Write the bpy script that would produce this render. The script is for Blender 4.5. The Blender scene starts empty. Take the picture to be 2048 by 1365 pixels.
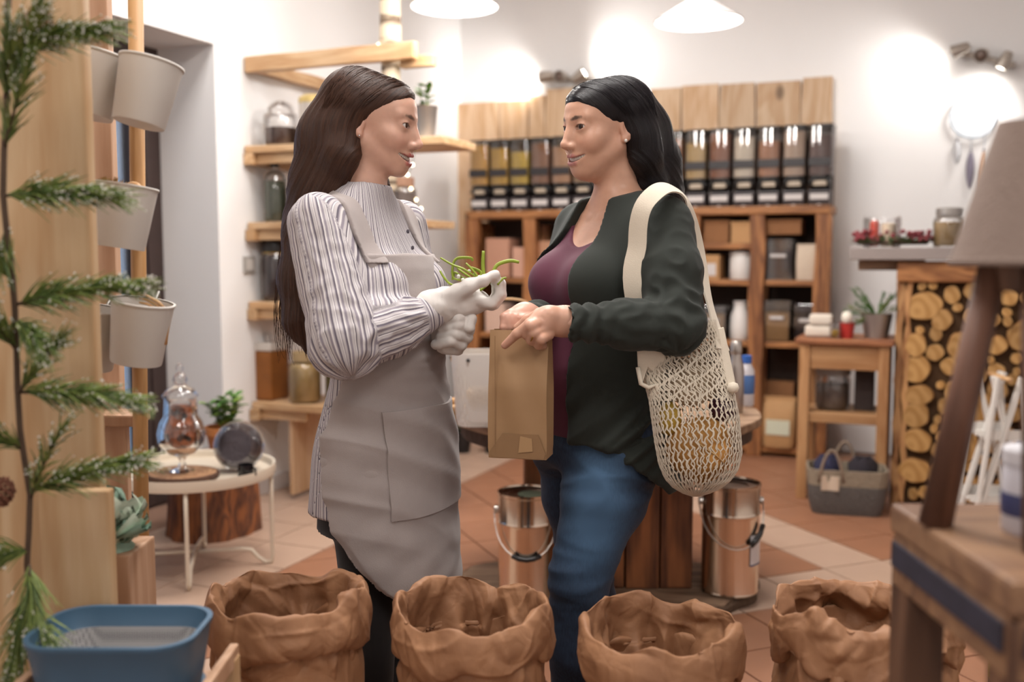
import bpy, bmesh, math, random
import numpy as np
from mathutils import Vector, Matrix

# ---------------------------------------------------------------- camera, world, lights
PI = math.pi
F_PX, CX, CY = 1991.0, 1024.0, 682.5
CAM_H, YAW, PITCH = 1.22, math.radians(23.0), math.atan(172.5 / 1991.0)
scene = bpy.context.scene
COL = scene.collection
cam_data = bpy.data.cameras.new('camera')
cam_data.sensor_width = 36.0
cam_data.lens = 36.0 * F_PX / 2048.0
cam_data.dof.use_dof = True
cam_data.dof.focus_distance = 2.16
cam_data.dof.aperture_fstop = 2.0
cam_data.clip_start = 0.05
cam = bpy.data.objects.new('camera', cam_data)
COL.objects.link(cam)
cam.location = (0, 0, CAM_H)
cam.rotation_euler = (PI / 2 - PITCH, 0, YAW)
scene.camera = cam

world = bpy.data.worlds.new('world')
scene.world = world
world.use_nodes = True
world.node_tree.nodes['Background'].inputs[0].default_value = (0.30, 0.52, 0.86, 1)
world.node_tree.nodes['Background'].inputs[1].default_value = 1.1
scene.view_settings.view_transform = 'Standard'
scene.view_settings.look = 'None'
scene.view_settings.gamma = 1.0
scene.view_settings.use_curve_mapping = False
scene.view_settings.exposure = -0.32
scene.cycles.adaptive_threshold = 0.015
scene.cycles.max_bounces = 6
scene.cycles.diffuse_bounces = 3
scene.cycles.glossy_bounces = 3
scene.cycles.transmission_bounces = 4
scene.cycles.transparent_max_bounces = 12
scene.cycles.caustics_reflective = False
scene.cycles.caustics_refractive = False


def light(name, kind, loc, energy, color=(1, 1, 1), size=0.2, target=None, angle=60, blend=0.5):
    ld = bpy.data.lights.new(name, kind)
    ld.energy = energy
    ld.color = color
    if kind == 'AREA':
        ld.size = size
    elif kind in ('POINT', 'SPOT'):
        ld.shadow_soft_size = size
    if kind == 'SPOT':
        ld.spot_size = math.radians(angle)
        ld.spot_blend = blend
    o = bpy.data.objects.new(name, ld)
    COL.objects.link(o)
    o.location = loc
    if target is not None:
        d = Vector(target) - Vector(loc)
        o.rotation_euler = d.to_track_quat('-Z', 'Y').to_euler()
    return o


# ---------------------------------------------------------------- pixel rays -> places in the room
SY, CYW = math.sin(YAW), math.cos(YAW)


def rot(p):
    """camera-aligned (right, depth, up) -> room coordinates"""
    return Vector((p[0] * CYW - p[1] * SY, p[0] * SY + p[1] * CYW, p[2]))


def ray(px, py):
    xv = (px - CX) / F_PX
    yv = (CY - py) / F_PX
    return (xv, math.cos(PITCH) + yv * math.sin(PITCH), -math.sin(PITCH) + yv * math.cos(PITCH))


def cpt(px, py, d):
    """camera-aligned point seen at a pixel at depth d"""
    r = ray(px, py)
    t = d / r[1]
    return Vector((r[0] * t, d, CAM_H + r[2] * t))


def wpt(px, py, d):
    return rot(cpt(px, py, d))


def on_z(px, py, z):
    r = ray(px, py)
    t = (z - CAM_H) / r[2]
    return rot((r[0] * t, r[1] * t, z))


def on_x(px, py, x):
    r = ray(px, py)
    v = rot(r)
    t = x / v.x
    return Vector((x, v.y * t, CAM_H + v.z * t))


def on_y(px, py, y):
    r = ray(px, py)
    v = rot(r)
    t = y / v.y
    return Vector((v.x * t, y, CAM_H + v.z * t))


# ---------------------------------------------------------------- materials
MATS = {}


def nmat(name):
    m = bpy.data.materials.new(name)
    m.use_nodes = True
    return m, m.node_tree.nodes, m.node_tree.links, m.node_tree.nodes['Principled BSDF']


def hexc(h):
    h = h.lstrip('#')
    c = [int(h[i:i + 2], 16) / 255 for i in (0, 2, 4)]
    return tuple((v / 12.92 if v <= .04045 else ((v + .055) / 1.055) ** 2.4) for v in c)


def plain(name, color, rough=.5, metal=0., noise=0., nscale=20., bump=0., bscale=60., sheen=0., alpha=1., trans=0., emit=0., coat=0., sss=0.):
    """principled material with optional mottling and fine relief"""
    if name in MATS:
        return MATS[name]
    if isinstance(color, str):
        color = hexc(color)
    m, N, L, b = nmat(name)
    b.inputs['Base Color'].default_value = (*color, 1)
    b.inputs['Roughness'].default_value = rough
    b.inputs['Metallic'].default_value = metal
    if sheen:
        b.inputs['Sheen Weight'].default_value = sheen
    if coat:
        b.inputs['Coat Weight'].default_value = coat
    if trans:
        b.inputs['Transmission Weight'].default_value = trans
    if sss:
        b.inputs['Subsurface Weight'].default_value = sss
        b.inputs['Subsurface Scale'].default_value = .01
    if emit:
        b.inputs['Emission Color'].default_value = (*color, 1)
        b.inputs['Emission Strength'].default_value = emit
    if alpha < 1:
        b.inputs['Alpha'].default_value = alpha
    tc = N.new('ShaderNodeTexCoord')
    if noise:
        n = N.new('ShaderNodeTexNoise')
        n.inputs['Scale'].default_value = nscale
        n.inputs['Detail'].default_value = 5
        L.new(tc.outputs['Object'], n.inputs['Vector'])
        mx = N.new('ShaderNodeMix')
        mx.data_type = 'RGBA'
        mx.inputs[6].default_value = (*[max(0, c * (1 - noise)) for c in color], 1)
        mx.inputs[7].default_value = (*[min(1, c * (1 + noise)) for c in color], 1)
        L.new(n.outputs['Fac'], mx.inputs[0])
        L.new(mx.outputs[2], b.inputs['Base Color'])
    if bump:
        n = N.new('ShaderNodeTexNoise')
        n.inputs['Scale'].default_value = bscale
        n.inputs['Detail'].default_value = 6
        L.new(tc.outputs['Object'], n.inputs['Vector'])
        bp = N.new('ShaderNodeBump')
        bp.inputs['Strength'].default_value = bump
        bp.inputs['Distance'].default_value = .01
        L.new(n.outputs['Fac'], bp.inputs['Height'])
        L.new(bp.outputs['Normal'], b.inputs['Normal'])
    MATS[name] = m
    return m


def wood(name, light_c, dark_c, axis='Z', scale=6., rough=.55, knots=True, stretch=9., bump=.25):
    """long-grain wood; grain runs along the object's own axis"""
    if name in MATS:
        return MATS[name]
    if isinstance(light_c, str):
        light_c = hexc(light_c)
    if isinstance(dark_c, str):
        dark_c = hexc(dark_c)
    m, N, L, b = nmat(name)
    tc = N.new('ShaderNodeTexCoord')
    oi = N.new('ShaderNodeObjectInfo')
    mp = N.new('ShaderNodeMapping')
    s = [1., 1., 1.]
    s['XYZ'.index(axis)] = 1. / stretch
    mp.inputs['Scale'].default_value = s
    off = N.new('ShaderNodeVectorMath')
    off.operation = 'SCALE'
    off.inputs['Scale'].default_value = 37.
    cb = N.new('ShaderNodeCombineXYZ')
    for i in range(3):
        L.new(oi.outputs['Random'], cb.inputs[i])
    L.new(cb.outputs[0], off.inputs[0])
    L.new(tc.outputs['Object'], mp.inputs['Vector'])
    ad = N.new('ShaderNodeVectorMath')
    L.new(mp.outputs['Vector'], ad.inputs[0])
    L.new(off.outputs[0], ad.inputs[1])
    n1 = N.new('ShaderNodeTexNoise')
    n1.inputs['Scale'].default_value = scale
    n1.inputs['Detail'].default_value = 3
    n1.inputs['Distortion'].default_value = 1.2
    L.new(ad.outputs[0], n1.inputs['Vector'])
    n2 = N.new('ShaderNodeTexNoise')
    n2.inputs['Scale'].default_value = scale * 14
    n2.inputs['Detail'].default_value = 4
    L.new(ad.outputs[0], n2.inputs['Vector'])
    # rings: sine of noise
    ma = N.new('ShaderNodeMath')
    ma.operation = 'MULTIPLY'
    ma.inputs[1].default_value = 38.
    L.new(n1.outputs['Fac'], ma.inputs[0])
    sn = N.new('ShaderNodeMath')
    sn.operation = 'SINE'
    L.new(ma.outputs[0], sn.inputs[0])
    mr = N.new('ShaderNodeMapRange')
    mr.inputs[1].default_value = -1
    mr.inputs[2].default_value = 1
    mr.inputs[3].default_value = .0
    mr.inputs[4].default_value = .45
    L.new(sn.outputs[0], mr.inputs[0])
    a2 = N.new('ShaderNodeMath')
    a2.operation = 'MULTIPLY_ADD'
    a2.inputs[1].default_value = .75
    L.new(n2.outputs['Fac'], a2.inputs[0])
    L.new(mr.outputs[0], a2.inputs[2])
    rp = N.new('ShaderNodeValToRGB')
    rp.color_ramp.elements[0].position = .12
    rp.color_ramp.elements[0].color = (*light_c, 1)
    rp.color_ramp.elements[1].position = .95
    rp.color_ramp.elements[1].color = (*dark_c, 1)
    L.new(a2.outputs[0], rp.inputs[0])
    # per-piece tone
    hv = N.new('ShaderNodeHueSaturation')
    vr = N.new('ShaderNodeMapRange')
    vr.inputs[3].default_value = .86
    vr.inputs[4].default_value = 1.12
    L.new(oi.outputs['Random'], vr.inputs[0])
    L.new(vr.outputs[0], hv.inputs['Value'])
    L.new(rp.outputs[0], hv.inputs['Color'])
    out = hv.outputs[0]
    if knots:
        vo = N.new('ShaderNodeTexVoronoi')
        vo.inputs['Scale'].default_value = 3.2
        mp2 = N.new('ShaderNodeMapping')
        s2 = [1., 1., 1.]
        s2['XYZ'.index(axis)] = .55
        mp2.inputs['Scale'].default_value = s2
        L.new(tc.outputs['Object'], mp2.inputs['Vector'])
        ad2 = N.new('ShaderNodeVectorMath')
        L.new(mp2.outputs['Vector'], ad2.inputs[0])
        L.new(off.outputs[0], ad2.inputs[1])
        L.new(ad2.outputs[0], vo.inputs['Vector'])
        kr = N.new('ShaderNodeValToRGB')
        kr.color_ramp.elements[0].position = .055
        kr.color_ramp.elements[0].color = (1, 1, 1, 1)
        kr.color_ramp.elements[1].position = .10
        kr.color_ramp.elements[1].color = (0, 0, 0, 1)
        L.new(vo.outputs['Distance'], kr.inputs[0])
        mk = N.new('ShaderNodeMix')
        mk.data_type = 'RGBA'
        L.new(kr.outputs[0], mk.inputs[0])
        L.new(out, mk.inputs[6])
        mk.inputs[7].default_value = (*[c * .35 for c in dark_c], 1)
        out = mk.outputs[2]
    L.new(out, b.inputs['Base Color'])
    b.inputs['Roughness'].default_value = rough
    if bump:
        bp = N.new('ShaderNodeBump')
        bp.inputs['Strength'].default_value = bump
        bp.inputs['Distance'].default_value = .004
        L.new(a2.outputs[0], bp.inputs['Height'])
        L.new(bp.outputs['Normal'], b.inputs['Normal'])
    MATS[name] = m
    return m


def glass(name, color=(1, 1, 1), rough=.03, tint=.12):
    """clear glass or plastic: mostly see-through with a glossy skin"""
    if name in MATS:
        return MATS[name]
    m, N, L, b = nmat(name)
    N.remove(b)
    out = N['Material Output']
    tr = N.new('ShaderNodeBsdfTransparent')
    tr.inputs[0].default_value = (*[1 - tint * (1 - c * .6) for c in color], 1)
    gl = N.new('ShaderNodeBsdfGlossy')
    gl.inputs['Roughness'].default_value = rough
    gl.inputs['Color'].default_value = (1, 1, 1, 1)
    lw = N.new('ShaderNodeLayerWeight')
    lw.inputs['Blend'].default_value = .35
    ml = N.new('ShaderNodeMath')
    ml.operation = 'MULTIPLY_ADD'
    ml.inputs[1].default_value = .7
    ml.inputs[2].default_value = .05
    L.new(lw.outputs['Fresnel'], ml.inputs[0])
    mx = N.new('ShaderNodeMixShader')
    L.new(ml.outputs[0], mx.inputs[0])
    L.new(tr.outputs[0], mx.inputs[1])
    L.new(gl.outputs[0], mx.inputs[2])
    L.new(mx.outputs[0], out.inputs['Surface'])
    MATS[name] = m
    return m


# ---------------------------------------------------------------- object helpers
def tag(o, label=None, cat=None, group=None, kind=None):
    if label:
        o['label'] = label
    if cat:
        o['category'] = cat
    if group:
        o['group'] = group
    if kind:
        o['kind'] = kind
    return o


def empty(name, loc, rz=0., label=None, cat=None, group=None, kind=None):
    o = bpy.data.objects.new(name, None)
    o.empty_display_size = .05
    COL.objects.link(o)
    o.location = loc
    o.rotation_euler = (0, 0, rz)
    return tag(o, label, cat, group, kind)


def obj_from(name, mesh, parent=None, loc=None, rz=0., rotation=None):
    o = bpy.data.objects.new(name, mesh)
    COL.objects.link(o)
    if parent is not None:
        o.parent = parent
    if loc is not None:
        o.location = loc
    o.rotation_euler = rotation if rotation is not None else (0, 0, rz)
    return o


def copy_tree(o, parent=None, loc=None, rz=None):
    c = o.copy()
    COL.objects.link(c)
    c.parent = parent
    if loc is not None:
        c.location = loc
    if rz is not None:
        c.rotation_euler = (0, 0, rz)
    for ch in list(o.children):
        copy_tree(ch, c)
    return c


class MB:
    """collects simple shapes into one mesh"""

    def __init__(s):
        s.v, s.f, s.mi = [], [], []
        s.cur = 0

    def add(s, verts, faces, M=None):
        o = len(s.v)
        if M is not None:
            verts = [M @ Vector(p) for p in verts]
        s.v += [tuple(p) for p in verts]
        s.f += [tuple(i + o for i in f) for f in faces]
        s.mi += [s.cur] * len(faces)
        return s

    def box(s, c, d, M=None, taper=None):
        x, y, z = d[0] / 2, d[1] / 2, d[2] / 2
        tx, ty = taper or (1, 1)
        vs = [(-x, -y, -z), (x, -y, -z), (x, y, -z), (-x, y, -z),
              (-x * tx, -y * ty, z), (x * tx, -y * ty, z), (x * tx, y * ty, z), (-x * tx, y * ty, z)]
        fs = [(0, 3, 2, 1), (4, 5, 6, 7), (0, 1, 5, 4), (1, 2, 6, 5), (2, 3, 7, 6), (3, 0, 4, 7)]
        T = Matrix.Translation(Vector(c))
        return s.add(vs, fs, T @ M if M is not None else T)

    def lathe(s, prof, c=(0, 0, 0), n=24, M=None, cap=True, sx=1., sy=1.):
        vs, fs = [], []
        k = len(prof)
        for i in range(n):
            a = 2 * PI * i / n
            for r, z in prof:
                vs.append((r * math.cos(a) * sx, r * math.sin(a) * sy, z))
        for i in range(n):
            j = (i + 1) % n
            for q in range(k - 1):
                fs.append((i * k + q, j * k + q, j * k + q + 1, i * k + q + 1))
        if cap:
            if prof[0][0] > 1e-5:
                fs.append(tuple(i * k for i in range(n))[::-1])
            if prof[-1][0] > 1e-5:
                fs.append(tuple(i * k + k - 1 for i in range(n)))
        T = Matrix.Translation(Vector(c))
        return s.add(vs, fs, T @ M if M is not None else T)

    def tube(s, path, r, n=8, cap=True, closed=False, flat=1.):
        path = [Vector(p) for p in path]
        m = len(path)
        rs = r if hasattr(r, '__len__') else [r] * m
        vs, fs = [], []
        up = None
        for i, p in enumerate(path):
            if closed:
                t = path[(i + 1) % m] - path[i - 1]
            else:
                t = path[min(i + 1, m - 1)] - path[max(i - 1, 0)]
            t = t.normalized() if t.length > 1e-9 else Vector((0, 0, 1))
            if up is None:
                up = Vector((0, 0, 1)) if abs(t.z) < .9 else Vector((0, 1, 0))
            a = t.cross(up)
            a = a.normalized() if a.length > 1e-6 else t.orthogonal().normalized()
            b = a.cross(t).normalized()
            up = b
            for k in range(n):
                an = 2 * PI * k / n
                vs.append(p + a * (math.cos(an) * rs[i]) + b * (math.sin(an) * rs[i] * flat))
        for i in range(m if closed else m - 1):
            j = (i + 1) % m
            for k in range(n):
                l = (k + 1) % n
                fs.append((i * n + k, i * n + l, j * n + l, j * n + k))
        if cap and not closed:
            fs.append(tuple(range(n))[::-1])
            fs.append(tuple((m - 1) * n + k for k in range(n)))
        return s.add(vs, fs)

    def prism(s, poly, h, M=None):
        """outline in xy, extruded along z from 0 to h"""
        n = len(poly)
        vs = [(p[0], p[1], 0) for p in poly] + [(p[0], p[1], h) for p in poly]
        fs = [tuple(range(n))[::-1], tuple(range(n, 2 * n))]
        fs += [(i, (i + 1) % n, n + (i + 1) % n, n + i) for i in range(n)]
        return s.add(vs, fs, M)

    def grid(s, P, closed_u=False, flip=False):
        """P[i][j] points -> quads"""
        o = len(s.v)
        a, b = len(P), len(P[0])
        for row in P:
            s.v += [tuple(p) for p in row]
        for i in range(a if closed_u else a - 1):
            i2 = (i + 1) % a
            for j in range(b - 1):
                f = (o + i * b + j, o + i2 * b + j, o + i2 * b + j + 1, o + i * b + j + 1)
                s.f.append(f[::-1] if flip else f)
                s.mi.append(s.cur)
        return s

    def mesh(s, name, mat, smooth=None, bevel=0., fix=True):
        me = bpy.data.meshes.new(name)
        me.from_pydata(s.v, [], s.f)
        for m in (mat if isinstance(mat, (list, tuple)) else [mat]):
            me.materials.append(m)
        if any(s.mi):
            me.polygons.foreach_set('material_index', s.mi)
        if fix or bevel:
            bm = bmesh.new()
            bm.from_mesh(me)
            if fix:
                bmesh.ops.recalc_face_normals(bm, faces=bm.faces)
            if bevel:
                ed = [e for e in bm.edges if len(e.link_faces) == 2 and e.calc_face_angle(0) > .6]
                bmesh.ops.bevel(bm, geom=ed, offset=bevel, segments=2, affect='EDGES', profile=.6, clamp_overlap=True)
            bm.to_mesh(me)
            bm.free()
        if smooth:
            me.polygons.foreach_set('use_smooth', [True] * len(me.polygons))
            if smooth is not True:
                me.set_sharp_from_angle(angle=math.radians(smooth))
        me.update()
        return me

    def build(s, name, mat, parent=None, smooth=None, bevel=0., loc=None, rz=0., fix=True):
        return obj_from(name, s.mesh(name, mat, smooth, bevel, fix), parent, loc, rz)


def RX(a):
    return Matrix.Rotation(a, 4, 'X')


def RY(a):
    return Matrix.Rotation(a, 4, 'Y')


def RZ(a):
    return Matrix.Rotation(a, 4, 'Z')


# ---------------------------------------------------------------- numpy noise
_rs = np.random.RandomState(7)
_perm = _rs.permutation(256)
_perm = np.concatenate([_perm, _perm, _perm])
_grad = _rs.normal(size=(256, 3))
_grad /= np.linalg.norm(_grad, axis=1)[:, None]


def pnoise(P):
    """gradient noise, P (N,3) -> about -1..1"""
    P = np.asarray(P, dtype=np.float64)
    i = np.floor(P).astype(int)
    f = P - i
    i &= 255
    u = f * f * f * (f * (f * 6 - 15) + 10)
    r = 0
    for dx in (0, 1):
        wx = u[:, 0] if dx else 1 - u[:, 0]
        for dy in (0, 1):
            wy = u[:, 1] if dy else 1 - u[:, 1]
            for dz in (0, 1):
                wz = u[:, 2] if dz else 1 - u[:, 2]
                h = _perm[_perm[_perm[i[:, 0] + dx] + i[:, 1] + dy] + i[:, 2] + dz]
                g = _grad[h]
                r = r + wx * wy * wz * (g[:, 0] * (f[:, 0] - dx) + g[:, 1] * (f[:, 1] - dy) + g[:, 2] * (f[:, 2] - dz))
    return r * 1.6


def fbm(P, oct=3):
    r, a = 0, 1.
    P = np.asarray(P, float)
    for k in range(oct):
        r = r + a * pnoise(P + 17.3 * k)
        P = P * 2.03
        a *= .5
    return r


# ---------------------------------------------------------------- soft solids (signed distance) -> one skin
def sd_sphere(P, c, r):
    return np.linalg.norm(P - np.array(c), axis=1) - r


def sd_ell(P, c, r, R=None):
    q = P - np.array(c)
    if R is not None:
        q = q @ R
    r = np.array(r, float)
    k0 = np.linalg.norm(q / r, axis=1)
    k1 = np.linalg.norm(q / (r * r), axis=1)
    return k0 * (k0 - 1) / np.maximum(k1, 1e-9)


def sd_cone(P, a, b, ra, rb, flat=None):
    """tapered capsule from a to b; flat=(vector, factor) squashes it across that vector"""
    a, b = np.array(a, float), np.array(b, float)
    ba = b - a
    q = P - a
    if flat is not None:
        fv = np.array(flat[0], float)
        L = np.linalg.norm(ba)
        fv = fv - ba * (fv @ ba) / (L * L)
        fv /= np.linalg.norm(fv)
        q = q + np.outer(q @ fv, fv) * (1 / flat[1] - 1)
    t = np.clip(q @ ba / (ba @ ba), 0, 1)
    d = np.linalg.norm(q - t[:, None] * ba, axis=1) - (ra + (rb - ra) * t)
    return d * (flat[1] if flat is not None and flat[1] < 1 else 1)


def sd_chain(P, pts, rs, k=.01, flat=None):
    d = None
    for i in range(len(pts) - 1):
        e = sd_cone(P, pts[i], pts[i + 1], rs[i], rs[i + 1], flat)
        d = e if d is None else smin(d, e, k)
    return d


def sd_box(P, c, h, r=0., R=None):
    q = P - np.array(c)
    if R is not None:
        q = q @ R
    q = np.abs(q) - (np.array(h) - r)
    return np.linalg.norm(np.maximum(q, 0), axis=1) + np.minimum(q.max(axis=1), 0) - r


def smin(a, b, k):
    h = np.maximum(k - np.abs(a - b), 0) / k
    return np.minimum(a, b) - h * h * k * .25


def smax(a, b, k):
    return -smin(-a, -b, k)


def surface(fn, lo, hi, h, pad=.02, proj=2):
    """naive surface nets over a block-sparse grid. fn(P)->d. returns verts, quads"""
    lo = np.array(lo, float)
    B = 6
    n = np.ceil((np.array(hi) - lo) / (h * B)).astype(int)
    bc = np.stack(np.meshgrid(*[np.arange(k) for k in n], indexing='ij'), -1).reshape(-1, 3)
    ctr = lo + (bc + .5) * B * h
    dc = fn(ctr)
    lim = B * h * .87 * 1.35 + pad
    act = np.abs(dc) < lim
    shape = n * B + 1
    G = np.ones(tuple(shape), np.float32)
    # sign fill
    sg = np.where(dc < 0, -1., 1.).reshape(tuple(n))
    G[:-1, :-1, :-1] = np.repeat(np.repeat(np.repeat(sg, B, 0), B, 1), B, 2)
    off = np.stack(np.meshgrid(*[np.arange(B + 1)] * 3, indexing='ij'), -1).reshape(-1, 3)
    ab = bc[act]
    CH = 1500
    for s in range(0, len(ab), CH):
        idx = (ab[s:s + CH, None, :] * B + off[None]).reshape(-1, 3)
        d = fn(lo + idx * h)
        G[idx[:, 0], idx[:, 1], idx[:, 2]] = d
    S = G < 0
    c = [S[x:shape[0] - 1 + x, y:shape[1] - 1 + y, z:shape[2] - 1 + z] for x in (0, 1) for y in (0, 1) for z in (0, 1)]
    cnt = sum(k.astype(np.int8) for k in c)
    cell = (cnt > 0) & (cnt < 8)
    ci = np.argwhere(cell)
    vid = -np.ones(cell.shape, np.int64)
    vid[cell] = np.arange(len(ci))
    corner = np.array([(x, y, z) for x in (0, 1) for y in (0, 1) for z in (0, 1)])
    vals = np.stack([G[ci[:, 0] + k[0], ci[:, 1] + k[1], ci[:, 2] + k[2]] for k in corner], 1).astype(float)
    acc = np.zeros((len(ci), 3))
    num = np.zeros(len(ci))
    for i in range(8):
        for j in range(i + 1, 8):
            if np.abs(corner[i] - corner[j]).sum() == 1:
                a, b = vals[:, i], vals[:, j]
                x = (a < 0) != (b < 0)
                t = np.where(x, a / np.where(x, a - b, 1), 0)
                p = corner[i] + t[:, None] * (corner[j] - corner[i])
                acc += np.where(x[:, None], p, 0)
                num += x
    V = lo + (ci + acc / num[:, None]) * h
    quads = []
    for ax in range(3):
        sl0 = [slice(1, -1)] * 3
        sl0[ax] = slice(0, shape[ax] - 1)
        sl1 = list(sl0)
        sl1[ax] = slice(1, shape[ax])
        A, Bq = S[tuple(sl0)], S[tuple(sl1)]
        e = np.argwhere(A != Bq)
        flip = A[A != Bq]
        if not len(e):
            continue
        o1, o2 = [(1, 2), (2, 0), (0, 1)][ax]
        base = e.copy()
        for k in range(3):
            if k != ax:
                base[:, k] += 1

        def cellat(d1, d2):
            q = base.copy()
            q[:, o1] -= d1
            q[:, o2] -= d2
            return vid[q[:, 0], q[:, 1], q[:, 2]]
        q = np.stack([cellat(1, 1), cellat(0, 1), cellat(0, 0), cellat(1, 0)], 1)
        q[~flip] = q[~flip][:, ::-1]
        quads.append(q)
    Q = np.concatenate(quads)
    Q = Q[(Q >= 0).all(1)]
    for _ in range(proj):
        d = fn(V)
        e = h * .3
        g = np.stack([fn(V + np.eye(3)[k] * e) - fn(V - np.eye(3)[k] * e) for k in range(3)], 1) / (2 * e)
        gl = np.maximum((g * g).sum(1), .2)
        st = np.clip(d / gl, -h, h)
        V = V - g * st[:, None] * .8
    return V, Q


def np_mesh(name, V, Q, mat, smooth=True, attrs=None, colors=None):
    me = bpy.data.meshes.new(name)
    V = np.asarray(V, np.float32)
    Q = np.asarray(Q)
    nf, k = Q.shape
    me.vertices.add(len(V))
    me.vertices.foreach_set('co', V.ravel())
    me.loops.add(nf * k)
    me.loops.foreach_set('vertex_index', Q.ravel().astype(np.int32))
    me.polygons.add(nf)
    me.polygons.foreach_set('loop_start', np.arange(0, nf * k, k, dtype=np.int32))
    me.polygons.foreach_set('loop_total', np.full(nf, k, dtype=np.int32))
    me.update(calc_edges=True)
    me.validate()
    for m in (mat if isinstance(mat, (list, tuple)) else [mat]):
        me.materials.append(m)
    if smooth:
        me.polygons.foreach_set('use_smooth', [True] * len(me.polygons))
    for nme, val in (attrs or {}).items():
        a = me.attributes.new(nme, 'FLOAT', 'POINT')
        a.data.foreach_set('value', np.asarray(val, np.float32))
    for nme, val in (colors or {}).items():
        a = me.attributes.new(nme, 'FLOAT_COLOR', 'POINT')
        c = np.ones((len(V), 4), np.float32)
        c[:, :3] = val
        a.data.foreach_set('color', c.ravel())
    return me


def np_normals(V, Q):
    n = np.zeros_like(V)
    a, b, c, d = V[Q[:, 0]], V[Q[:, 1]], V[Q[:, 2]], V[Q[:, 3]]
    fn_ = np.cross(c - a, d - b)
    for k in range(4):
        np.add.at(n, Q[:, k], fn_)
    return n / np.maximum(np.linalg.norm(n, axis=1), 1e-12)[:, None]


def np_smooth(V, Q, it=2, lam=.5):
    E = np.concatenate([Q[:, [0, 1]], Q[:, [1, 2]], Q[:, [2, 3]], Q[:, [3, 0]]])
    E = np.concatenate([E, E[:, ::-1]])
    cnt = np.bincount(E[:, 0], minlength=len(V))
    for _ in range(it):
        s = np.stack([np.bincount(E[:, 0], weights=V[E[:, 1], k], minlength=len(V)) for k in range(3)], 1)
        V = V + lam * (s / np.maximum(cnt, 1)[:, None] - V)
    return V

# ================================================================ ROOM
XL, YB, ZC, XR = -3.13, 6.45, 3.2, 2.6
NICHE_Y0, NICHE_Y1, NICHE_Z, NICHE_D = 1.9, 3.82, 2.2, .34

M_wall = plain('white_plaster', '#f3f1f0', .9, noise=.02, nscale=3, bump=.12, bscale=9)
M_ceil = plain('ceiling_plaster', '#f1efee', .9, noise=.02, nscale=3)
M_grout = plain('floor_grout', '#8a6a58', .85, noise=.12, nscale=30)
M_terra = plain('terracotta_tile', '#97694f', .42, noise=.16, nscale=5, bump=.05, bscale=22)
M_cream = plain('cream_tile', '#b79a86', .42, noise=.10, nscale=5, bump=.05, bscale=22)
M_pine = wood('pine_board', '#e3c6a6', '#c69d74', 'Z', scale=5)
M_pine_x = wood('pine_board_across', '#dcbb94', '#b78d62', 'X', scale=5)
M_pine_y = wood('pine_board_deep', '#dcbb94', '#b78d62', 'Y', scale=5)
M_rust = wood('rustic_beam', '#c08350', '#6d3f20', 'Z', scale=4, stretch=6)
M_rust_x = wood('rustic_shelf', '#bd8350', '#70421f', 'X', scale=4, stretch=6)
M_dark = plain('dark_brown_frame', '#3a2a26', .5, noise=.2)


def struct(o):
    o['kind'] = 'structure'
    return o


# floor slab, tiles sit proud of the grout
o = MB().box((-.5, 3.0, -.06), (6.4, 8.6, .1)).build('floor', M_grout)
FLOOR = struct(o)
TS = .285


def clip(poly, axis, lim, keep_greater):
    out = []
    n = len(poly)
    for i in range(n):
        a, b = poly[i], poly[(i + 1) % n]
        ia = (a[axis] >= lim) == keep_greater
        ib = (b[axis] >= lim) == keep_greater
        if ia:
            out.append(a)
        if ia != ib:
            t = (lim - a[axis]) / (b[axis] - a[axis])
            out.append((a[0] + t * (b[0] - a[0]), a[1] + t * (b[1] - a[1])))
    return out


def tile_mesh(poly, name):
    me = MB().prism([(p[0], p[1]) for p in poly], .012).mesh(name, M_terra, bevel=.0025)
    me.materials.clear()
    me.materials.append(None)
    return me


g = TS / 2 - .003
_full45 = [(0, -g * 1.4142), (g * 1.4142, 0), (0, g * 1.4142), (-g * 1.4142, 0)]
_tm = tile_mesh(_full45, 'tile')
_ts = tile_mesh([(-g, -g), (g, -g), (g, g), (-g, g)], 'tile')


def put_tile(me, x, y, cream):
    o = obj_from('tile', me, FLOOR)
    o.location = (x, y, -.012)
    o.material_slots[0].link = 'OBJECT'
    o.material_slots[0].material = M_cream if cream else M_terra


XBORD = -2.30
r2 = math.sqrt(2)
for i in range(-12, 30):
    for j in range(-12, 40):
        p, q = 2.55 + TS * (i - 8 + .5), 3.06 - TS * (j - 12 + .5)
        x, y = (p - q) / r2, (p + q) / r2
        if not (XBORD - .2 < x < 1.35 and 2.15 < y < YB - .1):
            continue
        d = -x * SY + y * CYW
        X = x * CYW + y * SY
        if d < 1.9 or abs(X / d) > .62:
            continue
        cream = (i == 8) or (j == 12)
        if x - g * r2 < XBORD:
            poly = clip([(x + a, y + b) for a, b in _full45], 0, XBORD + .004, True)
            if len(poly) < 3:
                continue
            me = tile_mesh([(a - x, b - y) for a, b in poly], 'tile')
            put_tile(me, x, y, cream)
        else:
            put_tile(_tm, x, y, cream)
for i in range(3):
    for j in range(16):
        x, y = XBORD - TS * (i + .5), 2.0 + TS * (j + .5)
        if x > XL - .1 and y < YB - .1:
            put_tile(_ts, x, y, True)

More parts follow.
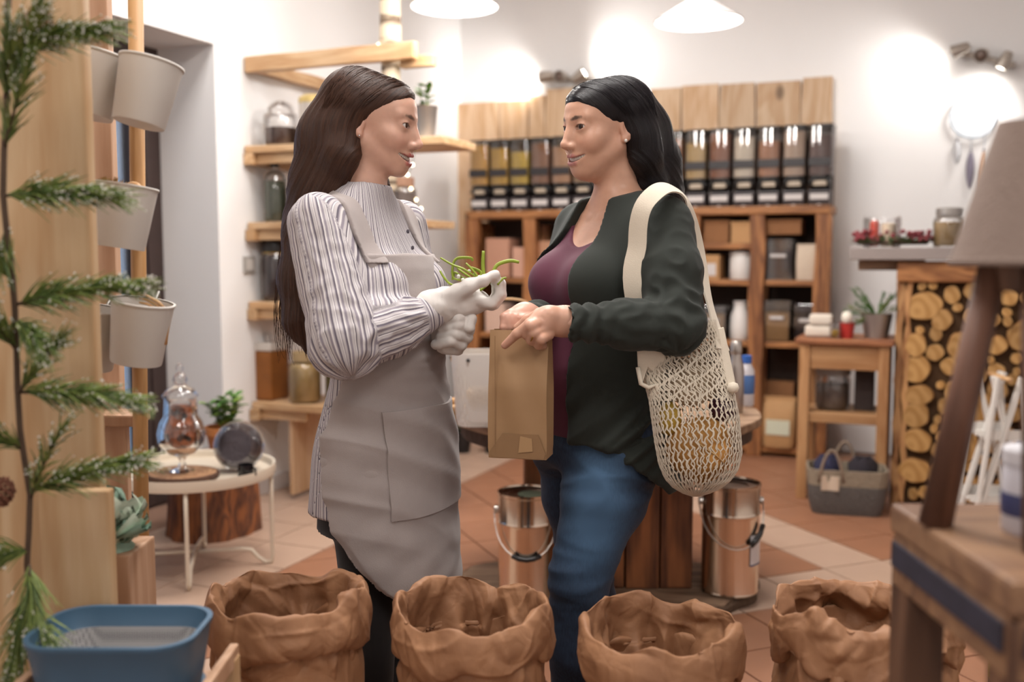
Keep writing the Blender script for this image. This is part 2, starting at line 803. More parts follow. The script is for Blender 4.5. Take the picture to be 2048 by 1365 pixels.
# walls
o = MB()
o.box((XL - .25, (NICHE_Y1 + YB + .2) / 2, ZC / 2), (.5, YB + .2 - NICHE_Y1, ZC))
o.box((XL - .25, (NICHE_Y1 + NICHE_Y0) / 2, (NICHE_Z + ZC) / 2), (.5, NICHE_Y1 - NICHE_Y0, ZC - NICHE_Z))
o.box((XL - .25, (NICHE_Y0 - 1.3) / 2, ZC / 2), (.5, NICHE_Y0 + 1.3, ZC))
WALL_L = struct(o.build('wall_left', M_wall, fix=False))
WALL_B = struct(MB().box(((XL + XR) / 2, YB + .1, ZC / 2), (XR - XL, .2, ZC)).build('wall_back', M_wall))
WALL_R = struct(MB().box((XR + .1, 2.6, ZC / 2), (.2, 8.1, ZC)).build('wall_right', M_wall))
CEIL = struct(MB().box(((XL + XR) / 2 - .2, 2.6, ZC + .05), (XR - XL + .9, 8.2, .1)).build('ceiling', M_ceil))
struct(MB().box((XL + .006, (NICHE_Y1 + YB) / 2, .04), (.012, YB - NICHE_Y1, .08)).build('baseboard_left', plain('skirting_white', '#d9d2cf', .6), bevel=.003))

# glazed door in the niche
door = empty('door_1', (XL - NICHE_D - .03, (NICHE_Y0 + NICHE_Y1) / 2, 0), kind='structure')
hw = (NICHE_Y1 - NICHE_Y0) / 2
fr = MB()
fr.box((0, hw - .05, NICHE_Z / 2), (.07, .1, NICHE_Z)).box((0, -hw + .05, NICHE_Z / 2), (.07, .1, NICHE_Z))
fr.box((0, 0, NICHE_Z - .05), (.07, 2 * hw - .2, .1)).box((0, 0, .06), (.07, 2 * hw - .2, .12))
fr.build('door_frame', M_dark, door, bevel=.006)
for s in (-1, 1):
    lf = MB()
    c = s * (hw / 2 - .05)
    w = hw - .11
    lf.box((.01, c - w / 2 + .05, 1.12), (.05, .09, 1.98)).box((.01, c + w / 2 - .05, 1.12), (.05, .09, 1.98))
    lf.box((.01, c, 2.06), (.05, w - .18, .1)).box((.01, c, .18), (.05, w - .18, .12))
    lf.build('door_leaf', M_dark, door, bevel=.005)
    MB().box((.012, c, 1.125), (.008, w - .17, 1.8)).build('pane', glass('window_glass', tint=.02), door)
    for t in range(2):
        MB().box((.012, c, .75 + .62 * t), (.03, w - .18, .035)).build('glazing_bar', M_dark, door, bevel=.004)
MB().tube([(.05, .07, 1.0), (.09, .07, 1.0), (.09, .17, 1.0)], .008).build('door_handle', plain('brushed_steel', '#b8b4b0', .3, 1.), door, smooth=True)

# daylight comes in through the glazed door: a portal to the sky
_p = light('door_daylight', 'AREA', (XL - NICHE_D - .09, (NICHE_Y0 + NICHE_Y1) / 2, 1.1), 1, size=1, target=(0, (NICHE_Y0 + NICHE_Y1) / 2, 1.1))
_p.data.shape = 'RECTANGLE'
_p.data.size, _p.data.size_y = NICHE_Y1 - NICHE_Y0, NICHE_Z
_p.data.cycles.is_portal = True
struct(MB().box(((XL + XR) / 2, -1.4, ZC / 2), (XR - XL, .2, ZC)).build('wall_front', M_wall))

# unseen ceiling panels added as key light and front fill, above the frame
M_added_light = plain('added_light_diffuser', (1, .95, .9), .5, emit=2.0)
for k, (cx, cd, pw, sz) in enumerate(((.0, 2.25, 62, .8), (-.9, .3, 30, .9), (1.2, .1, 30, .9), (.3, 4.3, 60, .9), (-1.2, 3.9, 24, .5))):
    w = rot((cx, cd, ZC))
    t = empty('added_ceiling_light', (w.x, w.y, ZC), 0, 'added unseen square ceiling light panel, %s' % ('above the two women', 'behind the viewer on the left', 'behind the viewer on the right', 'above the round wooden table', 'above the corner shelves')[k], 'ceiling light', 'added ceiling lights')
    MB().box((0, 0, -.02), (sz + .04, sz + .04, .04)).build('housing', plain('lamp_white', '#e9e7e4', .5), t, bevel=.005)
    MB().box((0, 0, -.043), (sz, sz, .006)).build('diffuser', M_added_light, t)
    l = light('added_fill_light', 'AREA', (w.x, w.y, ZC - .06), pw, (1, .965, .93), sz, target=(w.x, w.y, 0))

# ================================================================ BACK WALL
random.seed(4)
# --- plank panel behind the dispensers
panel = empty('wood_panelling', (-1.87, YB - .02, 0), 0, 'wide pale pine planks standing side by side on the back wall', 'wood panel')
edges_px = [915, 1000, 1058, 1092, 1150, 1205, 1258, 1300, 1364, 1439, 1513, 1602, 1668]
edges = [on_y(p, 200, YB - .03).x for p in edges_px]
for i in range(len(edges) - 1):
    a, b = edges[i] + .004, edges[i + 1] - .004
    zt = 2.29 + random.uniform(-.02, .012) + (.06 if 3 <= i <= 3 else 0)
    z0 = .95
    L, Rr = [], []
    ph = random.uniform(0, 6)
    for k in range(9):
        z = z0 + (zt - z0) * k / 8
        w1 = .007 * math.sin(z * 7 + ph) + .004 * math.sin(z * 17 + ph * 2)
        w2 = .007 * math.sin(z * 6 + ph * 3) + .004 * math.sin(z * 15 + ph)
        L.append((a + max(w1, -.002) + 1.87, z))
        Rr.append((b + min(w2, .002) + 1.87, z))
    poly = L + Rr[::-1]
    m = MB().prism(poly, .028 + random.uniform(0, .008), RX(PI / 2))
    m.build('plank', M_pine, panel, bevel=.003)

# --- rustic shelving
CX0, CX1, CYF, CD = -2.90, -.58, 6.06, .33
cub = empty('shelving_unit', ((CX0 + CX1) / 2, CYF + CD / 2, 0), 0, 'rustic reddish wood shelving unit below the food dispensers', 'shelf')


def local(o, x, y, z):
    return (x - o.location.x, y - o.location.y, z - o.location.z)


post_x = [CX0 + .03, -2.45, -1.86, -1.38, -.985, CX1 - .03]
for x in post_x:
    m = MB()
    poly = []
    w = .045
    h = 1.46
    ph = random.uniform(0, 6)
    Ls = [(-w + .006 * math.sin(k * 1.3 + ph), h * k / 10) for k in range(11)]
    Rs = [(w + .006 * math.sin(k * 1.7 + ph * 2), h * k / 10) for k in range(11)]
    m.prism(Ls + Rs[::-1], .07, RX(PI / 2))
    o = m.build('post', M_rust, cub, bevel=.008, loc=local(cub, x, CYF + .07, 0))
    MB().box((0, 0, 0), (.05, .05, 1.42)).build('rear_post', M_rust, cub, loc=local(cub, x, CYF + CD - .03, .71))
for i in range(len(post_x) - 1):
    a, b = post_x[i] + .045, post_x[i + 1] - .045
    zs = [.06, .70, 1.07, 1.29] if i == 3 else [.06, .70, 1.07]
    for z in zs:
        if z == 1.29 and i != 3:
            continue
        MB().box((0, 0, 0), (b - a + .01, CD - .03, .035)).build('shelf_board', M_rust_x, cub, bevel=.005, loc=local(cub, (a + b) / 2, CYF + CD / 2 + .02, z - .0175))
MB().box((0, 0, 0), (CX1 - CX0 + .02, CD + .02, .05)).build('top_board', M_rust_x, cub, bevel=.008, loc=local(cub, (CX0 + CX1) / 2, CYF + CD / 2, 1.485))
MB().box((0, 0, 0), (CX1 - CX0 - .02, .012, 1.4)).build('back_panel', plain('shelf_back_dark', '#3a2a22', .8, noise=.2), cub, loc=local(cub, (CX0 + CX1) / 2, CYF + CD - .0, .76))
for x in (post_x[0], post_x[-1]):
    MB().box((0, 0, 0), (.02, CD - .12, 1.38)).build('side_panel', M_rust, cub, loc=local(cub, x, CYF + CD / 2 + .03, .75))

# --- gravity dispensers
M_black = plain('black_plastic', '#1d1a1b', .35)
M_clear = glass('clear_hopper', tint=.06, rough=.05)
M_lab = plain('white_label', '#cfc9c6', .6)
M_chrome = plain('chrome', '#d8d8d8', .15, 1.)
food_cols = ['#cf9a45', '#c79a36', '#c9a63a', '#8a5f45', '#b98a66', '#a9835c', '#b58a5a', '#936a48', '#8a5334', '#a3704c', '#b99a6a', '#8a5a42', '#d2c2ae', '#a87658', '#b59a85', '#5d433b']
food_words = ['golden yellow grain', 'amber corn', 'bright yellow lentils', 'dark brown beans', 'tan seeds', 'beige flakes', 'pale brown nuts', 'brown lentils', 'reddish brown beans', 'rust coloured nuts', 'straw coloured pasta', 'deep brown raisins', 'off white rice', 'brown almonds', 'greyish beige oats', 'very dark dried fruit']
NB = 16
x_first, x_last = CX0 + .075, CX1 - .06
for i in range(NB):
    x = x_first + (x_last - x_first) * i / (NB - 1)
    t = empty('food_dispenser', (x, CYF + .12, 1.51), 0,
              'clear food dispenser holding %s, %s from the left in the row' % (food_words[i], ['first', 'second', 'third', 'fourth', 'fifth', 'sixth', 'seventh', 'eighth', 'ninth', 'tenth', 'eleventh', 'twelfth', 'thirteenth', 'fourteenth', 'fifteenth', 'last'][i]) if i < 15 else 'clear food dispenser holding very dark dried fruit, at the right end of the row',
              'food dispenser', 'clear gravity food dispensers')
    W, D = .067, .10
    # hopper: rounded front column
    def colm(w, d, z0, z1, nz=1):
        pr = [(-w, d), (-w, -d * .8), (-w * .9, -d * .95), (-w * .7, -d * 1.02), (w * .7, -d * 1.02), (w * .9, -d * .95), (w, -d * .8), (w, d)]
        return MB().prism(pr, z1 - z0, Matrix.Translation((0, 0, z0)))
    fm = plain('food_' + str(i), food_cols[i], .75, noise=.35, nscale=140, bump=.7, bscale=160)
    lvl = .437 - (i * 37 % 11) * .007
    colm(W - .004, D - .004, .175, lvl).build('food_fill', fm, t, smooth=40)
    colm(W, D, .165, .455).build('hopper', M_clear, t, smooth=40)
    colm(W + .002, D + .002, .455, .468).build('lid', M_black, t, bevel=.003)
    MB().box((0, -D * 1.02 - .004, .25), (2 * W - .01, .008, .048)).build('name_plate', plain('dark_name_plate', '#2b2729', .5), t, bevel=.002)
    # food window below the plate, then valve and spout
    v = MB()
    v.lathe([(.0, -.058), (.05, -.058), (.054, -.04), (.054, .04), (.05, .058), (0, .058)], (0, -.02, .135), 16, RY(PI / 2))
    v.build('valve_drum', M_black, t, smooth=40)
    MB().box((0, -.078, .128), (.078, .012, .03)).build('valve_window', plain('pale_window', '#b9aa97', .5, noise=.2, nscale=60), t, bevel=.004)
    h = MB()
    h.tube([(.055 * math.cos(a), -.092, .118 + .046 * math.sin(a)) for a in [PI * k / 8 for k in range(9)]], .009, 6)
    h.build('handle', M_black, t, smooth=True)
    sp = MB()
    sp.box((0, -.03, .045), (2 * W - .016, .11, .085), taper=(1.1, 1.1))
    sp.build('spout_box', plain('clear_spout_smoke', '#3b3335', .3), t, bevel=.006)
    MB().box((0, -.094, .05), (2 * W - .03, .006, .035)).build('price_label', M_lab, t, bevel=.002)
    MB().box((0, .085, .235), (2 * W, .02, .47)).build('back_plate', plain('back_plate_grey', '#8d8078', .5), t)
    ch = MB()
    ch.tube([(0, -.085, .0), (0, -.10, -.02), (0, -.098, -.045)], [.014, .02, .026], 8)
    ch.build('spout', M_lab, t, smooth=True)

# --- goods in the shelving (right bays and the gap between the women)
M_kraft = plain('kraft_card', '#b98e60', .75, noise=.1, nscale=12, bump=.05)
M_kraft_d = plain('kraft_dark', '#8a5d38', .75, noise=.15, nscale=12)
M_white_c = plain('white_ceramic', '#e6e1dd', .35)
M_clearbox = glass('clear_box', tint=.10, rough=.06)
M_darkfill = plain('dark_fill', '#2c2226', .7, noise=.3, nscale=120, bump=.5, bscale=120)
M_tanfill = plain('tan_fill', '#b08d66', .8, noise=.25, nscale=120, bump=.5, bscale=120)
M_lid = plain('grey_lid', '#8d8784', .4)


def sack(name, w, d, h, mat, loc, label, cat, group=None, band=None, tie=None):
    """standing paper sack with pinched, folded top"""
    t = empty(name, loc, random.uniform(-.1, .1), label, cat, group)
    m = MB()
    rows = []
    for k, (z, sx, sy) in enumerate(((0, .94, .94), (.06, 1, 1), (.5, 1.02, 1.03), (.78, .98, .8), (.9, .95, .4), (1, .93, .14))):
        ring = []
        for a in range(20):
            an = 2 * PI * a / 20
            c, s_ = math.cos(an), math.sin(an)
            e = .45
            ring.append((w / 2 * sx * math.copysign(abs(c) ** e, c) * (1 + .02 * math.sin(3 * an + k)), d / 2 * sy * math.copysign(abs(s_) ** e, s_), z * h))
        rows.append(ring)
    n = 20
    o0 = 0
    for r in rows:
        m.v += r
    for i in range(len(rows) - 1):
        for a in range(n):
            m.f.append((i * n + a, i * n + (a + 1) % n, (i + 1) * n + (a + 1) % n, (i + 1) * n + a))
            m.mi.append(0)
    m.f += [tuple(range(n))[::-1], tuple((len(rows) - 1) * n + a for a in range(n))]
    m.mi += [0, 0]
    m.build('sack_body', mat, t, smooth=35)
    MB().box((0, -d * .075, h * .97), (w * .97, d * .1, h * .1)).build('folded_top', mat, t, bevel=.004)
    if band is not None:
        MB().box((0, -d / 2 * 1.05, h * .42), (w * .7, .004, h * .3)).build('sack_label', band, t)
    return t


def card_box(loc, dims, mat, label, cat='box', lab=None, lid=True, rz=0.):
    t = empty('cardboard_box', loc, rz, label, cat)
    w, d, h = dims
    MB().box((0, 0, h / 2), (w, d, h)).build('box_body', mat, t, bevel=.004)
    if lid:
        MB().box((0, 0, h * .93), (w + .008, d + .008, h * .16)).build('box_lid', mat, t, bevel=.003)
    if lab is not None:
        MB().box((0, -d / 2 - .003, h * lab[1]), (w * lab[2], .004, h * lab[3])).build('box_label', lab[0], t)
    return t


def clear_bin(loc, dims, fill, label, level=.55):
    t = empty('clear_bin', loc, 0, label, 'storage bin')
    w, d, h = dims
    MB().box((0, 0, h * level / 2 + .004), (w - .014, d - .014, h * level)).build('bin_fill', fill, t, bevel=.006)
    b = MB()
    b.box((0, 0, .003), (w, d, .006)).box((-w / 2, 0, h / 2), (.005, d, h)).box((w / 2, 0, h / 2), (.005, d, h)).box((0, -d / 2, h / 2), (w, .005, h)).box((0, d / 2, h / 2), (w, .005, h))
    b.build('bin_walls', M_clearbox, t)
    MB().box((0, 0, h), (w + .012, d + .012, .018)).build('bin_lid', glass('smoky_lid', tint=.35), t, bevel=.004)
    MB().box((0, -d / 2 - .012, h * .60), (w * .55, .02, .02)).build('bin_handle', M_lab, t, bevel=.005)
    return t


def jug(loc, r, h, mat, label, rz=0.):
    t = empty('jug', loc, rz, label, 'jug')
    MB().lathe([(0, 0), (r * .86, 0), (r * .95, .01), (r, h * .3), (r * .93, h * .62), (r * .62, h * .82), (r * .62, h * .95), (r * .72, h), (r * .66, h), (r * .56, h * .94), (0, h * .9)], n=20).build('jug_body', mat, t, smooth=50)
    MB().tube([(r * .62, 0, h * .9), (r * 1.2, 0, h * .88), (r * 1.42, 0, h * .68), (r * 1.3, 0, h * .45), (r * .95, 0, h * .33)], .009, 6).build('jug_handle', mat, t, smooth=True)
    return t


YS = CYF + .15
# row 1 / 2 of the middle-right bay
card_box((-1.24, YS, 1.29), (.15, .2, .14), M_kraft_d, 'dark brown box on the small upper shelf, left one')
card_box((-1.09, YS, 1.29), (.12, .2, .13), M_kraft, 'light brown box on the small upper shelf, right one')
card_box((-1.27, YS, 1.07), (.10, .18, .15), M_kraft, 'kraft box with a white label beside the white canister', lab=(M_lab, .4, .6, .5), lid=False)
t = empty('canister', (-1.10, YS, 1.07), 0, 'white lidded canister on the rustic shelf', 'canister')
MB().lathe([(0, 0), (.068, 0), (.072, .006), (.072, .14), (.068, .15), (0, .15)], n=24).build('canister_body', M_white_c, t, smooth=40)
MB().lathe([(0, .15), (.074, .15), (.074, .165), (.06, .172), (0, .172)], n=24).build('canister_lid', M_white_c, t, smooth=40)
MB().lathe([(0, .172), (.012, .172), (.016, .185), (.01, .195), (0, .196)], n=12).build('lid_knob', M_lid, t, smooth=True)
# row 3
clear_bin((-1.25, YS, .70), (.15, .22, .20), M_tanfill, 'clear bin with tan food left of the white jug', .75)
jug((-1.10, YS - .02, .70), .062, .235, M_white_c, 'white jug with handle on the middle rustic shelf', .3)
# right bay
card_box((-.84, YS, 1.34), (.20, .2, .09), M_kraft_d, 'brown box on top of the clear bin under the dispensers')
clear_bin((-.87, YS + .03, 1.07), (.17, .22, .24), M_darkfill, 'clear bin with dark food and a handle, beside cream sack', .72)
sack('cream_sack', .12, .1, .21, plain('cream_sack_cloth', '#cbb8a4', .8, noise=.06), (-.705, YS - .07, 1.07), 'cream paper sack beside the clear bin of dark food', 'sack')
clear_bin((-.865, YS, .70), (.15, .22, .24), M_kraft, 'clear bin of tan food, lowest bin on the right', .7)
clear_bin((-.70, YS, .70), (.13, .22, .22), M_darkfill, 'small clear bin of dark food by the right post', .6)
card_box((-.86, YS + .09, .06), (.17, .11, .38), M_kraft_d, 'tall cardboard box standing at the bottom of the shelving', lid=False)
sack('kraft_sack', .2, .15, .30, M_kraft, (-.84, YS - .07, .06), 'kraft sack with a white and green label at floor level', 'sack', band=plain('label_green_white', '#d5d8c2', .6))
MB_ = None
# bays between the women and under them
names = [('pinkish paper packet, upper left shelf between the women', '#c79a86'), ('pale pink paper packet beside the dark gap', '#d2a995'), ('brown paper packet near the second post', '#a9754f')]
for k, (x, w, h, c) in enumerate(((-2.70, .17, .26, '#c09078'), (-2.54, .10, .2, '#cfa08a'))):
    card_box((x, YS, 1.07), (w, .2, h), plain('packet_%d' % k, c, .7, noise=.08), ['dusty pink packet on the left shelving, upper row', 'pale pink packet next to the dusty pink one'][k], lid=False)
for k, (x, w, h, c) in enumerate(((-2.72, .14, .19, '#d6b4a2'), (-2.56, .12, .13, '#7c6c7e'), (-2.27, .16, .22, '#c9a48c'), (-2.05, .14, .17, '#a2704a'))):
    card_box((x, YS, .70), (w, .2, h), plain('packet_b%d' % k, c, .7, noise=.08), ['cream pink packet on the left shelving, middle row', 'muted violet packet on the left shelving', 'beige packet in the second bay of the shelving', 'brown packet in the second bay of the shelving'][k], lid=False)
for k, (x, w, h, c) in enumerate(((-2.3, .2, .24, '#b98a6c'), (-2.04, .14, .19, '#d8c3b0'))):
    card_box((x, YS, 1.07), (w, .2, h), plain('packet_c%d' % k, c, .7, noise=.08), ['tan packet on the upper shelf of the second bay', 'pale packet on the upper shelf of the second bay'][k], lid=False)
for k, (x, w, h, c) in enumerate(((-2.68, .24, .3, '#6b3f28'), (-2.2, .3, .32, '#8b5a38'), (-1.62, .26, .3, '#7a5236'))):
    card_box((x, YS, .06), (w, .22, h), plain('crate_d%d' % k, c, .8, noise=.1), ['dark brown box at the bottom left of the shelving', 'brown box at the bottom of the second bay', 'brown box at the bottom of the third bay'][k])

# --- wall spotlights: bar with three heads
M_fix = plain('lamp_metal', '#b9b0a6', .35, .8)
M_bulb = plain('bulb_glow', (1, .93, .82), .3, emit=30.)


def spot_bar(px, label, xs, tilt, dirs):
    c = on_y(px[0], px[1], YB - .03)
    t = empty('wall_spotlight', (c.x, YB, c.z), 0, label, 'spotlight', 'wall spotlight bars')
    ct, st = math.cos(tilt), math.sin(tilt)
    bar = MB()
    bar.box((0, -.02, 0), (xs[-1] - xs[0] + .12, .04, .03), RY(tilt))
    bar.build('mounting_bar', M_fix, t, bevel=.006)
    for k, x in enumerate(xs):
        b = Vector((x * ct, -.04, -x * st))
        d = Vector(dirs[k]).normalized()
        q = d.to_track_quat('Z', 'Y').to_matrix().to_4x4()
        MB().tube([b, b + Vector((0, -.07, 0))], .008, 8).build('arm', M_fix, t, smooth=True)
        T = Matrix.Translation(b + Vector((0, -.085, 0))) @ q
        hd = MB()
        hd.lathe([(0, -.05), (.022, -.045), (.03, -.02), (.038, .03), (.04, .05), (.036, .05), (.032, .03), (0, .02)], n=16, M=T)
        head = hd.build('lamp_head', M_fix, t, smooth=40)
        lit = k != 1
        MB().lathe([(0, .024), (.028, .03), (.031, .042), (.02, .05), (0, .052)], n=16, M=T).build('bulb', M_bulb if lit else plain('dull_bulb', '#6d5a50', .4), head, smooth=True)
        if lit:
            wp = t.location + b + Vector((0, -.085, 0)) + d * .06
            light('wall_spot_light', 'SPOT', wp, 22, (1, .96, .92), .06, target=wp + d, angle=150, blend=1.)
    return t


spot_bar((1135, 158), 'three headed spotlight bar above the planks, behind right woman', (-.11, 0, .11), .1, ((-1, .1, -.1), (-.2, -1, -.1), (1, .1, .6)))
spot_bar((1965, 115), 'three headed spotlight bar on the wall above the dreamcatcher', (-.12, 0, .12), .32, ((-1, .12, -.35), (-.3, -1, -.3), (-.5, .15, -1)))

# --- pendant lamps
M_shade = plain('pendant_enamel', '#cfcac8', .35)
M_shade_in = plain('pendant_inner', '#fbf6ef', .5)
M_globe = plain('pendant_bulb', (1, .93, .84), .4, emit=22.)


def pendant(px, d, label):
    c = wpt(px[0], px[1], d)
    t = empty('pendant_lamp', (c.x, c.y, c.z), 0, label, 'pendant lamp', 'white dome pendant lamps')
    R = .185
    pr = [(.03, .10), (.05, .085), (.10, .055), (.15, .022), (R, 0)]
    MB().lathe(pr, n=40, cap=False).build('shade', M_shade, t, smooth=True, fix=False)
    MB().lathe([(r - .003, z - .004) for r, z in pr[1:]], n=40, cap=False).build('shade_lining', M_shade_in, t, smooth=True)
    MB().lathe([(0, .09), (.032, .09), (.036, .11), (.03, .15), (.012, .165), (0, .165)], n=16).build('socket_cap', M_fix, t, smooth=40)
    MB().tube([(0, 0, .16), (0, 0, ZC - c.z)], .004, 6).build('cable', M_lab, t)
    MB().lathe([(0, -.012), (.05, -.006), (.09, .012), (.1, .025), (.07, .04), (0, .045)], n=24).build('bulb', M_globe, t, smooth=True)
    light('pendant_light', 'POINT', (c.x, c.y, c.z - .05), 22, (1, .95, .9), .09)
    return t


pendant((1397, 42), 4.3, 'white dome pendant lamp right of centre with its cap in view')
pendant((909, 12), 4.3, 'white dome pendant lamp left of centre at the top edge')

# --- dreamcatcher
c = on_y(1948, 232, YB - .01)
t = empty('dreamcatcher', (c.x, YB - .015, c.z), 0, 'white dreamcatcher with beads and feathers on the wall', 'dreamcatcher')
Rr = .125
M_dc = plain('dreamcatcher_cord', '#a9b4bf', .8)
MB().tube([(Rr * math.cos(a), 0, Rr * math.sin(a)) for a in [2 * PI * k / 32 for k in range(32)]], .006, 8, closed=True).build('hoop', M_dc, t, smooth=True)
w = MB()
prev = [(Rr * math.cos(2 * PI * k / 10), 0, Rr * math.sin(2 * PI * k / 10)) for k in range(10)]
for ring in range(4):
    nxt = [tuple((Vector(prev[k]) + Vector(prev[(k + 1) % 10])) * .5 * .86) for k in range(10)]
    for k in range(10):
        w.tube([prev[k], nxt[k]], .0016, 4).tube([nxt[k], prev[(k + 1) % 10]], .0016, 4)
    prev = nxt
w.build('web', plain('dreamcatcher_web', '#d5d8da', .8), t)
MB().tube([(0, 0, Rr), (0, .0, Rr + .09)], .002, 5).build('hanging_loop', M_dc, t)
for k, (x, l, cc) in enumerate(((-.085, .13, '#cfcfd2'), (-.01, .21, '#8b8494'), (.06, .25, '#d9b49a'))):
    z0 = -math.sqrt(max(Rr ** 2 - x * x, 0))
    MB().tube([(x, 0, z0), (x, 0, z0 - l * .4)], .0018, 5).build('cord', M_dc, t)
    MB().lathe([(0, -.009), (.009, 0), (0, .009)], (x, 0, z0 - l * .35), 10).build('bead', plain('bead_dark', '#5b5560', .4), t, smooth=True)
    f = MB()
    n = 9
    Pl, Pr_ = [], []
    for q in range(n):
        u = q / (n - 1)
        ww = .022 * math.sin(PI * min(u * .9 + .08, 1)) ** .7
        Pl.append((x - ww, -.004 + .006 * u, z0 - l * .4 - l * u))
        Pr_.append((x + ww, -.004 + .006 * u, z0 - l * .4 - l * u))
    mid = [(x, -.008, p[2]) for p in Pl]
    back = [(x, .004, p[2]) for p in Pl]
    f.grid([Pl, mid, Pr_, back], closed_u=True)
    f.build('feather', plain('feather_%d' % k, cc, .8), t, smooth=True)

# ================================================================ LEFT SIDE
random.seed(11)
M_glass = glass('jar_glass', tint=.05, rough=.02)
M_cork = plain('cork', '#b58b5e', .85, noise=.2, nscale=60)


def wob_plank(length, width, thick, mat, name, parent, loc, axis='X', seed=0):
    """board with a slightly wavy live edge; long axis X or Y or Z"""
    rnd = random.Random(seed)
    ph = rnd.uniform(0, 6)
    n = 12
    A = [(-length / 2 + length * k / n, -width / 2 + .006 * math.sin(k * 1.1 + ph)) for k in range(n + 1)]
    B = [(-length / 2 + length * k / n, width / 2 + .006 * math.sin(k * .9 + ph * 2)) for k in range(n + 1)]
    M = Matrix.Translation((0, 0, -thick / 2))
    if axis == 'Y':
        M = RZ(PI / 2) @ M
    if axis == 'Z':
        M = RZ(PI / 2) @ RX(PI / 2) @ RZ(PI / 2) @ M
    return MB().prism(A + B[::-1], thick, M).build(name, mat, parent, bevel=.004, loc=loc)


# --- corner shelves on the left wall with a birch pole
SFY, SDEP = 4.02, .62
su = empty('corner_shelf', (XL + .55, SFY + .3, 0), 0, 'pine plank corner shelves on a birch pole against the left wall', 'shelf')


def sl(x, y, z):
    return (x - su.location.x, y - su.location.y, z)


for k, (z, x1, dep) in enumerate(((1.75, -2.04, .34), (1.38, -2.15, .34), (.99, -2.35, .34), (.49, -2.05, .36))):
    wob_plank(x1 - XL - .01, dep, .035, M_pine_x, 'shelf_board', su, sl((XL + x1) / 2 + .005, SFY + dep / 2, z - .018), seed=k)
    MB().box((0, 0, 0), (.05, dep + .16, .055)).build('wall_cleat', M_pine_y, su, bevel=.004, loc=sl(XL + .03, SFY + dep / 2 + .07, z - .065))
    MB().box((0, 0, 0), (.30, .03, .05)).build('front_cleat', M_pine_x, su, bevel=.004, loc=sl(XL + .17, SFY + .04, z - .062))
# open frame at the top
wob_plank(.93, .05, .075, M_pine_x, 'top_rail', su, sl(XL + .475, SFY + .03, 2.14), seed=9)
wob_plank(.7, .05, .06, M_pine_y, 'top_side_rail', su, sl(XL + .03, SFY + .38, 2.14), axis='Y', seed=8)
MB().box((0, 0, 0), (.17, .045, .05)).build('wall_cleat', M_pine_x, su, bevel=.004, loc=sl(-2.21, SFY + .09, 2.10))
# panel under the lowest shelf
MB().box((0, 0, 0), (.025, .30, .42)).build('support_panel', M_pine, su, bevel=.004, loc=sl(-2.92, SFY + .2, .235))
# birch pole
prof = [(.045 + .004 * math.sin(z * 9) + (.003 if int(z * 7) % 3 == 0 else 0), z) for z in [k * .1 for k in range(33)]]
pm, N, L, b = nmat('birch_bark')
tc = N.new('ShaderNodeTexCoord')
mp = N.new('ShaderNodeMapping')
mp.inputs['Scale'].default_value = (3, 3, 14)
L.new(tc.outputs['Object'], mp.inputs[0])
nz = N.new('ShaderNodeTexNoise')
nz.inputs['Scale'].default_value = 1.6
nz.inputs['Detail'].default_value = 4
L.new(mp.outputs[0], nz.inputs['Vector'])
rp = N.new('ShaderNodeValToRGB')
rp.color_ramp.elements[0].position = .38
rp.color_ramp.elements[0].color = (*hexc('#6d5a48'), 1)
rp.color_ramp.elements[1].position = .52
rp.color_ramp.elements[1].color = (*hexc('#d8c7ad'), 1)
L.new(nz.outputs[0], rp.inputs[0])
L.new(rp.outputs[0], b.inputs['Base Color'])
b.inputs['Roughness'].default_value = .7
MB().lathe([(0, 0)] + prof + [(0, 3.2)], n=20, cap=False).build('birch_pole', pm, su, smooth=True, loc=sl(-2.36, SFY + .1, 0))


def jar(loc, r, h, fill, level, label, cat='jar', lid='glass', neck=.72, lidmat=None, body=None, group=None, name='glass_jar', square=False):
    t = empty(name, loc, 0, label, cat, group)
    n = 24
    hb = h * .82
    out = [(0, .003), (r * .9, 0), (r, .012), (r, hb * .82), (r * .93, hb * .91), (r * neck, hb * .97), (r * neck, hb)]
    MB().lathe(out, n=n, cap=False).build('jar_glass', body or M_glass, t, smooth=50)
    if fill is not None:
        q = r - .006
        zt = hb * level
        MB().lathe([(0, .008), (q * .92, .008), (q, .018), (q, min(zt, hb * .8)), (q * (.9 if level > .85 else .98), zt), (0, zt + .006)], n=n).build('jar_contents', fill, t, smooth=50)
    if lid == 'glass':
        lm = MB().lathe([(r * neck * 1.05, hb), (r * neck * 1.08, hb + .01), (r * neck * .8, hb + .03 * h / .2), (r * .2, hb + .045 * h / .2), (r * .13, h * .93), (r * .22, h * .97), (0, h)], n=n, cap=False)
        lm.build('jar_lid', M_glass, t, smooth=50)
    else:
        lm = MB().lathe([(0, hb - .004), (r * neck * 1.1, hb - .004), (r * neck * 1.12, hb + .004), (r * neck * 1.12, h * .985), (r * neck * 1.06, h), (0, h)], n=n)
        lm.build('jar_lid', lidmat or M_cork, t, smooth=40)
    return t


def on_shelf(px, y, z):
    p = on_y(px, 500, y)
    return (p.x, y, z)


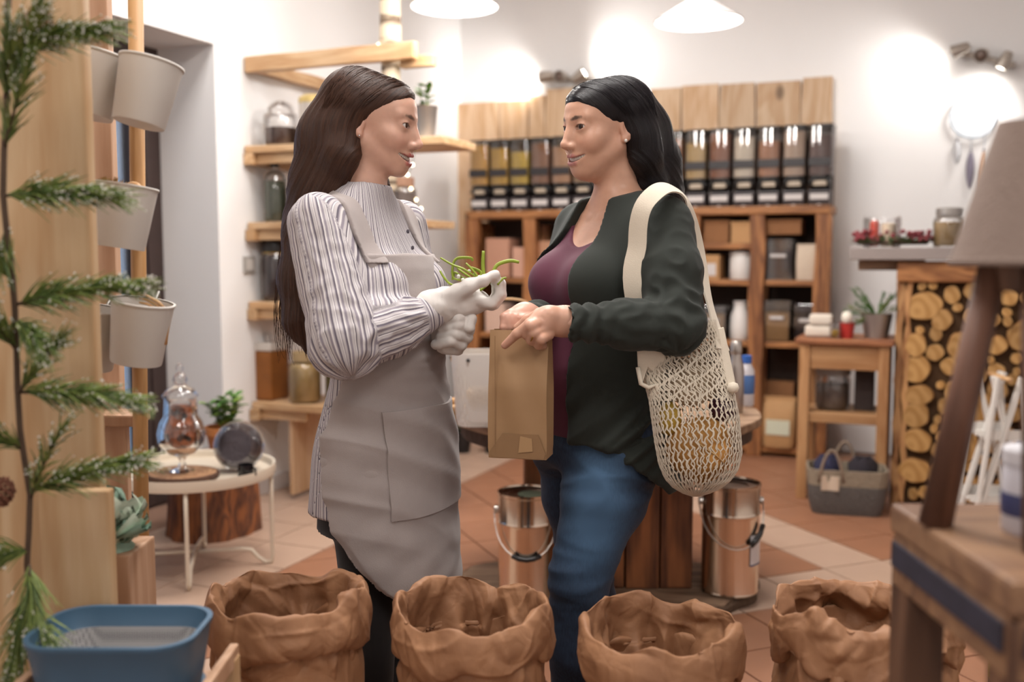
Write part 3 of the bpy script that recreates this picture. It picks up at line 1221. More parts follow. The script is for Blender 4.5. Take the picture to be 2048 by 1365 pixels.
F_brown = plain('brown_contents', '#5b3f33', .75, noise=.4, nscale=90, bump=.6, bscale=100)
F_green = plain('dark_green_contents', '#4d5440', .6, noise=.3, nscale=60)
F_greyb = plain('grey_brown_contents', '#9a8570', .7, noise=.2, nscale=60)
F_dark = plain('near_black_contents', '#3a2c30', .7, noise=.35, nscale=80, bump=.5)
F_cream = plain('cream_contents', '#cba96d', .75, noise=.2, nscale=22, bump=.5, bscale=40)
F_amber = plain('amber_wood_contents', '#8a531f', .6, noise=.3, nscale=14)
M_tin = plain('galvanised_tin', '#aeaaa6', .4, .85, noise=.12, nscale=14)
M_gold = plain('gold_lid', '#c2a34a', .35, .7)
y1 = SFY + .12
jar(on_shelf(567, y1, 1.75), .085, .215, F_brown, .52, 'squat glass jar half full of brown beans on the top shelf')
t = empty('metal_canister', on_shelf(632, y1, 1.75), 0, 'pale metal canister with a yellow lid on the top shelf', 'canister')
MB().lathe([(0, 0), (.066, 0), (.07, .008), (.07, .2), (0, .2)], n=24).build('canister_body', plain('pale_metal', '#cfc6bd', .35, .5), t, smooth=40)
MB().lathe([(0, .2), (.072, .2), (.072, .225), (.05, .24), (0, .242)], n=24).build('canister_lid', plain('yellow_brass_lid', '#d1b878', .4, .3), t, smooth=40)
MB().tube([(.07, 0, .16), (.11, 0, .15), (.11, 0, .07), (.07, 0, .05)], .007, 6).build('handle', M_tin, t, smooth=True)

# potted sprig at the right end of the top shelf
M_leaf = plain('fresh_leaf', '#4f7a35', .55, noise=.3, nscale=30)
M_leaf_l = plain('light_leaf', '#86a64a', .55, noise=.3, nscale=30)
M_stem = plain('plant_stem', '#5a6a38', .7)


def leaf(m, base, d, ln, w, up=(0, 0, 1), curl=.25):
    base, d, up = Vector(base), Vector(d).normalized(), Vector(up)
    s = d.cross(up)
    s = s.normalized() if s.length > 1e-4 else d.orthogonal().normalized()
    nrm = s.cross(d).normalized()
    rows = []
    for k in range(5):
        u = k / 4
        ww = w * math.sin(PI * (u * .86 + .08)) ** .8 * (.55 if k == 4 else 1)
        c = base + d * (ln * u) - nrm * (curl * ln * u * u)
        rows.append([c - s * ww + nrm * w * .25, c, c + s * ww + nrm * w * .25])
    m.grid(rows)


def plant(t, n_st, height, spread, ln, w, mat, seed, z0=0.):
    rnd = random.Random(seed)
    st = MB()
    lvs = []
    for i in range(n_st):
        a = rnd.uniform(0, 2 * PI)
        top = Vector((math.cos(a) * spread * rnd.uniform(.3, 1), math.sin(a) * spread * rnd.uniform(.3, 1), height * rnd.uniform(.7, 1)))
        base = Vector((math.cos(a) * .012, math.sin(a) * .012, 0))
        path = [base + (top - base) * (k / 4) + Vector((0, 0, .06 * height * math.sin(PI * k / 4))) + Vector((0, 0, z0)) for k in range(5)]
        st.tube(path, .0022, 5)
        for k in range(1, 5):
            for q in range(2):
                aa = rnd.uniform(0, 2 * PI)
                lvs.append((path[k], Vector((math.cos(aa), math.sin(aa), rnd.uniform(.1, .9)))))
    st.build('stems', M_stem, t, smooth=True)
    for k, (p, d) in enumerate(lvs):
        m = MB()
        leaf(m, p, d, ln * rnd.uniform(.7, 1.2), w)
        m.build('leaf', mat if rnd.random() < .6 else M_leaf_l, t, smooth=True)


t = empty('potted_plant', on_shelf(851, y1 - .03, 1.75), 0, 'green sprig in a small tin bucket on the top shelf', 'potted plant')
MB().lathe([(0, 0), (.045, 0), (.06, .14), (.064, .145), (.058, .145), (.052, .12), (0, .12)], n=20).build('bucket', M_tin, t, smooth=40)
plant(t, 3, .13, .04, .045, .012, M_leaf, 3, .12)
# second shelf bottles
for px, r, h, f, lab in ((553, .06, .31, F_green, 'tall glass bottle of dark green contents with a black pump'), (602, .055, .29, F_greyb, 'tall glass bottle of grey brown contents behind her hair')):
    t = empty('glass_bottle', on_shelf(px, y1, 1.38), 0, lab, 'bottle')
    MB().lathe([(0, .003), (r * .92, 0), (r, .01), (r, h * .72), (r * .8, h * .8), (r * .32, h * .84), (r * .32, h * .9)], n=22, cap=False).build('bottle_glass', M_glass, t, smooth=50)
    MB().lathe([(0, .006), (r - .006, .008), (r - .006, h * .66), (0, h * .66)], n=22).build('bottle_contents', f, t, smooth=50)
    pm_ = MB().lathe([(0, h * .88), (r * .36, h * .88), (r * .36, h * .95), (r * .15, h * .96), (r * .15, h), (0, h)], n=12)
    pm_.tube([(0, 0, h * .985), (-.03, -.01, h * .985), (-.04, -.012, h * .965)], .006, 6)
    pm_.build('pump', M_black, t, smooth=40)
jar(on_shelf(809, y1, 1.38), .06, .2, plain('taupe_candle', '#8d7b72', .6), .8, 'taupe jar behind the aproned woman beside the fairy lights', lid='cork', lidmat=plain('pinkish_lid', '#c79c82', .6))
# third shelf
jar(on_shelf(550, y1, .99), .073, .30, F_dark, .9, 'glass jar of near black contents with a gold rimmed black lid', lid='cork', lidmat=M_black, neck=.82)
g_ = MB().lathe([(.062, .236), (.065, .238), (.065, .252), (.062, .254)], n=24)
g_.build('gold_ring', M_gold, bpy.data.objects[[o.name for o in COL.objects if o.type == 'EMPTY'][-1]], smooth=True)
# fourth shelf
y4 = SFY + .13
t = empty('storage_canister', on_shelf(531, y4, .49), 0, 'square brown canister with a glass knob lid on the lowest shelf', 'canister')
MB().box((0, 0, .125), (.15, .15, .25)).build('canister_body', F_amber, t, bevel=.012)
MB().box((0, 0, .27), (.156, .156, .04)).build('canister_lid', plain('pale_lid', '#cfc7bf', .5), t, bevel=.006)
MB().lathe([(0, .29), (.012, .29), (.02, .31), (.02, .33), (0, .342)], n=14).build('knob', M_glass, t, smooth=True)
jar(on_shelf(605, y4 - .03, .49), .082, .255, F_cream, .92, 'glass jar of cream coloured flakes with a tan lid on the lowest shelf', lid='cork', neck=.66, lidmat=plain('tan_lid', '#b39a72', .8))
t = empty('white_carton', on_shelf(569, y4 + .12, .49), 0, 'white carton standing between the canister and cream jar', 'carton')
MB().box((0, 0, .08), (.05, .06, .16)).build('carton_body', plain('carton_white', '#dcd6d2', .6), t, bevel=.003)
MB().box((0, 0, .165), (.044, .05, .012)).build('carton_top', plain('carton_grey', '#b5aaa6', .6), t, bevel=.002)
jar(on_shelf(668, y4 + .05, .49), .055, .22, plain('olive_contents', '#8d8450', .7, noise=.2), .85, 'glass jar of olive contents partly behind the apron', neck=.8, lid='cork', lidmat=M_lab)
t = empty('card_packet', on_shelf(562, y4 + .2, .49), 0, 'blue and white packet standing tall behind the canister', 'packet')
MB().box((0, 0, .2), (.075, .04, .4)).build('packet_body', plain('packet_white', '#cfd0d6', .5), t, bevel=.004)
MB().box((0, -.022, .33), (.05, .004, .08)).build('packet_print', plain('packet_blue', '#3d6fb0', .5), t)

# fairy lights on the pole and down beside it
t = empty('fairy_lights', on_shelf(815, y1 + .12, 1.38), 0, 'string of tiny warm fairy lights near the birch pole', 'fairy lights')
pts = [on_y(px, py, SFY + .14) - Vector(t.location) for px, py in ((757, 90), (752, 108), (775, 130), (812, 180), (835, 260), (825, 330), (815, 350), (822, 378), (832, 400), (842, 418), (825, 430), (845, 445), (832, 470))]
MB().tube(pts, .0015, 5).build('wire', plain('lights_wire', '#6c7a52', .6), t)
for p in pts[:2] + pts[5:]:
    MB().lathe([(0, -.008), (.007, -.003), (.007, .004), (0, .009)], p, 8).build('bulb', plain('fairy_glow', (1, .8, .5), .4, emit=12.), t, smooth=True)

# light switch
p = on_x(496, 530, XL)
t = empty('light_switch', (XL + .002, p.y, p.z), 0, 'grey light switch on the left wall below the shelves', 'light switch')
MB().box((.005, 0, 0), (.01, .085, .085)).build('switch_plate', plain('switch_grey', '#a8a29c', .5), t, bevel=.003)
MB().box((.012, 0, 0), (.008, .05, .055)).build('rocker', plain('switch_light', '#c3bdb7', .5), t, bevel=.002)

# --- tray table
tc_ = Vector((-2.62, 3.02, 0))
tray = empty('tray_table', tc_, 0, 'cream round metal tray table by the left window', 'side table')
M_cm = plain('cream_enamel', '#d9cbb8', .4)
TZ, TR = .385, .30
MB().lathe([(0, TZ - .004), (TR - .008, TZ - .004), (TR - .004, TZ + .02), (TR + .006, TZ + .024), (TR + .008, TZ), (TR + .004, TZ - .018), (0, TZ - .018)], n=48).build('tray_top', M_cm, tray, smooth=40)
for k in range(2):
    a = .6 + k * PI / 2
    for s in (1, -1):
        ax = Vector((math.cos(a), math.sin(a), 0)) * s
        p0 = ax * (TR - .012)
        ft = ax * (TR - .012)
        path = [p0 + Vector((0, 0, TZ - .018)), p0 + Vector((0, 0, .25)), ft + Vector((0, 0, .03)), ft * .985 + Vector((0, 0, .009)), ft * .9 + Vector((0, 0, .008)), ft * .80 + Vector((0, 0, .03)), ft * .72 + Vector((0, 0, .06)), ft * .60 + Vector((0, 0, .065)), ft * .02 + Vector((0, 0, .065 + .016 * k))]
        MB().tube(path, .008, 8).build('leg', M_cm, tray, smooth=True)

# wooden slice, footed jar, round jar
ws = wpt(340, 945, 3.62)
p = Vector((tc_.x + .03, tc_.y - .1, TZ + .0))
t = empty('wood_slice', p, 0, 'bark edged wood slice under the footed jar', 'wood slice')
MB().lathe([(0, 0), (.12, 0), (.125, .009), (.12, .018), (0, .018)], n=28, sx=1.1).build('slice_face', wood('slice_wood', '#c49a72', '#8a5c3c', 'Z', 10, knots=False), t, smooth=40)
MB().lathe([(.118, 0), (.127, .004), (.126, .016), (.118, .019)], n=28, sx=1.1, cap=False).build('bark_edge', plain('bark', '#4f3527', .9, noise=.4, nscale=50, bump=.8, bscale=60), t)
aj = empty('apothecary_jar', (p.x, p.y, TZ + .018), 0, 'tall footed glass jar of dark amber dried fruit with a pointed lid', 'jar')
pr = [(.045, 0), (.046, .006), (.014, .02), (.011, .045), (.02, .062), (.055, .075), (.083, .11), (.088, .15), (.078, .19), (.062, .215), (.058, .28), (.062, .285)]
MB().lathe([(0, 0)] + pr, n=32, cap=False).build('jar_glass', M_glass, aj, smooth=60)
vm, N, L, b = nmat('dried_fruit')
tcn = N.new('ShaderNodeTexCoord')
vo = N.new('ShaderNodeTexVoronoi')
vo.inputs['Scale'].default_value = 42
L.new(tcn.outputs['Object'], vo.inputs['Vector'])
rp = N.new('ShaderNodeValToRGB')
rp.color_ramp.elements[0].color = (*hexc('#1c0d09'), 1)
rp.color_ramp.elements[0].position = .2
rp.color_ramp.elements[1].color = (*hexc('#8a420a'), 1)
rp.color_ramp.elements[1].position = .85
sp = N.new('ShaderNodeSeparateColor')
L.new(vo.outputs['Color'], sp.inputs[0])
L.new(sp.outputs[0], rp.inputs[0])
L.new(rp.outputs[0], b.inputs['Base Color'])
b.inputs['Roughness'].default_value = .4
bp = N.new('ShaderNodeBump')
bp.inputs['Strength'].default_value = .8
bp.inputs['Distance'].default_value = .01
L.new(vo.outputs['Distance'], bp.inputs['Height'])
L.new(bp.outputs[0], b.inputs['Normal'])
MB().lathe([(0, .066), (.05, .08), (.078, .112), (.083, .15), (.073, .188), (.057, .213), (.053, .25), (0, .255)], n=32).build('dried_fruit', vm, aj, smooth=60)
MB().lathe([(.064, .285), (.067, .292), (.05, .315), (.03, .325), (.022, .338), (.028, .352), (.02, .37), (.01, .378), (.014, .395), (.008, .41), (0, .414)], n=24, cap=False).build('jar_lid', M_glass, aj, smooth=60)
rj = empty('round_jar', (tc_.x + .16, tc_.y + .07, TZ + .0), .5, 'round glass jar lying on its side with grey contents', 'jar')
S = Matrix.Translation((0, 0, .098)) @ RX(math.radians(78))
pr = [(0, -.09), (.05, -.085), (.085, -.05), (.098, 0), (.09, .045), (.068, .07), (.06, .085), (.066, .095)]
MB().lathe(pr, n=28, M=S, cap=False).build('jar_glass', M_glass, rj, smooth=60)
MB().lathe([(0, -.082), (.045, -.078), (.078, -.045), (.088, 0), (.08, .03), (0, .034)], n=28, M=S).build('jar_contents', plain('charcoal_contents', '#4b4348', .8, noise=.2, nscale=90, bump=.4), rj, smooth=60)

# stump with potted plant
sp_ = rot((-1.33, 4.33, 0))
st = empty('tree_stump', (sp_.x, sp_.y, 0), .4, 'cut tree stump seat behind the tray table', 'stump')
rows = []
n = 40
barkm = wood('stump_bark', '#a9683a', '#4a2c22', 'Z', 5, rough=.8, stretch=4, bump=.8)
mm = MB()
for k in range(10):
    z = .33 * k / 9
    rows.append([((.185 + .02 * (1 - k / 9) ** 2 + .012 * math.sin(3 * a + k * .2) + .006 * math.sin(11 * a)) * math.cos(a), (.185 + .02 * (1 - k / 9) ** 2 + .012 * math.sin(3 * a + k * .2) + .006 * math.sin(11 * a)) * math.sin(a), z) for a in [2 * PI * i / n for i in range(n)]])
mm.grid([[r[i] for r in rows] for i in range(n)], closed_u=True)
mm.build('stump_bark', barkm, st, smooth=True)
MB().prism([(p_[0] * .985, p_[1] * .985) for p_ in rows[-1]], .01, Matrix.Translation((0, 0, .322))).build('cut_face', wood('cut_wood', '#c08a58', '#8a5a35', 'Z', 9, knots=False), st)
pt = empty('potted_plant', (sp_.x + .1, sp_.y - .01, .333), 0, 'bushy green plant in a terracotta pot on the stump', 'potted plant')
MB().lathe([(0, 0), (.062, 0), (.085, .11), (.092, .112), (.092, .145), (.084, .145), (.08, .125), (0, .12)], n=24).build('pot', plain('terracotta_pot', '#c27a43', .75, noise=.15, nscale=12), pt, smooth=40)
plant(pt, 14, .15, .10, .05, .016, M_leaf, 8, .12)
t = empty('black_mug', wpt(425, 905, 4.1), 0, 'small glossy black cup beside the round jar', 'cup')
t.location = (tc_.x + .26, tc_.y - .02, TZ - .004)
MB().lathe([(0, 0), (.026, 0), (.03, .01), (.03, .055), (.027, .055), (.026, .01), (0, .008)], n=20).build('cup_body', plain('glossy_black', '#17161a', .15), t, smooth=40)
MB().tube([(.03, 0, .045), (.045, 0, .042), (.045, 0, .02), (.03, 0, .014)], .004, 6).build('cup_handle', MATS['glossy_black'], t, smooth=True)

# ================================================================ FOREGROUND LEFT STAND
random.seed(21)


def cam_thing(name, base, label, cat, group=None):
    """thing whose parts are laid out in camera-aligned axes around its base point (right, depth, up)"""
    w = rot(base)
    t = empty(name, (w.x, w.y, base[2]), YAW, label, cat, group)
    t['_base'] = list(base)
    del t['_base']
    return t


def rel(base):
    b = Vector(base)
    return lambda px, py, d: cpt(px, py, d) - b


B0 = Vector((cpt(90, 1300, 1.55).x, 1.6, 0))
stand = cam_thing('plank_stand', B0, 'tall pine plank display stand at the left edge with white pots', 'display stand')
M_pl = wood('stand_pine', '#dcbd96', '#bf9567', 'Z', 4.5, stretch=10)
M_pl2 = wood('stand_pine_pale', '#d9b193', '#b98d6c', 'Z', 4.5, stretch=10)


def plank_px(name, px0, px1, py_top, d, z0, th, mat, zt=None, pxt=None):
    a = cpt(px0, 680, d)
    b = cpt(px1, 680, d)
    zt = zt if zt is not None else cpt((px0 + px1) / 2, py_top, d).z
    m = MB().box((0, 0, 0), (b.x - a.x, th, zt - z0))
    return m.build(name, mat, stand, bevel=.004, loc=((a.x + b.x) / 2 - B0.x, d + th / 2 - B0.y, (zt + z0) / 2))


plank_px('plank', -70, 188, 0, 1.55, 0, .03, M_pl, zt=1.75)
plank_px('plank', 62, 204, 983, 1.515, 0, .028, M_pl)
plank_px('plank', 203, 244, 1112, 1.62, 0, .12, M_pl2)
plank_px('plank', 150, 236, 0, 1.95, 0, .03, M_pl2, zt=2.0)
plank_px('ledge', 120, 262, 832, 1.86, cpt(200, 855, 1.86).z, .09, M_pl2)
plank_px('plank', 150, 246, 856, 1.90, .0, .02, M_pl2, zt=cpt(200, 855, 1.86).z)
a, b_ = cpt(277, -20, 1.84), cpt(262, 900, 1.84)
pole = [Vector((a.x + .001, 1.84, 2.0)) - B0, Vector((b_.x, 1.84, 0.0)) - B0]
MB().tube(pole, .0135, 14).build('dowel_pole', wood('dowel_wood', '#cfa06c', '#ae7f4c', 'Z', 6, knots=False), stand, smooth=True)
for z in (1.55, 1.27, 1.05):
    MB().tube([Vector((cpt(195, 500, 1.93).x, 1.93, z)) - B0, Vector((cpt(275, 500, 1.84).x, 1.84, z)) - B0], .006, 8).build('hanging_rail', M_tin, stand, smooth=True)

# white hanging pots
M_pot = plain('matte_white_pot', '#d6d0c9', .55)
M_pot_in = plain('pot_inside', '#c3b9b0', .7)


def pot(px, py, d, lean, nod, label, sc=.92):
    c = cpt(px, py, d)
    w = rot(c)
    t = empty('hanging_pot', w, 0, label, 'pot', 'white pots on the plank stand')
    t.rotation_euler = (Matrix.Rotation(YAW, 3, 'Z') @ Matrix.Rotation(lean, 3, 'Y') @ Matrix.Rotation(nod, 3, 'X')).to_euler()
    R1, R0, H = .058 * sc, .047 * sc, .118 * sc
    z = -H / 2
    MB().lathe([(0, z), (R0, z), (R0 + .001, z + .003), (R1, z + H), (R1 - .002, z + H), (R0 - .002, z + .006), (0, z + .006)], n=36).build('pot_body', M_pot, t, smooth=40)
    MB().lathe([(R1 - .001, z + H - .002), (R1 + .002, z + H - .001), (R1 + .002, z + H + .003), (R1 - .002, z + H + .003)], n=36, cap=False).build('rim', M_pot, t, smooth=True)
    MB().tube([(0, R1, z + H - .01), (0, R1 + .02, z + H + .012), (0, R1 + .03, z + H - .005)], .003, 6).build('hook', M_tin, t, smooth=True)
    return t


pot(186, 172, 1.80, .20, -.12, 'white pot high on the stand, half hidden by the plank')
pot(290, 188, 1.76, .20, -.12, 'white pot hanging highest and furthest right on the stand')
pc = pot(245, 435, 1.77, .14, -.05, 'white pot with wooden brushes at mid height on the stand')
pot(180, 678, 1.80, .16, .06, 'white pot low on the stand, half hidden by the plank')
pe = pot(279, 666, 1.76, .17, .06, 'white pot with a wooden fork, lowest right on the stand')
M_beech = wood('beech', '#dfb98c', '#c5935f', 'Z', 8, knots=False)
M_bristle = plain('bristle', '#b08a55', .9, noise=.4, nscale=120, bump=.8, bscale=150)

# wooden brushes in the mid pot
w = wpt(222, 400, 1.77)
t = empty('wooden_brush', w, .3, 'round wooden brush with bristles in the middle pot', 'brush')
MB().lathe([(0, -.03), (.02, -.028), (.024, .0), (.022, .022), (0, .028)], n=18, M=RY(-.3)).build('brush_head', M_beech, t, smooth=True)
m = MB()
rnd = random.Random(2)
for k in range(90):
    a, el = rnd.uniform(0, 2 * PI), rnd.uniform(.15, 1.3)
    d = Vector((math.cos(a) * math.cos(el), math.sin(a) * math.cos(el), math.sin(el)))
    m.tube([d * .018, d * .042], [.0011, .0007], 4, cap=False)
o = m.build('bristles', M_bristle, t)
o['kind'] = 'stuff'
w = wpt(262, 396, 1.78)
t = empty('wooden_scoop', w, 0, 'pale wooden disc handle leaning in the middle pot', 'kitchen tool')
MB().lathe([(0, -.008), (.026, -.007), (.03, 0), (.026, .007), (0, .008)], n=24, M=RX(PI / 2 - .2)).build('scoop_head', M_beech, t, smooth=True)
MB().tube([(0, 0, -.025), (-.005, .005, -.08)], .006, 8).build('scoop_handle', M_beech, t, smooth=True)
# wooden fork in the low pot
w = wpt(312, 622, 1.76)
t = empty('wooden_fork', w, YAW, 'wooden fork resting in the lowest right pot', 'fork')
f = MB()
f.tube([(.012, 0, -.06), (.016, 0, -.02), (.012, 0, .0)], [.006, .008, .013], 10, flat=.5)
f.build('fork_handle', M_beech, t, smooth=True)
for k in range(4):
    s = (k - 1.5) * .0062
    MB().tube([(.012 + s * .6, 0, -.004 + s * .5), (.0 + s * .6, -.002, .008 + s * .8), (-.014, -.003, .016 + s * 1.1), (-.028, -.003, .0185 + s * 1.2)], [.0032, .0029, .0025, .0015], 8).build('tine', M_beech, t, smooth=True)

# --- pine garland
g0 = cpt(20, 700, 1.47)
gar = cam_thing('pine_garland', Vector((g0.x, g0.y, .3)), 'frosted artificial pine garland hanging down the plank stand', 'garland')
gb = Vector((g0.x, g0.y, .3))
gp = lambda px, py, d=1.44: cpt(px, py, d) - gb
M_ndl = plain('pine_needle', '#74823f', .55, noise=.35, nscale=25)
M_ndl_d = plain('pine_needle_dark', '#4d6330', .55, noise=.3, nscale=25)
M_frost = plain('frost_white', '#d9d6cc', .7, noise=.1)
M_twig = plain('twig_brown', '#4a3728', .8, noise=.3, nscale=40)
stem_px = [(20, -40), (13, 60), (14, 130), (14, 200), (8, 300), (6, 390), (14, 470), (24, 540), (30, 620), (33, 700), (35, 780), (40, 860), (52, 940), (60, 990), (58, 1060), (54, 1130), (62, 1210), (70, 1300), (74, 1400)]
MB().tube([gp(*p) for p in stem_px], .0045, 8).build('stem', M_twig, gar, smooth=True)


def sprig(p0, p1, n=95, ln=.062, frost=26, d0=1.44, d1=1.41, seed=0, sag=.0, ang=.5, dense=1.):
    rnd = random.Random(seed)
    a, b = gp(*p0, d0), gp(*p1, d1)
    L = (b - a).length
    ax = (b - a) / L
    c1 = a + (b - a) * .5 + Vector((0, 0, .06 * L - sag))
    curve = lambda u: a * (1 - u) ** 2 + c1 * 2 * u * (1 - u) + b * u * u
    s = MB().tube([curve(k / 6) for k in range(7)], [.003, .0028, .0025, .002, .0018, .0015, .001], 6).build('sprig', M_twig, gar, smooth=True)
    m = MB()
    fr = MB()
    for k in range(int(n * dense)):
        u = rnd.random() ** .9 * .98 + .02
        p = curve(u)
        t = (curve(min(u + .05, 1)) - curve(max(u - .05, 0))).normalized()
        az = rnd.uniform(0, 2 * PI)
        o1 = t.orthogonal().normalized()
        o2 = t.cross(o1)
        sp_ = ang * rnd.uniform(.5, 1.25) * (1.15 - .45 * u)
        dr = (t * math.cos(sp_) + (o1 * math.cos(az) + o2 * math.sin(az)) * math.sin(sp_))
        l = ln * rnd.uniform(.65, 1.15) * (1 - .25 * u)
        q = p + dr * l + Vector((0, 0, -.006 * rnd.random()))
        m.cur = 0 if rnd.random() < .6 else 1
        m.tube([p, p + dr * l * .55 + Vector((0, 0, .002)), q], [.0013, .0011, .0004], 3, cap=False)
        if rnd.random() < frost / n * (.35 + 1.2 * u):
            r = rnd.uniform(.0010, .0020)
            for zz in range(rnd.choice((1, 2, 3))):
                fq = p + dr * l * rnd.uniform(.5, 1.02)
                fr.lathe([(0, -r), (r * .8, -r * .5), (r * .9, r * .4), (0, r)], fq + Vector((rnd.uniform(-1, 1), rnd.uniform(-1, 1), rnd.uniform(-1, 1))) * .002, 5)
    o = m.build('needles', [M_ndl, M_ndl_d], s, fix=False)
    o['kind'] = 'stuff'
    if fr.v:
        o = fr.build('frost', M_frost, s, fix=False)
        o['kind'] = 'stuff'


SPR = [((14, 100), (215, 62), 1.4), ((14, 190), (75, 30), .8), ((10, 200), (24, 60), .6), ((6, 392), (225, 395), 1.6), ((8, 300), (60, 120), .5),
       ((30, 610), (262, 575), 1.6), ((24, 560), (-40, 480), .9), ((30, 640), (80, 690), .9), ((36, 785), (262, 805), 1.6), ((35, 790), (110, 690), .5),
       ((60, 985), (270, 925), 1.6), ((45, 900), (-30, 860), .7), ((58, 1100), (-20, 1120), .8), ((60, 1000), (120, 860), .35), ((62, 1180), (20, 1360), 1.3), ((66, 1220), (95, 1300), .8), ((58, 1130), (70, 1260), .7), ((10, 470), (-30, 600), .7), ((33, 700), (-20, 640), .7)]
for i, (p0, p1, dn) in enumerate(SPR):
    sprig(p0, p1, 180, seed=i + 1, dense=dn, frost=85, d1=1.40 if p1[0] < 200 else 1.43)
# cones
for k, (px, py) in enumerate(((78, 48), (2, 985))):
    c = gp(px, py, 1.45)
    s = MB()
    for r in range(7):
        z = -.018 + r * .006
        rr = .017 * math.sin(PI * (r + 1) / 8.5)
        for q in range(8):
            a = 2 * PI * q / 8 + r * .4
            s.lathe([(0, -.004), (.005, 0), (0, .005)], c + Vector((rr * math.cos(a), rr * math.sin(a), z)), 6, M=RZ(a) @ RY(.7))
    s.build('pine_cone', plain('cone_brown', '#6d4330', .8, noise=.3, nscale=60), gar, smooth=30)

# --- pale green cabbage-like succulent on the short post
sb = cpt(228, 1108, 1.66)
suc = cam_thing('succulent', sb, 'pale grey green rosette succulent on the short plank', 'succulent')
M_suc = plain('pale_succulent', '#c6d3bf', .5, noise=.12, nscale=20)
M_suc2 = plain('dark_succulent', '#93b19d', .5, noise=.15, nscale=20)


def cup_leaf(base, d, ln, w, mat, roll=.9):
    d = Vector(d).normalized()
    s = d.cross(Vector((0, 0, 1))).normalized()
    nn = s.cross(d).normalized()
    rows = []
    for i in range(9):
        u = i / 8
        ww = w * (math.sin(PI * (u * .8 + .12)) ** .75)
        row = []
        for j in range(9):
            v = j / 8 * 2 - 1
            ruff = .006 * math.sin(v * 9 + u * 5) * abs(v) * u
            row.append(Vector(base) + d * (ln * u) + s * (ww * math.sin(v * roll) / math.sin(roll)) + nn * (w * .55 * (1 - math.cos(v * roll)) + .18 * ln * u * u + ruff))
        rows.append(row)
    top = [[p + nn * .0035 for p in r] for r in rows]
    m = MB()
    m.grid(rows)
    m.grid(top, flip=True)
    m.build('leaf', mat, suc, smooth=True, fix=False)


rnd = random.Random(5)
for k, (dx, dz, yy, ln, w, mt) in enumerate(((.9, .55, -.2, .075, .045, 0), (.6, .9, -.3, .085, .05, 0), (-.5, .9, 0, .06, .035, 1), (.9, .1, -.35, .07, .036, 1), (.5, .3, -.9, .05, .03, 1), (-.6, .4, -.5, .05, .03, 0), (.2, 1, .3, .07, .035, 1), (.8, .35, .5, .06, .03, 0))):
    cup_leaf((dx * .004, yy * .004, .012 + .005 * k), (dx, yy, dz), ln, w, M_suc if mt == 0 else M_suc2)
for k, (x, z, mt) in enumerate(((.012, .052, 0), (.022, .022, 1), (-.008, .075, 1))):
    for q in range(5):
        a = q * 1.3 + k
        cup_leaf((x, -.01, z), (math.cos(a) * .7 + .5, math.sin(a) * .6 - .3, .65), .038, .022, M_suc if (q + mt) % 2 == 0 else M_suc2)
MB().lathe([(0, 0), (.03, 0), (.035, .012), (.02, .03), (0, .04)], n=14).build('core', M_suc2, suc, smooth=True)

# --- blue colander basket on a low crate
cb = Vector((cpt(243, 1270, 1.405).x, 1.405, .585))
bk = cam_thing('colander_basket', cb, 'slate blue rounded colander basket with a perforated liner', 'basket')
M_blue = plain('slate_blue', '#44637c', .45, noise=.05)
pfm, N, L, b = nmat('perforated_liner')
tcn = N.new('ShaderNodeTexCoord')
vo = N.new('ShaderNodeTexVoronoi')
vo.inputs['Scale'].default_value = 260
vo.inputs['Randomness'].default_value = 0
L.new(tcn.outputs['Object'], vo.inputs['Vector'])
rp = N.new('ShaderNodeValToRGB')
rp.color_ramp.elements[0].position = .28
rp.color_ramp.elements[0].color = (.035, .03, .035, 1)
rp.color_ramp.elements[1].position = .36
rp.color_ramp.elements[1].color = (*hexc('#b6b3b2'), 1)
L.new(vo.outputs['Distance'], rp.inputs[0])
L.new(rp.outputs[0], b.inputs['Base Color'])
b.inputs['Roughness'].default_value = .4
b.inputs['Metallic'].default_value = .3


def rrect(hx, hy, r, z, n=8):
    pts = []
    for cx_, cy_, a0 in ((hx - r, hy - r, 0), (-hx + r, hy - r, PI / 2), (-hx + r, -hy + r, PI), (hx - r, -hy + r, 3 * PI / 2)):
        for k in range(n + 1):
            a = a0 + PI / 2 * k / n
            pts.append((cx_ + r * math.cos(a), cy_ + r * math.sin(a), z))
    return pts


def shell(rings, name, mat, parent, smooth=50, close_last=False):
    m = MB()
    m.grid([[r[i] for r in rings] for i in range(len(rings[0]))], closed_u=True)
    if close_last:
        n = len(rings[0])
        o = len(m.v)
        m.v += list(rings[-1])
        m.f.append(tuple(o + i for i in range(n)))
        m.mi.append(0)
    return m.build(name, mat, parent, smooth=smooth)


shell([rrect(.105, .072, .05, .0), rrect(.11, .076, .05, .03), rrect(.118, .084, .052, .088), rrect(.121, .087, .054, .092), rrect(.121, .087, .054, .098), rrect(.114, .080, .05, .098), rrect(.112, .078, .05, .07), rrect(.109, .075, .05, .066)], 'basket_wall', M_blue, bk)
shell([rrect(.109, .075, .05, .068), rrect(.103, .07, .048, .03), rrect(.096, .062, .045, .012), rrect(.05, .03, .02, .010)], 'perforated_liner', pfm, bk, close_last=True)
shell([rrect(.11, .078, .05, .002), rrect(.05, .03, .02, .001)], 'basket_floor', M_blue, bk, close_last=True)
MB().box((-.075, .0835, .075), (.012, .006, .02)).build('rivet', M_black, bk, bevel=.002)
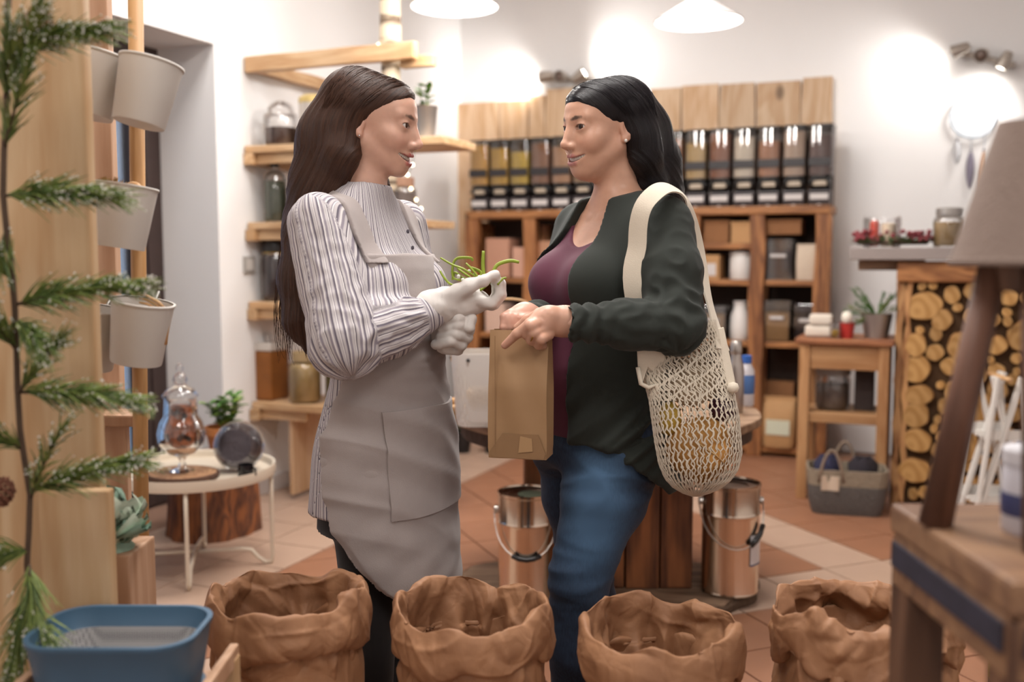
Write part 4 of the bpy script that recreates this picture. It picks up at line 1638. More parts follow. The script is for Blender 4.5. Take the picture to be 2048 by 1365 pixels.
# crate carrying it
cw = rot((cb.x, cb.y, 0))
cr = empty('wooden_crate', (cw.x, cw.y, 0), YAW, 'pale wooden slatted crate carrying the blue basket', 'crate')
CHX, CHY = .132, .10
MB().box((0, 0, .565), (2 * CHX - .02, 2 * CHY, .018)).build('crate_top', M_pl2, cr, bevel=.003)
for sx in (-1, 1):
    for sy in (-1, 1):
        MB().box((sx * CHX, sy * (CHY - .01), .30), (.022, .03, .60)).build('corner_post', M_pl, cr, bevel=.004)
    for z in (.12, .3, .48, .6):
        MB().box((sx * (CHX + .002), 0, z), (.014, 2 * CHY + .01, .07 if z < .55 else .03)).build('slat', M_pl2, cr, bevel=.003)
for z in (.12, .3, .48):
    MB().box((0, -CHY - .006, z), (2 * CHX, .012, .07)).build('slat', M_pl2, cr, bevel=.003)

# ================================================================ CENTRE: round table, cans, basket, bottle
random.seed(31)
TCW = rot((.34, 3.62, 0))
TZC, TRC = .655, .56
M_old = wood('old_grey_wood', '#a98a70', '#5f4634', 'X', 4, rough=.7, stretch=7)
M_post = wood('reddish_post', '#a5683d', '#4b2816', 'Z', 4, rough=.6, stretch=8)
rt = empty('round_table', (TCW.x, TCW.y, 0), YAW, 'round rustic wooden table on plank legs behind the right woman', 'table')
n = 56
circ = lambda r, w=.004: [(r * (1 + w * math.sin(5 * a + 1) + w * math.sin(13 * a)) * math.cos(a), r * (1 + w * math.sin(5 * a + 1) + w * math.sin(13 * a)) * math.sin(a)) for a in [2 * PI * k / n for k in range(n)]]
MB().prism(circ(TRC), .03, Matrix.Translation((0, 0, TZC - .03))).build('table_top', wood('table_top_wood', '#a98b70', '#75573f', 'X', 4, rough=.55, stretch=7), rt, bevel=.006)
MB().prism(circ(TRC - .03), .05, Matrix.Translation((0, 0, TZC - .082))).build('table_apron', plain('dark_bark_apron', '#4b3a30', .9, noise=.4, nscale=30, bump=.8, bscale=40), rt)
# box base of upright planks
for k in range(5):
    x = -.24 + .12 * k
    for y in (-.17, .17):
        MB().box((0, 0, 0), (.112 + .004 * (k % 2), .05, TZC - .125)).build('base_plank', M_post, rt, bevel=.006, loc=(x, y + .004 * (k % 3), .045 + (TZC - .125) / 2))
for k in range(3):
    y = -.1 + .1 * k
    for x in (-.27, .27):
        MB().box((0, 0, 0), (.05, .095, TZC - .125)).build('base_plank', M_post, rt, bevel=.006, loc=(x, y, .045 + (TZC - .125) / 2))
# slab plinth on the floor
pc_ = rot((.33, 3.52, 0))
pl = empty('trunk_slab', (pc_.x, pc_.y, 0), YAW, 'wide weathered trunk slab on the floor under the round table', 'wood slab')
MB().prism([(a * 1.0, b * .62) for a, b in circ(.545, .02)], .042).build('slab_top', M_old, pl, bevel=.008)
mm = MB()
ring = [(a * 1.0, b * .62) for a, b in circ(.552, .02)]
mm.grid([[(x, y, 0), (x * 1.012, y * 1.012, .012), (x * 1.012, y * 1.012, .028), (x, y, .036)] for x, y in ring], closed_u=True)
mm.build('bark_edge', plain('slab_bark', '#5a4636', .9, noise=.4, nscale=25, bump=.9, bscale=30), pl)

# steel cans
M_steel = plain('polished_steel', '#d9c9b8', .16, 1., noise=.03, nscale=4)
M_steel_lid = plain('lid_steel', '#b7b0aa', .3, 1.)
M_foil = plain('can_label_white', '#d8d4d6', .5)


def can(px_c, d, z0, r, h, label, tagged, side):
    c = cpt(px_c, 1000, d)
    w = rot((c.x, d, z0))
    t = empty('steel_can', w, YAW, label, 'steel can', 'steel cans beside the round table')
    pr = [(0, .002), (r * .96, .0), (r, .006), (r * .985, .012), (r * .985, h * .70), (r * 1.0, h * .715), (r * 1.012, h * .725), (r * 1.0, h * .735), (r * .985, h * .75), (r * .985, h * .965), (r * 1.02, h * .975), (r * 1.02, h), (r * .97, h), (r * .95, h * .97)]
    MB().lathe(pr, n=40, cap=False).build('can_body', M_steel, t, smooth=35)
    MB().lathe([(0, h * .962), (r * .55, h * .962), (r * .6, h * .972), (r * .9, h * .972), (r * .955, h * .985)], n=40, cap=False).build('can_lid', M_steel_lid, t, smooth=35)
    for s in (-1, 1):
        MB().lathe([(0, 0), (.014, 0), (.014, .012), (0, .014)], (s * r, 0, h * .83), 12, RY(s * PI / 2)).build('handle_lug', M_steel_lid, t, smooth=30)
    hp = []
    rr = r + .012
    for k in range(15):
        u = k / 14
        a = PI + PI * u
        sag = math.sin(PI * u)
        hp.append((rr * math.cos(a), rr * math.sin(a) * 1.0, h * .83 - .145 * sag ** .8))
    MB().tube(hp, .0025, 6).build('bail_handle', M_steel_lid, t, smooth=True)
    g = hp[5:10] if side == 0 else hp[9:13]
    MB().tube(g, .009, 8).build('hand_grip', M_black, t, smooth=True)
    if tagged:
        a0, a1 = -1.05, -.35
        P = [[((r + .0015) * math.cos(a0 + (a1 - a0) * i / 8), (r + .0015) * math.sin(a0 + (a1 - a0) * i / 8), z) for z in (h * .28, h * .56)] for i in range(9)]
        MB().grid(P).build('paper_label', M_foil, t, smooth=True, fix=False)
        P = [[((r + .002) * math.cos(a0 + (a1 - a0) * i / 8), (r + .002) * math.sin(a0 + (a1 - a0) * i / 8), z) for z in (h * .28, h * .295)] for i in range(9)]
        MB().grid(P).build('label_stripe', plain('label_navy', '#3f4a70', .5), t, smooth=True, fix=False)
    else:
        MB().lathe([(0, h * .975), (r * .5, h * .975), (r * .5, h * .978), (0, h * .978)], (.02, -.01, 0), 24).build('lid_sticker', plain('sticker_green', '#a8b79a', .6), t)
    return t


can(1462, 3.42, .045, .1, .385, 'polished steel can with a white tag at the right of the table', True, 1)
can(1052, 3.33, .045, .096, .375, 'polished steel can with a sticker lid between the two women', False, 0)

# steel bottle
t = empty('steel_bottle', wpt(1470, 815, 3.55), 0, 'slim brushed steel bottle standing on the round table', 'bottle')
t.location.z = TZC
MB().lathe([(0, 0), (.028, 0), (.030, .006), (.030, .15), (.026, .178), (.0195, .2), (.0185, .215), (0, .217)], n=28).build('bottle_body', plain('brushed_steel_2', '#b7aea8', .28, 1.), t, smooth=50)
MB().lathe([(0, .212), (.021, .212), (.022, .218), (.021, .252), (.017, .258), (0, .259)], n=28).build('bottle_cap', M_steel_lid, t, smooth=40)
t = empty('spray_bottle', wpt(1492, 800, 3.72), 0, 'white bottle with a blue cap and blue label behind the steel bottle', 'bottle')
t.location.z = TZC
MB().lathe([(0, 0), (.028, 0), (.03, .006), (.03, .13), (.02, .15), (.016, .16), (0, .162)], n=20).build('bottle_body', plain('bottle_white', '#cfcbd0', .4), t, smooth=50)
MB().lathe([(.0305, .045), (.031, .046), (.031, .115), (.0305, .116)], n=20, cap=False).build('bottle_label', plain('label_blue', '#4a6ea6', .5), t, smooth=True)
MB().lathe([(0, .16), (.019, .16), (.019, .188), (0, .19)], n=16).build('bottle_cap', plain('cap_blue', '#2f5fae', .4), t, smooth=40)

# white perforated basket with wooden handle, loofah inside
bw = cpt(990, 850, 3.30)
bz = TZC
BW = rot((bw.x, 3.30, bz))
bk2 = empty('white_basket', (BW.x, BW.y, bz), YAW + .05, 'white perforated basket with a bentwood handle on the round table', 'basket')
pw, N, L, b = nmat('white_perforated')
tcn = N.new('ShaderNodeTexCoord')
vo = N.new('ShaderNodeTexVoronoi')
vo.inputs['Scale'].default_value = 150
vo.inputs['Randomness'].default_value = 0
L.new(tcn.outputs['Object'], vo.inputs['Vector'])
rp = N.new('ShaderNodeMath')
rp.operation = 'GREATER_THAN'
rp.inputs[1].default_value = .33
L.new(vo.outputs['Distance'], rp.inputs[0])
b.inputs['Base Color'].default_value = (*hexc('#dcd6d0'), 1)
b.inputs['Roughness'].default_value = .5
L.new(rp.outputs[0], b.inputs['Alpha'])
M_wbk = plain('white_metal_basket', '#dcd6d0', .5)
hx, hy, hh = .145, .10, .245
shell([rrect(hx * .86, hy * .86, .05, .004), rrect(hx * .9, hy * .9, .055, .03), rrect(hx * .98, hy * .98, .055, hh - .05)], 'basket_mesh', pw, bk2)
shell([rrect(hx * .98, hy * .98, .055, hh - .05), rrect(hx, hy, .055, hh), rrect(hx - .006, hy - .006, .052, hh), rrect(hx * .98 - .006, hy * .98 - .006, .05, hh - .05)], 'basket_rim', M_wbk, bk2)
shell([rrect(hx * .86, hy * .86, .05, .004), rrect(.03, .02, .01, .003)], 'basket_floor', M_wbk, bk2, close_last=True)
hpth = []
for k in range(21):
    u = k / 20 * 2 - 1
    e = abs(u)
    hpth.append((math.copysign(hx * (1 - (1 - e) ** 2.6 * 1) if e < 1 else hx, u) * (.99), 0, hh - .03 + .205 * (1 - e ** 3.2)))
hm = MB()
ring = []
for i, p_ in enumerate(hpth):
    a_, c_ = hpth[max(i - 1, 0)], hpth[min(i + 1, 20)]
    tx, tz = c_[0] - a_[0], c_[2] - a_[2]
    l = math.hypot(tx, tz)
    nx, nz = -tz / l, tx / l
    ring.append([(p_[0] + nx * s * .003, q, p_[2] + nz * s * .003) for s, q in ((-1, -.018), (1, -.018), (1, .018), (-1, .018))])
hm.grid([[r[j] for r in ring] for j in range(4)], closed_u=True)
hm.build('bentwood_handle', plain('bentwood', '#cfa678', .55, noise=.1, nscale=30), bk2, smooth=40)
for s in (-1, 1):
    MB().lathe([(0, 0), (.006, 0), (.004, .004), (0, .005)], (s * (hx + .001), 0, hh - .02), 10, RY(s * PI / 2)).build('rivet', M_black, bk2, smooth=True)
MB().lathe([(0, 0), (.006, 0), (.004, .004), (0, .005)], (-.09, -hy - .001, hh - .02), 10, RX(PI / 2)).build('rivet', M_black, bk2, smooth=True)
lw = empty('loofah', (BW.x, BW.y, bz + .012), YAW, 'round beige loofah lying inside the white basket', 'loofah')
rows = []
for i in range(15):
    th = PI * i / 14
    row = []
    for j in range(28):
        a = 2 * PI * j / 28
        r = .082 * (1 + .05 * math.sin(9 * a + 3 * th) + .03 * math.sin(5 * th + 2 * a))
        row.append((r * 1.2 * math.sin(th) * math.cos(a), r * math.sin(th) * math.sin(a), .075 + r * .9 * math.cos(th)))
    rows.append(row)
m = MB()
m.grid([[r[j] for r in rows] for j in range(28)], closed_u=True)
m.build('loofah_body', plain('loofah_fibre', '#cdb190', .9, noise=.25, nscale=60, bump=.9, bscale=80), lw, smooth=True)
MB().tube([(0, .0, .14), (.01, 0, .165), (.03, 0, .165), (.035, 0, .14)], .0025, 6).build('hanging_cord', M_lab, lw, smooth=True)
# wooden brushes lying at the left of the basket
for k, (px, d, lab) in enumerate(((905, 3.42, 'short wooden brush at the left edge of the round table'), (925, 3.62, 'second wooden brush behind the white basket'))):
    w = wpt(px, 815, d)
    t = empty('wooden_brush', (w.x, w.y, TZC), YAW + .8 * k, lab, 'brush')
    MB().box((0, 0, .034), (.11, .04, .022)).build('brush_block', M_beech, t, bevel=.008)
    MB().box((0, 0, .012), (.10, .034, .024)).build('bristles', M_bristle, t, bevel=.003)
# dark pots standing on the floor behind the table
for k, px in enumerate((925, 985)):
    w = on_z(px, 905, 0)
    t = empty('black_pot', (w.x, w.y, 0), 0, ['small black flower pot on the floor left of the paper bag', 'small black flower pot nearest the hanging paper bag'][k], 'pot')
    MB().lathe([(0, 0), (.045, 0), (.062, .12), (.066, .12), (.066, .14), (.058, .14), (.054, .11), (0, .11)], n=20).build('pot_body', M_black, t, smooth=40)
    plant(t, 5, .08, .03, .035, .012, M_leaf, 40 + k, .11)

# ================================================================ paper sacks along the front
M_paper, N, L, b = nmat('brown_kraft_paper')
tcn = N.new('ShaderNodeTexCoord')
n1 = N.new('ShaderNodeTexNoise')
n1.inputs['Scale'].default_value = 14
n1.inputs['Detail'].default_value = 6
L.new(tcn.outputs['Object'], n1.inputs['Vector'])
rp = N.new('ShaderNodeValToRGB')
rp.color_ramp.elements[0].color = (*hexc('#8f6446'), 1)
rp.color_ramp.elements[0].position = .3
rp.color_ramp.elements[1].color = (*hexc('#ad7f5c'), 1)
rp.color_ramp.elements[1].position = .7
L.new(n1.outputs[0], rp.inputs[0])
L.new(rp.outputs[0], b.inputs['Base Color'])
b.inputs['Roughness'].default_value = .62
v1 = N.new('ShaderNodeTexVoronoi')
v1.feature = 'DISTANCE_TO_EDGE'
v1.inputs['Scale'].default_value = 15
n2 = N.new('ShaderNodeTexNoise')
n2.inputs['Scale'].default_value = 9
dm = N.new('ShaderNodeMixRGB')
dm.inputs[0].default_value = .12
L.new(tcn.outputs['Object'], n2.inputs['Vector'])
L.new(tcn.outputs['Object'], dm.inputs[1])
L.new(n2.outputs['Color'], dm.inputs[2])
L.new(dm.outputs[0], v1.inputs['Vector'])
bp = N.new('ShaderNodeBump')
v2 = N.new('ShaderNodeTexVoronoi')
v2.feature = 'DISTANCE_TO_EDGE'
v2.inputs['Scale'].default_value = 38
L.new(dm.outputs[0], v2.inputs['Vector'])
sm2 = N.new('ShaderNodeMath')
sm2.operation = 'MULTIPLY_ADD'
sm2.inputs[1].default_value = .45
L.new(v2.outputs['Distance'], sm2.inputs[0])
L.new(v1.outputs['Distance'], sm2.inputs[2])
bp.inputs['Strength'].default_value = .3
bp.inputs['Distance'].default_value = .010
L.new(sm2.outputs[0], bp.inputs['Height'])
L.new(bp.outputs[0], b.inputs['Normal'])


def crumple(P, seed, f=1.):
    """angular paper facets: triangle waves along a few directions, bent by noise"""
    rs = np.random.RandomState(int(seed * 13 + 1))
    w = .010 * np.stack([pnoise(P * 9 + seed), pnoise(P * 9 + seed + 20), pnoise(P * 9 + seed + 40)], 1)
    out = 0
    for k in range(6):
        d = rs.normal(size=3)
        d /= np.linalg.norm(d)
        fr = (8, 11, 14, 18, 23, 30)[k] * f
        t = (P + w) @ d * fr + rs.uniform(0, 9)
        tri = 2 * np.abs(t - np.floor(t) - .5) - .5
        gate = np.clip(.35 + 1.6 * pnoise(P * 8 + k * 11 + seed), 0, 1)
        out = out + tri * gate * .075 / fr
    # narrow raised or pressed crease lines
    for k in range(16):
        d = rs.normal(size=3)
        d[2] *= .6
        d /= np.linalg.norm(d)
        fr = rs.uniform(6, 15)
        t = (P + w * 1.6) @ d * fr + rs.uniform(0, 9)
        dist = np.abs(t - np.floor(t) - .5) / fr
        gate = np.clip(-.1 + 2.0 * pnoise(P * 10 + k * 7.3 + seed * 3), 0, 1)
        out = out + (1 if k % 3 else -1) * .0042 * gate * np.exp(-dist / .0045)
    return out


def paper_sack(px, d, rx, ry, zr, label, seed, amp=1., wild=0., front_dz=0., fill=None, rzz=0., sq=.75):
    c = cpt(px, 1220, d)
    base = Vector((c.x, d, 0))
    t = cam_thing('paper_sack', base, label, 'paper sack', 'open brown paper sacks in the front row')
    NA = 320
    ang = np.linspace(0, 2 * PI, NA, endpoint=False)
    # profile: (radius factor, offset from rim z, part of roll)
    prof = [(.80, -.30), (.815, -.24), (.83, -.18), (.845, -.13), (.86, -.09), (.875, -.055), (.885, -.025), (.90, -.004), (.93, .008), (.965, .008), (1.0, -.004), (1.025, -.022), (1.035, -.042), (1.03, -.060), (1.005, -.074), (.965, -.080), (.925, -.077), (.900, -.070), (.885, -.076), (.890, -.11), (.92, -.18), (.955, -.26), (.97, -.40), (.97, -zr + .0)]
    # densify
    pr = []
    for i in range(len(prof) - 1):
        k = 6 if i < 20 else 8
        for q in range(k):
            u = q / k
            pr.append((prof[i][0] * (1 - u) + prof[i + 1][0] * u, prof[i][1] * (1 - u) + prof[i + 1][1] * u))
    pr.append(prof[-1])
    pr = np.array(pr)
    for _ in range(5):
        pr[1:-1] = .25 * pr[:-2] + .5 * pr[1:-1] + .25 * pr[2:]
    ca, sa = np.cos(ang), np.sin(ang)
    e = sq
    ux = np.sign(ca) * np.abs(ca) ** e
    uy = np.sign(sa) * np.abs(sa) ** e
    nrm = np.sqrt(ux ** 2 + uy ** 2)
    rnd_x, rnd_y = ca, sa
    verts = []
    ph = seed * 1.7
    rimw = .008 * np.sin(2 * ang + ph) + .006 * np.sin(5 * ang + ph * 2) + .004 * np.sin(9 * ang + ph * 3) + front_dz * (-sa)
    rolls = 1 + .12 * np.sin(3 * ang + ph) + .08 * np.sin(7 * ang + 2 * ph)
    V = np.zeros((NA, len(pr), 3))
    for j, (rf, dz) in enumerate(pr):
        low = np.clip((-dz - .08) / .15, 0, 1) if j > len(pr) * .55 else 0
        x = (rnd_x * (1 - low) + ux / nrm ** .3 * low) * rf
        y = (rnd_y * (1 - low) + uy / nrm ** .3 * low) * rf
        near = np.clip(1 + dz / .12, 0, 1)
        zz = zr + dz * (np.where(dz > -.082, rolls, 1)) + rimw * near
        V[:, j] = np.stack([x * rx, y * ry, np.maximum(zz, .0)], 1)
    P = V.reshape(-1, 3)
    # normals from the grid
    du = np.roll(V, -1, 0) - np.roll(V, 1, 0)
    dv = np.gradient(V, axis=1)
    nn = np.cross(du, dv)
    nn /= np.maximum(np.linalg.norm(nn, axis=2), 1e-9)[:, :, None]
    nn = nn.reshape(-1, 3)
    jj = np.tile(np.arange(len(pr)), NA)
    inner = jj < 48
    A = np.where(inner, 1.7, 1.0) * amp
    far = np.clip((P[:, 2] - (zr - .35)) / .2, 0.25, 1)
    cr = crumple(P, seed)
    disp = A * cr * far
    # tall pleats on inner wall
    aa = np.repeat(ang, len(pr))
    dep = np.tile(pr[:, 1], NA)
    pleat = np.where(inner, .012 * np.sin(aa * 9 + 2 * np.sin(3 * aa + ph)) * np.clip(-dep / .08, 0, 1), .004 * np.sin(aa * 8 + ph) * np.clip((-dep - .07) / .06, 0, 1))
    P = P - nn * (disp + pleat * amp)[:, None]
    if wild:
        w1 = np.stack([pnoise(P * 7 + 5 + seed), pnoise(P * 7 + 25 + seed), pnoise(P * 7 + 45 + seed)], 1)
        P = P + w1 * np.array([wild, wild, wild * 1.3]) * np.clip((P[:, 2:3] - (zr - .2)) / .12, 0, 1)
    P[:, 2] = np.maximum(P[:, 2], .001)
    J = len(pr)
    q = []
    I = np.arange(NA)[:, None]
    K = np.arange(J - 1)[None]
    a = I * J + K
    bq = ((I + 1) % NA) * J + K
    Q = np.stack([a, bq, bq + 1, a + 1], -1).reshape(-1, 4)
    if rzz:
        cz, sz = math.cos(rzz), math.sin(rzz)
        P = P @ np.array([[cz, sz, 0], [-sz, cz, 0], [0, 0, 1]])
    me = np_mesh('sack_paper', P, Q, M_paper)
    obj_from('sack_paper', me, t)
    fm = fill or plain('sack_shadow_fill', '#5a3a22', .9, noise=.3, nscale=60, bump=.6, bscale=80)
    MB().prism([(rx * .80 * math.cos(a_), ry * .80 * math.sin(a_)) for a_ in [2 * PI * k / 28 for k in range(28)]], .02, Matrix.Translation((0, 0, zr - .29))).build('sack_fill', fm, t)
    # bottom
    MB().box((0, 0, .004), (rx * 1.7, ry * 1.7, .006)).build('sack_bottom', M_paper, t)
    return t


cocoa = plain('cocoa_fill', '#7b4326', .9, noise=.25, nscale=80, bump=.6, bscale=90)
paper_sack(578, 1.80, .147, .145, .592, 'open brown paper sack with rolled rim, furthest left of four', 1, front_dz=.004)
paper_sack(945, 1.80, .146, .146, .570, 'open brown paper sack in front of the apron, second from left', 2, rzz=.5, front_dz=-.004)
paper_sack(1322, 1.78, .152, .148, .540, 'open brown paper sack with reddish fill before the jeans', 3, fill=cocoa, rzz=1.1)
paper_sack(1728, 1.80, .180, .155, .560, 'wide crumpled paper sack furthest right behind the stool leg', 4, amp=1.5, wild=.035, rzz=.3)

# ================================================================ RIGHT SIDE
random.seed(41)
M_tbl = wood('light_table_wood', '#c1966a', '#97683f', 'Z', 4, stretch=9, knots=False)
M_tbl_x = wood('light_table_wood_x', '#c1966a', '#97683f', 'X', 4, stretch=9, knots=False)
# --- small table
st_ = empty('side_table', (-.40, 5.28, 0), 0, 'narrow wooden side table with a lower shelf by the log wall', 'side table')
MB().box((0, 0, .795), (.46, .42, .028)).build('table_top', wood('table_red_top', '#a9714a', '#6f4028', 'X', 4, knots=False), st_, bevel=.006)
for sx in (-1, 1):
    for sy in (-1, 1):
        MB().box((sx * .185, sy * .17, .39), (.05, .05, .78)).build('leg', M_tbl, st_, bevel=.004)
MB().box((0, -.17, .72), (.32, .025, .125)).build('apron', M_tbl_x, st_, bevel=.003)
MB().box((0, .17, .72), (.32, .025, .125)).build('apron', M_tbl_x, st_, bevel=.003)
for sx in (-1, 1):
    MB().box((sx * .185, 0, .72), (.025, .29, .125)).build('apron', M_tbl_x, st_, bevel=.003)
MB().box((0, 0, .415), (.40, .36, .05)).build('lower_shelf', M_tbl_x, st_, bevel=.004)
jar((-.46, 5.25, .44), .085, .22, plain('grey_contents', '#6d625c', .8, noise=.2), .7, 'clear jar of grey contents on the lower table shelf', lid='cork', lidmat=M_lid, neck=.9)
card_box((-.31, 5.3, .44), (.09, .12, .2), plain('dark_card', '#3c302e', .7), 'dark narrow box on the lower table shelf', lid=False)
# things on the small table
t = empty('soap_stack', (-.53, 5.20, .809), 0, 'stack of white wrapped soaps on the side table', 'soap')
for k in range(2):
    MB().box((.01 * k - .0, 0, .03 + .058 * k), (.13 - .02 * k, .09, .054)).build('soap_bar', plain('soap_white', '#ddd2c4', .6), t, bevel=.014)
t = empty('red_pot', (-.395, 5.17, .809), 0, 'small red pot with a white bloom on the side table', 'pot')
MB().lathe([(0, 0), (.030, 0), (.038, .075), (.041, .077), (.036, .077), (.033, .06), (0, .06)], n=20).build('pot_body', plain('red_tin', '#b6322c', .45), t, smooth=40)
MB().lathe([(0, .06), (.022, .075), (.028, .1), (.022, .125), (0, .135)], n=16).build('bloom', plain('bloom_white', '#e6ddcf', .7), t, smooth=True)
t = empty('fir_bucket', (-.26, 5.24, .809), 0, 'tin bucket of fir greens on the side table by the log wall', 'potted plant')
MB().lathe([(0, 0), (.055, 0), (.075, .12), (.078, .122), (.07, .122), (.065, .1), (0, .1)], n=20).build('bucket', M_tin, t, smooth=40)
rnd = random.Random(3)
for k in range(14):
    a = rnd.uniform(0, 2 * PI)
    tip = Vector((math.cos(a) * rnd.uniform(.05, .14), math.sin(a) * .08, .12 + rnd.uniform(.03, .13)))
    if k < 5:
        tip = Vector((-rnd.uniform(.06, .16), -.05, .10 + rnd.uniform(-.04, .10)))
    b0 = Vector((0, 0, .1))
    m = MB()
    m.tube([b0, (b0 + tip) / 2 + Vector((0, 0, .02)), tip], [.003, .002, .001], 5)
    for q in range(26):
        u = rnd.uniform(.25, 1)
        p = b0.lerp(tip, u)
        dr = (tip - b0).normalized() + Vector((rnd.uniform(-1, 1), rnd.uniform(-1, 1), rnd.uniform(-.5, 1))) * .7
        m.tube([p, p + dr.normalized() * .032], [.0022, .0008], 4, cap=False)
    o = m.build('fir_twig', M_leaf if k % 3 else plain('olive_fir', '#7d8a4c', .6), t)
t = empty('glass_tumbler', (-.445, 5.12, .809), 0, 'small clear tumbler between the soaps and red pot', 'glass')
MB().lathe([(0, .004), (.022, 0), (.027, .075), (.025, .075), (.02, .008), (0, .008)], n=18, cap=False).build('tumbler_wall', M_glass, t, smooth=40)
MB().lathe([(0, .006), (.019, .008), (.022, .04), (0, .045)], n=16).build('yellow_bud', plain('bud_yellow', '#c9a033', .6), t, smooth=True)

# --- felt basket on the floor
fb = empty('felt_basket', (-.36, 4.93, 0), .15, 'grey woven basket with ribbon handles on the floor by the side table', 'basket')
M_felt = plain('grey_felt', '#625d5a', .95, noise=.25, nscale=60, bump=.9, bscale=70)
shell([rrect(.155, .10, .05, .0), rrect(.17, .115, .055, .05), rrect(.178, .12, .055, .14)], 'basket_lower', M_felt, fb)
shell([rrect(.178, .12, .055, .14), rrect(.182, .122, .055, .19), rrect(.182, .122, .055, .215), rrect(.172, .112, .05, .215), rrect(.17, .11, .05, .14)], 'basket_band', plain('beige_felt_band', '#908270', .95, noise=.2, nscale=60, bump=.7, bscale=70), fb)
shell([rrect(.155, .10, .05, .003), rrect(.03, .02, .01, .002)], 'basket_floor', M_felt, fb, close_last=True)
for s in (-1, 1):
    y = s * .118
    for x0, x1 in (((-.13, -.02) if s < 0 else (-.06, .06)),):
        hp = [(x0 + (x1 - x0) * k / 14, y * 1.03, .16 + .15 * math.sin(PI * k / 14) ** .7) for k in range(15)]
        MB().tube(hp, .007, 6, flat=.5).build('handle', plain('jute_handle', '#8d7a69', .9), fb, smooth=True)
P = [[(x, -.1245 - .004 * math.sin(x * 90), z) for z in (.12, .15, .19)] for x in [-.12 + .01 * k for k in range(9)]]
MB().grid(P).build('ribbon_bow', plain('linen_ribbon', '#cfbba6', .8), fb, smooth=True)
for k, (x, w_, lab) in enumerate(((-.085, .07, 'dark navy folded cloth on the left in the felt basket'), (.075, .075, 'black violet folded cloth on the right in the felt basket'))):
    t = empty('folded_cloth', (-.36 + x * .99, 4.93 + x * .15, .006), .15, lab, 'cloth', 'folded cloths in the felt basket')
    rows = []
    for i in range(9):
        th = i / 8
        z = .25 * th
        s_ = (1 - .12 * th) if i < 8 else .5
        rows.append([(w_ * s_ * math.cos(a) * (1 + .06 * math.sin(4 * a + i)), .085 * s_ * math.sin(a), z + (.012 * math.sin(3 * a) if i > 5 else 0)) for a in [2 * PI * q / 24 for q in range(24)]])
    m = MB()
    m.grid([[r[j] for r in rows] for j in range(24)], closed_u=True)
    oo = len(m.v)
    m.v += rows[-1]
    m.f.append(tuple(oo + q for q in range(24)))
    m.mi.append(0)
    m.build('cloth_roll', plain('navy_cloth' if k == 0 else 'plum_cloth', '#2a2a44' if k == 0 else '#262028', .9, bump=.4), t, smooth=True)
    MB().box((0, 0, .257), (.05, .03, .008)).build('cloth_fold', MATS['navy_cloth' if k == 0 else 'plum_cloth'], t, bevel=.003)

# --- counter faced with log slices
CXL, CXR, CYF2 = -.17, 1.55, 5.16
ct = empty('log_counter', ((CXL + CXR) / 2, CYF2 + .3, 0), 0, 'counter faced with round log slices under a grey slab', 'counter')
cl = lambda x, y, z: (x - ct.location.x, y - ct.location.y, z)
MB().box((0, 0, 0), (CXR - CXL, .55, 1.12)).build('counter_core', plain('mortar_tan', '#4f3822', .9, noise=.3, nscale=14, bump=.6, bscale=20), ct, loc=cl((CXL + CXR) / 2, CYF2 + .29, .56))
M_slice = wood('log_slice_face', '#d39a45', '#a5661f', 'Y', 10, rough=.6, knots=False, stretch=3)
# slice end grain with rings
sm, N, L, b = nmat('log_end_grain')
tcn = N.new('ShaderNodeTexCoord')
oi = N.new('ShaderNodeObjectInfo')
ln_ = N.new('ShaderNodeVectorMath')
ln_.operation = 'LENGTH'
nz = N.new('ShaderNodeTexNoise')
nz.inputs['Scale'].default_value = 9
L.new(tcn.outputs['Object'], nz.inputs['Vector'])
ad = N.new('ShaderNodeVectorMath')
ad.operation = 'MULTIPLY_ADD'
ad.inputs[1].default_value = (.05, .05, .05)
L.new(nz.outputs['Color'], ad.inputs[0])
L.new(tcn.outputs['Object'], ad.inputs[2])
L.new(ad.outputs[0], ln_.inputs[0])
mu = N.new('ShaderNodeMath')
mu.operation = 'MULTIPLY'
mu.inputs[1].default_value = 150
L.new(ln_.outputs['Value'], mu.inputs[0])
sn = N.new('ShaderNodeMath')
sn.operation = 'SINE'
L.new(mu.outputs[0], sn.inputs[0])
rp = N.new('ShaderNodeValToRGB')
rp.color_ramp.elements[0].color = (*hexc('#bd925a'), 1)
rp.color_ramp.elements[1].color = (*hexc('#a67a42'), 1)
mr = N.new('ShaderNodeMapRange')
mr.inputs[1].default_value = -1
L.new(sn.outputs[0], mr.inputs[0])
L.new(mr.outputs[0], rp.inputs[0])
hv = N.new('ShaderNodeHueSaturation')
vr = N.new('ShaderNodeMapRange')
vr.inputs[3].default_value = .75
vr.inputs[4].default_value = 1.15
L.new(oi.outputs['Random'], vr.inputs[0])
L.new(vr.outputs[0], hv.inputs['Value'])
L.new(rp.outputs[0], hv.inputs['Color'])
L.new(hv.outputs[0], b.inputs['Base Color'])
b.inputs['Roughness'].default_value = .6
M_bark2 = plain('log_bark', '#8a5a2c', .9, noise=.35, nscale=40, bump=.8, bscale=50)
rnd = random.Random(12)
circles = []
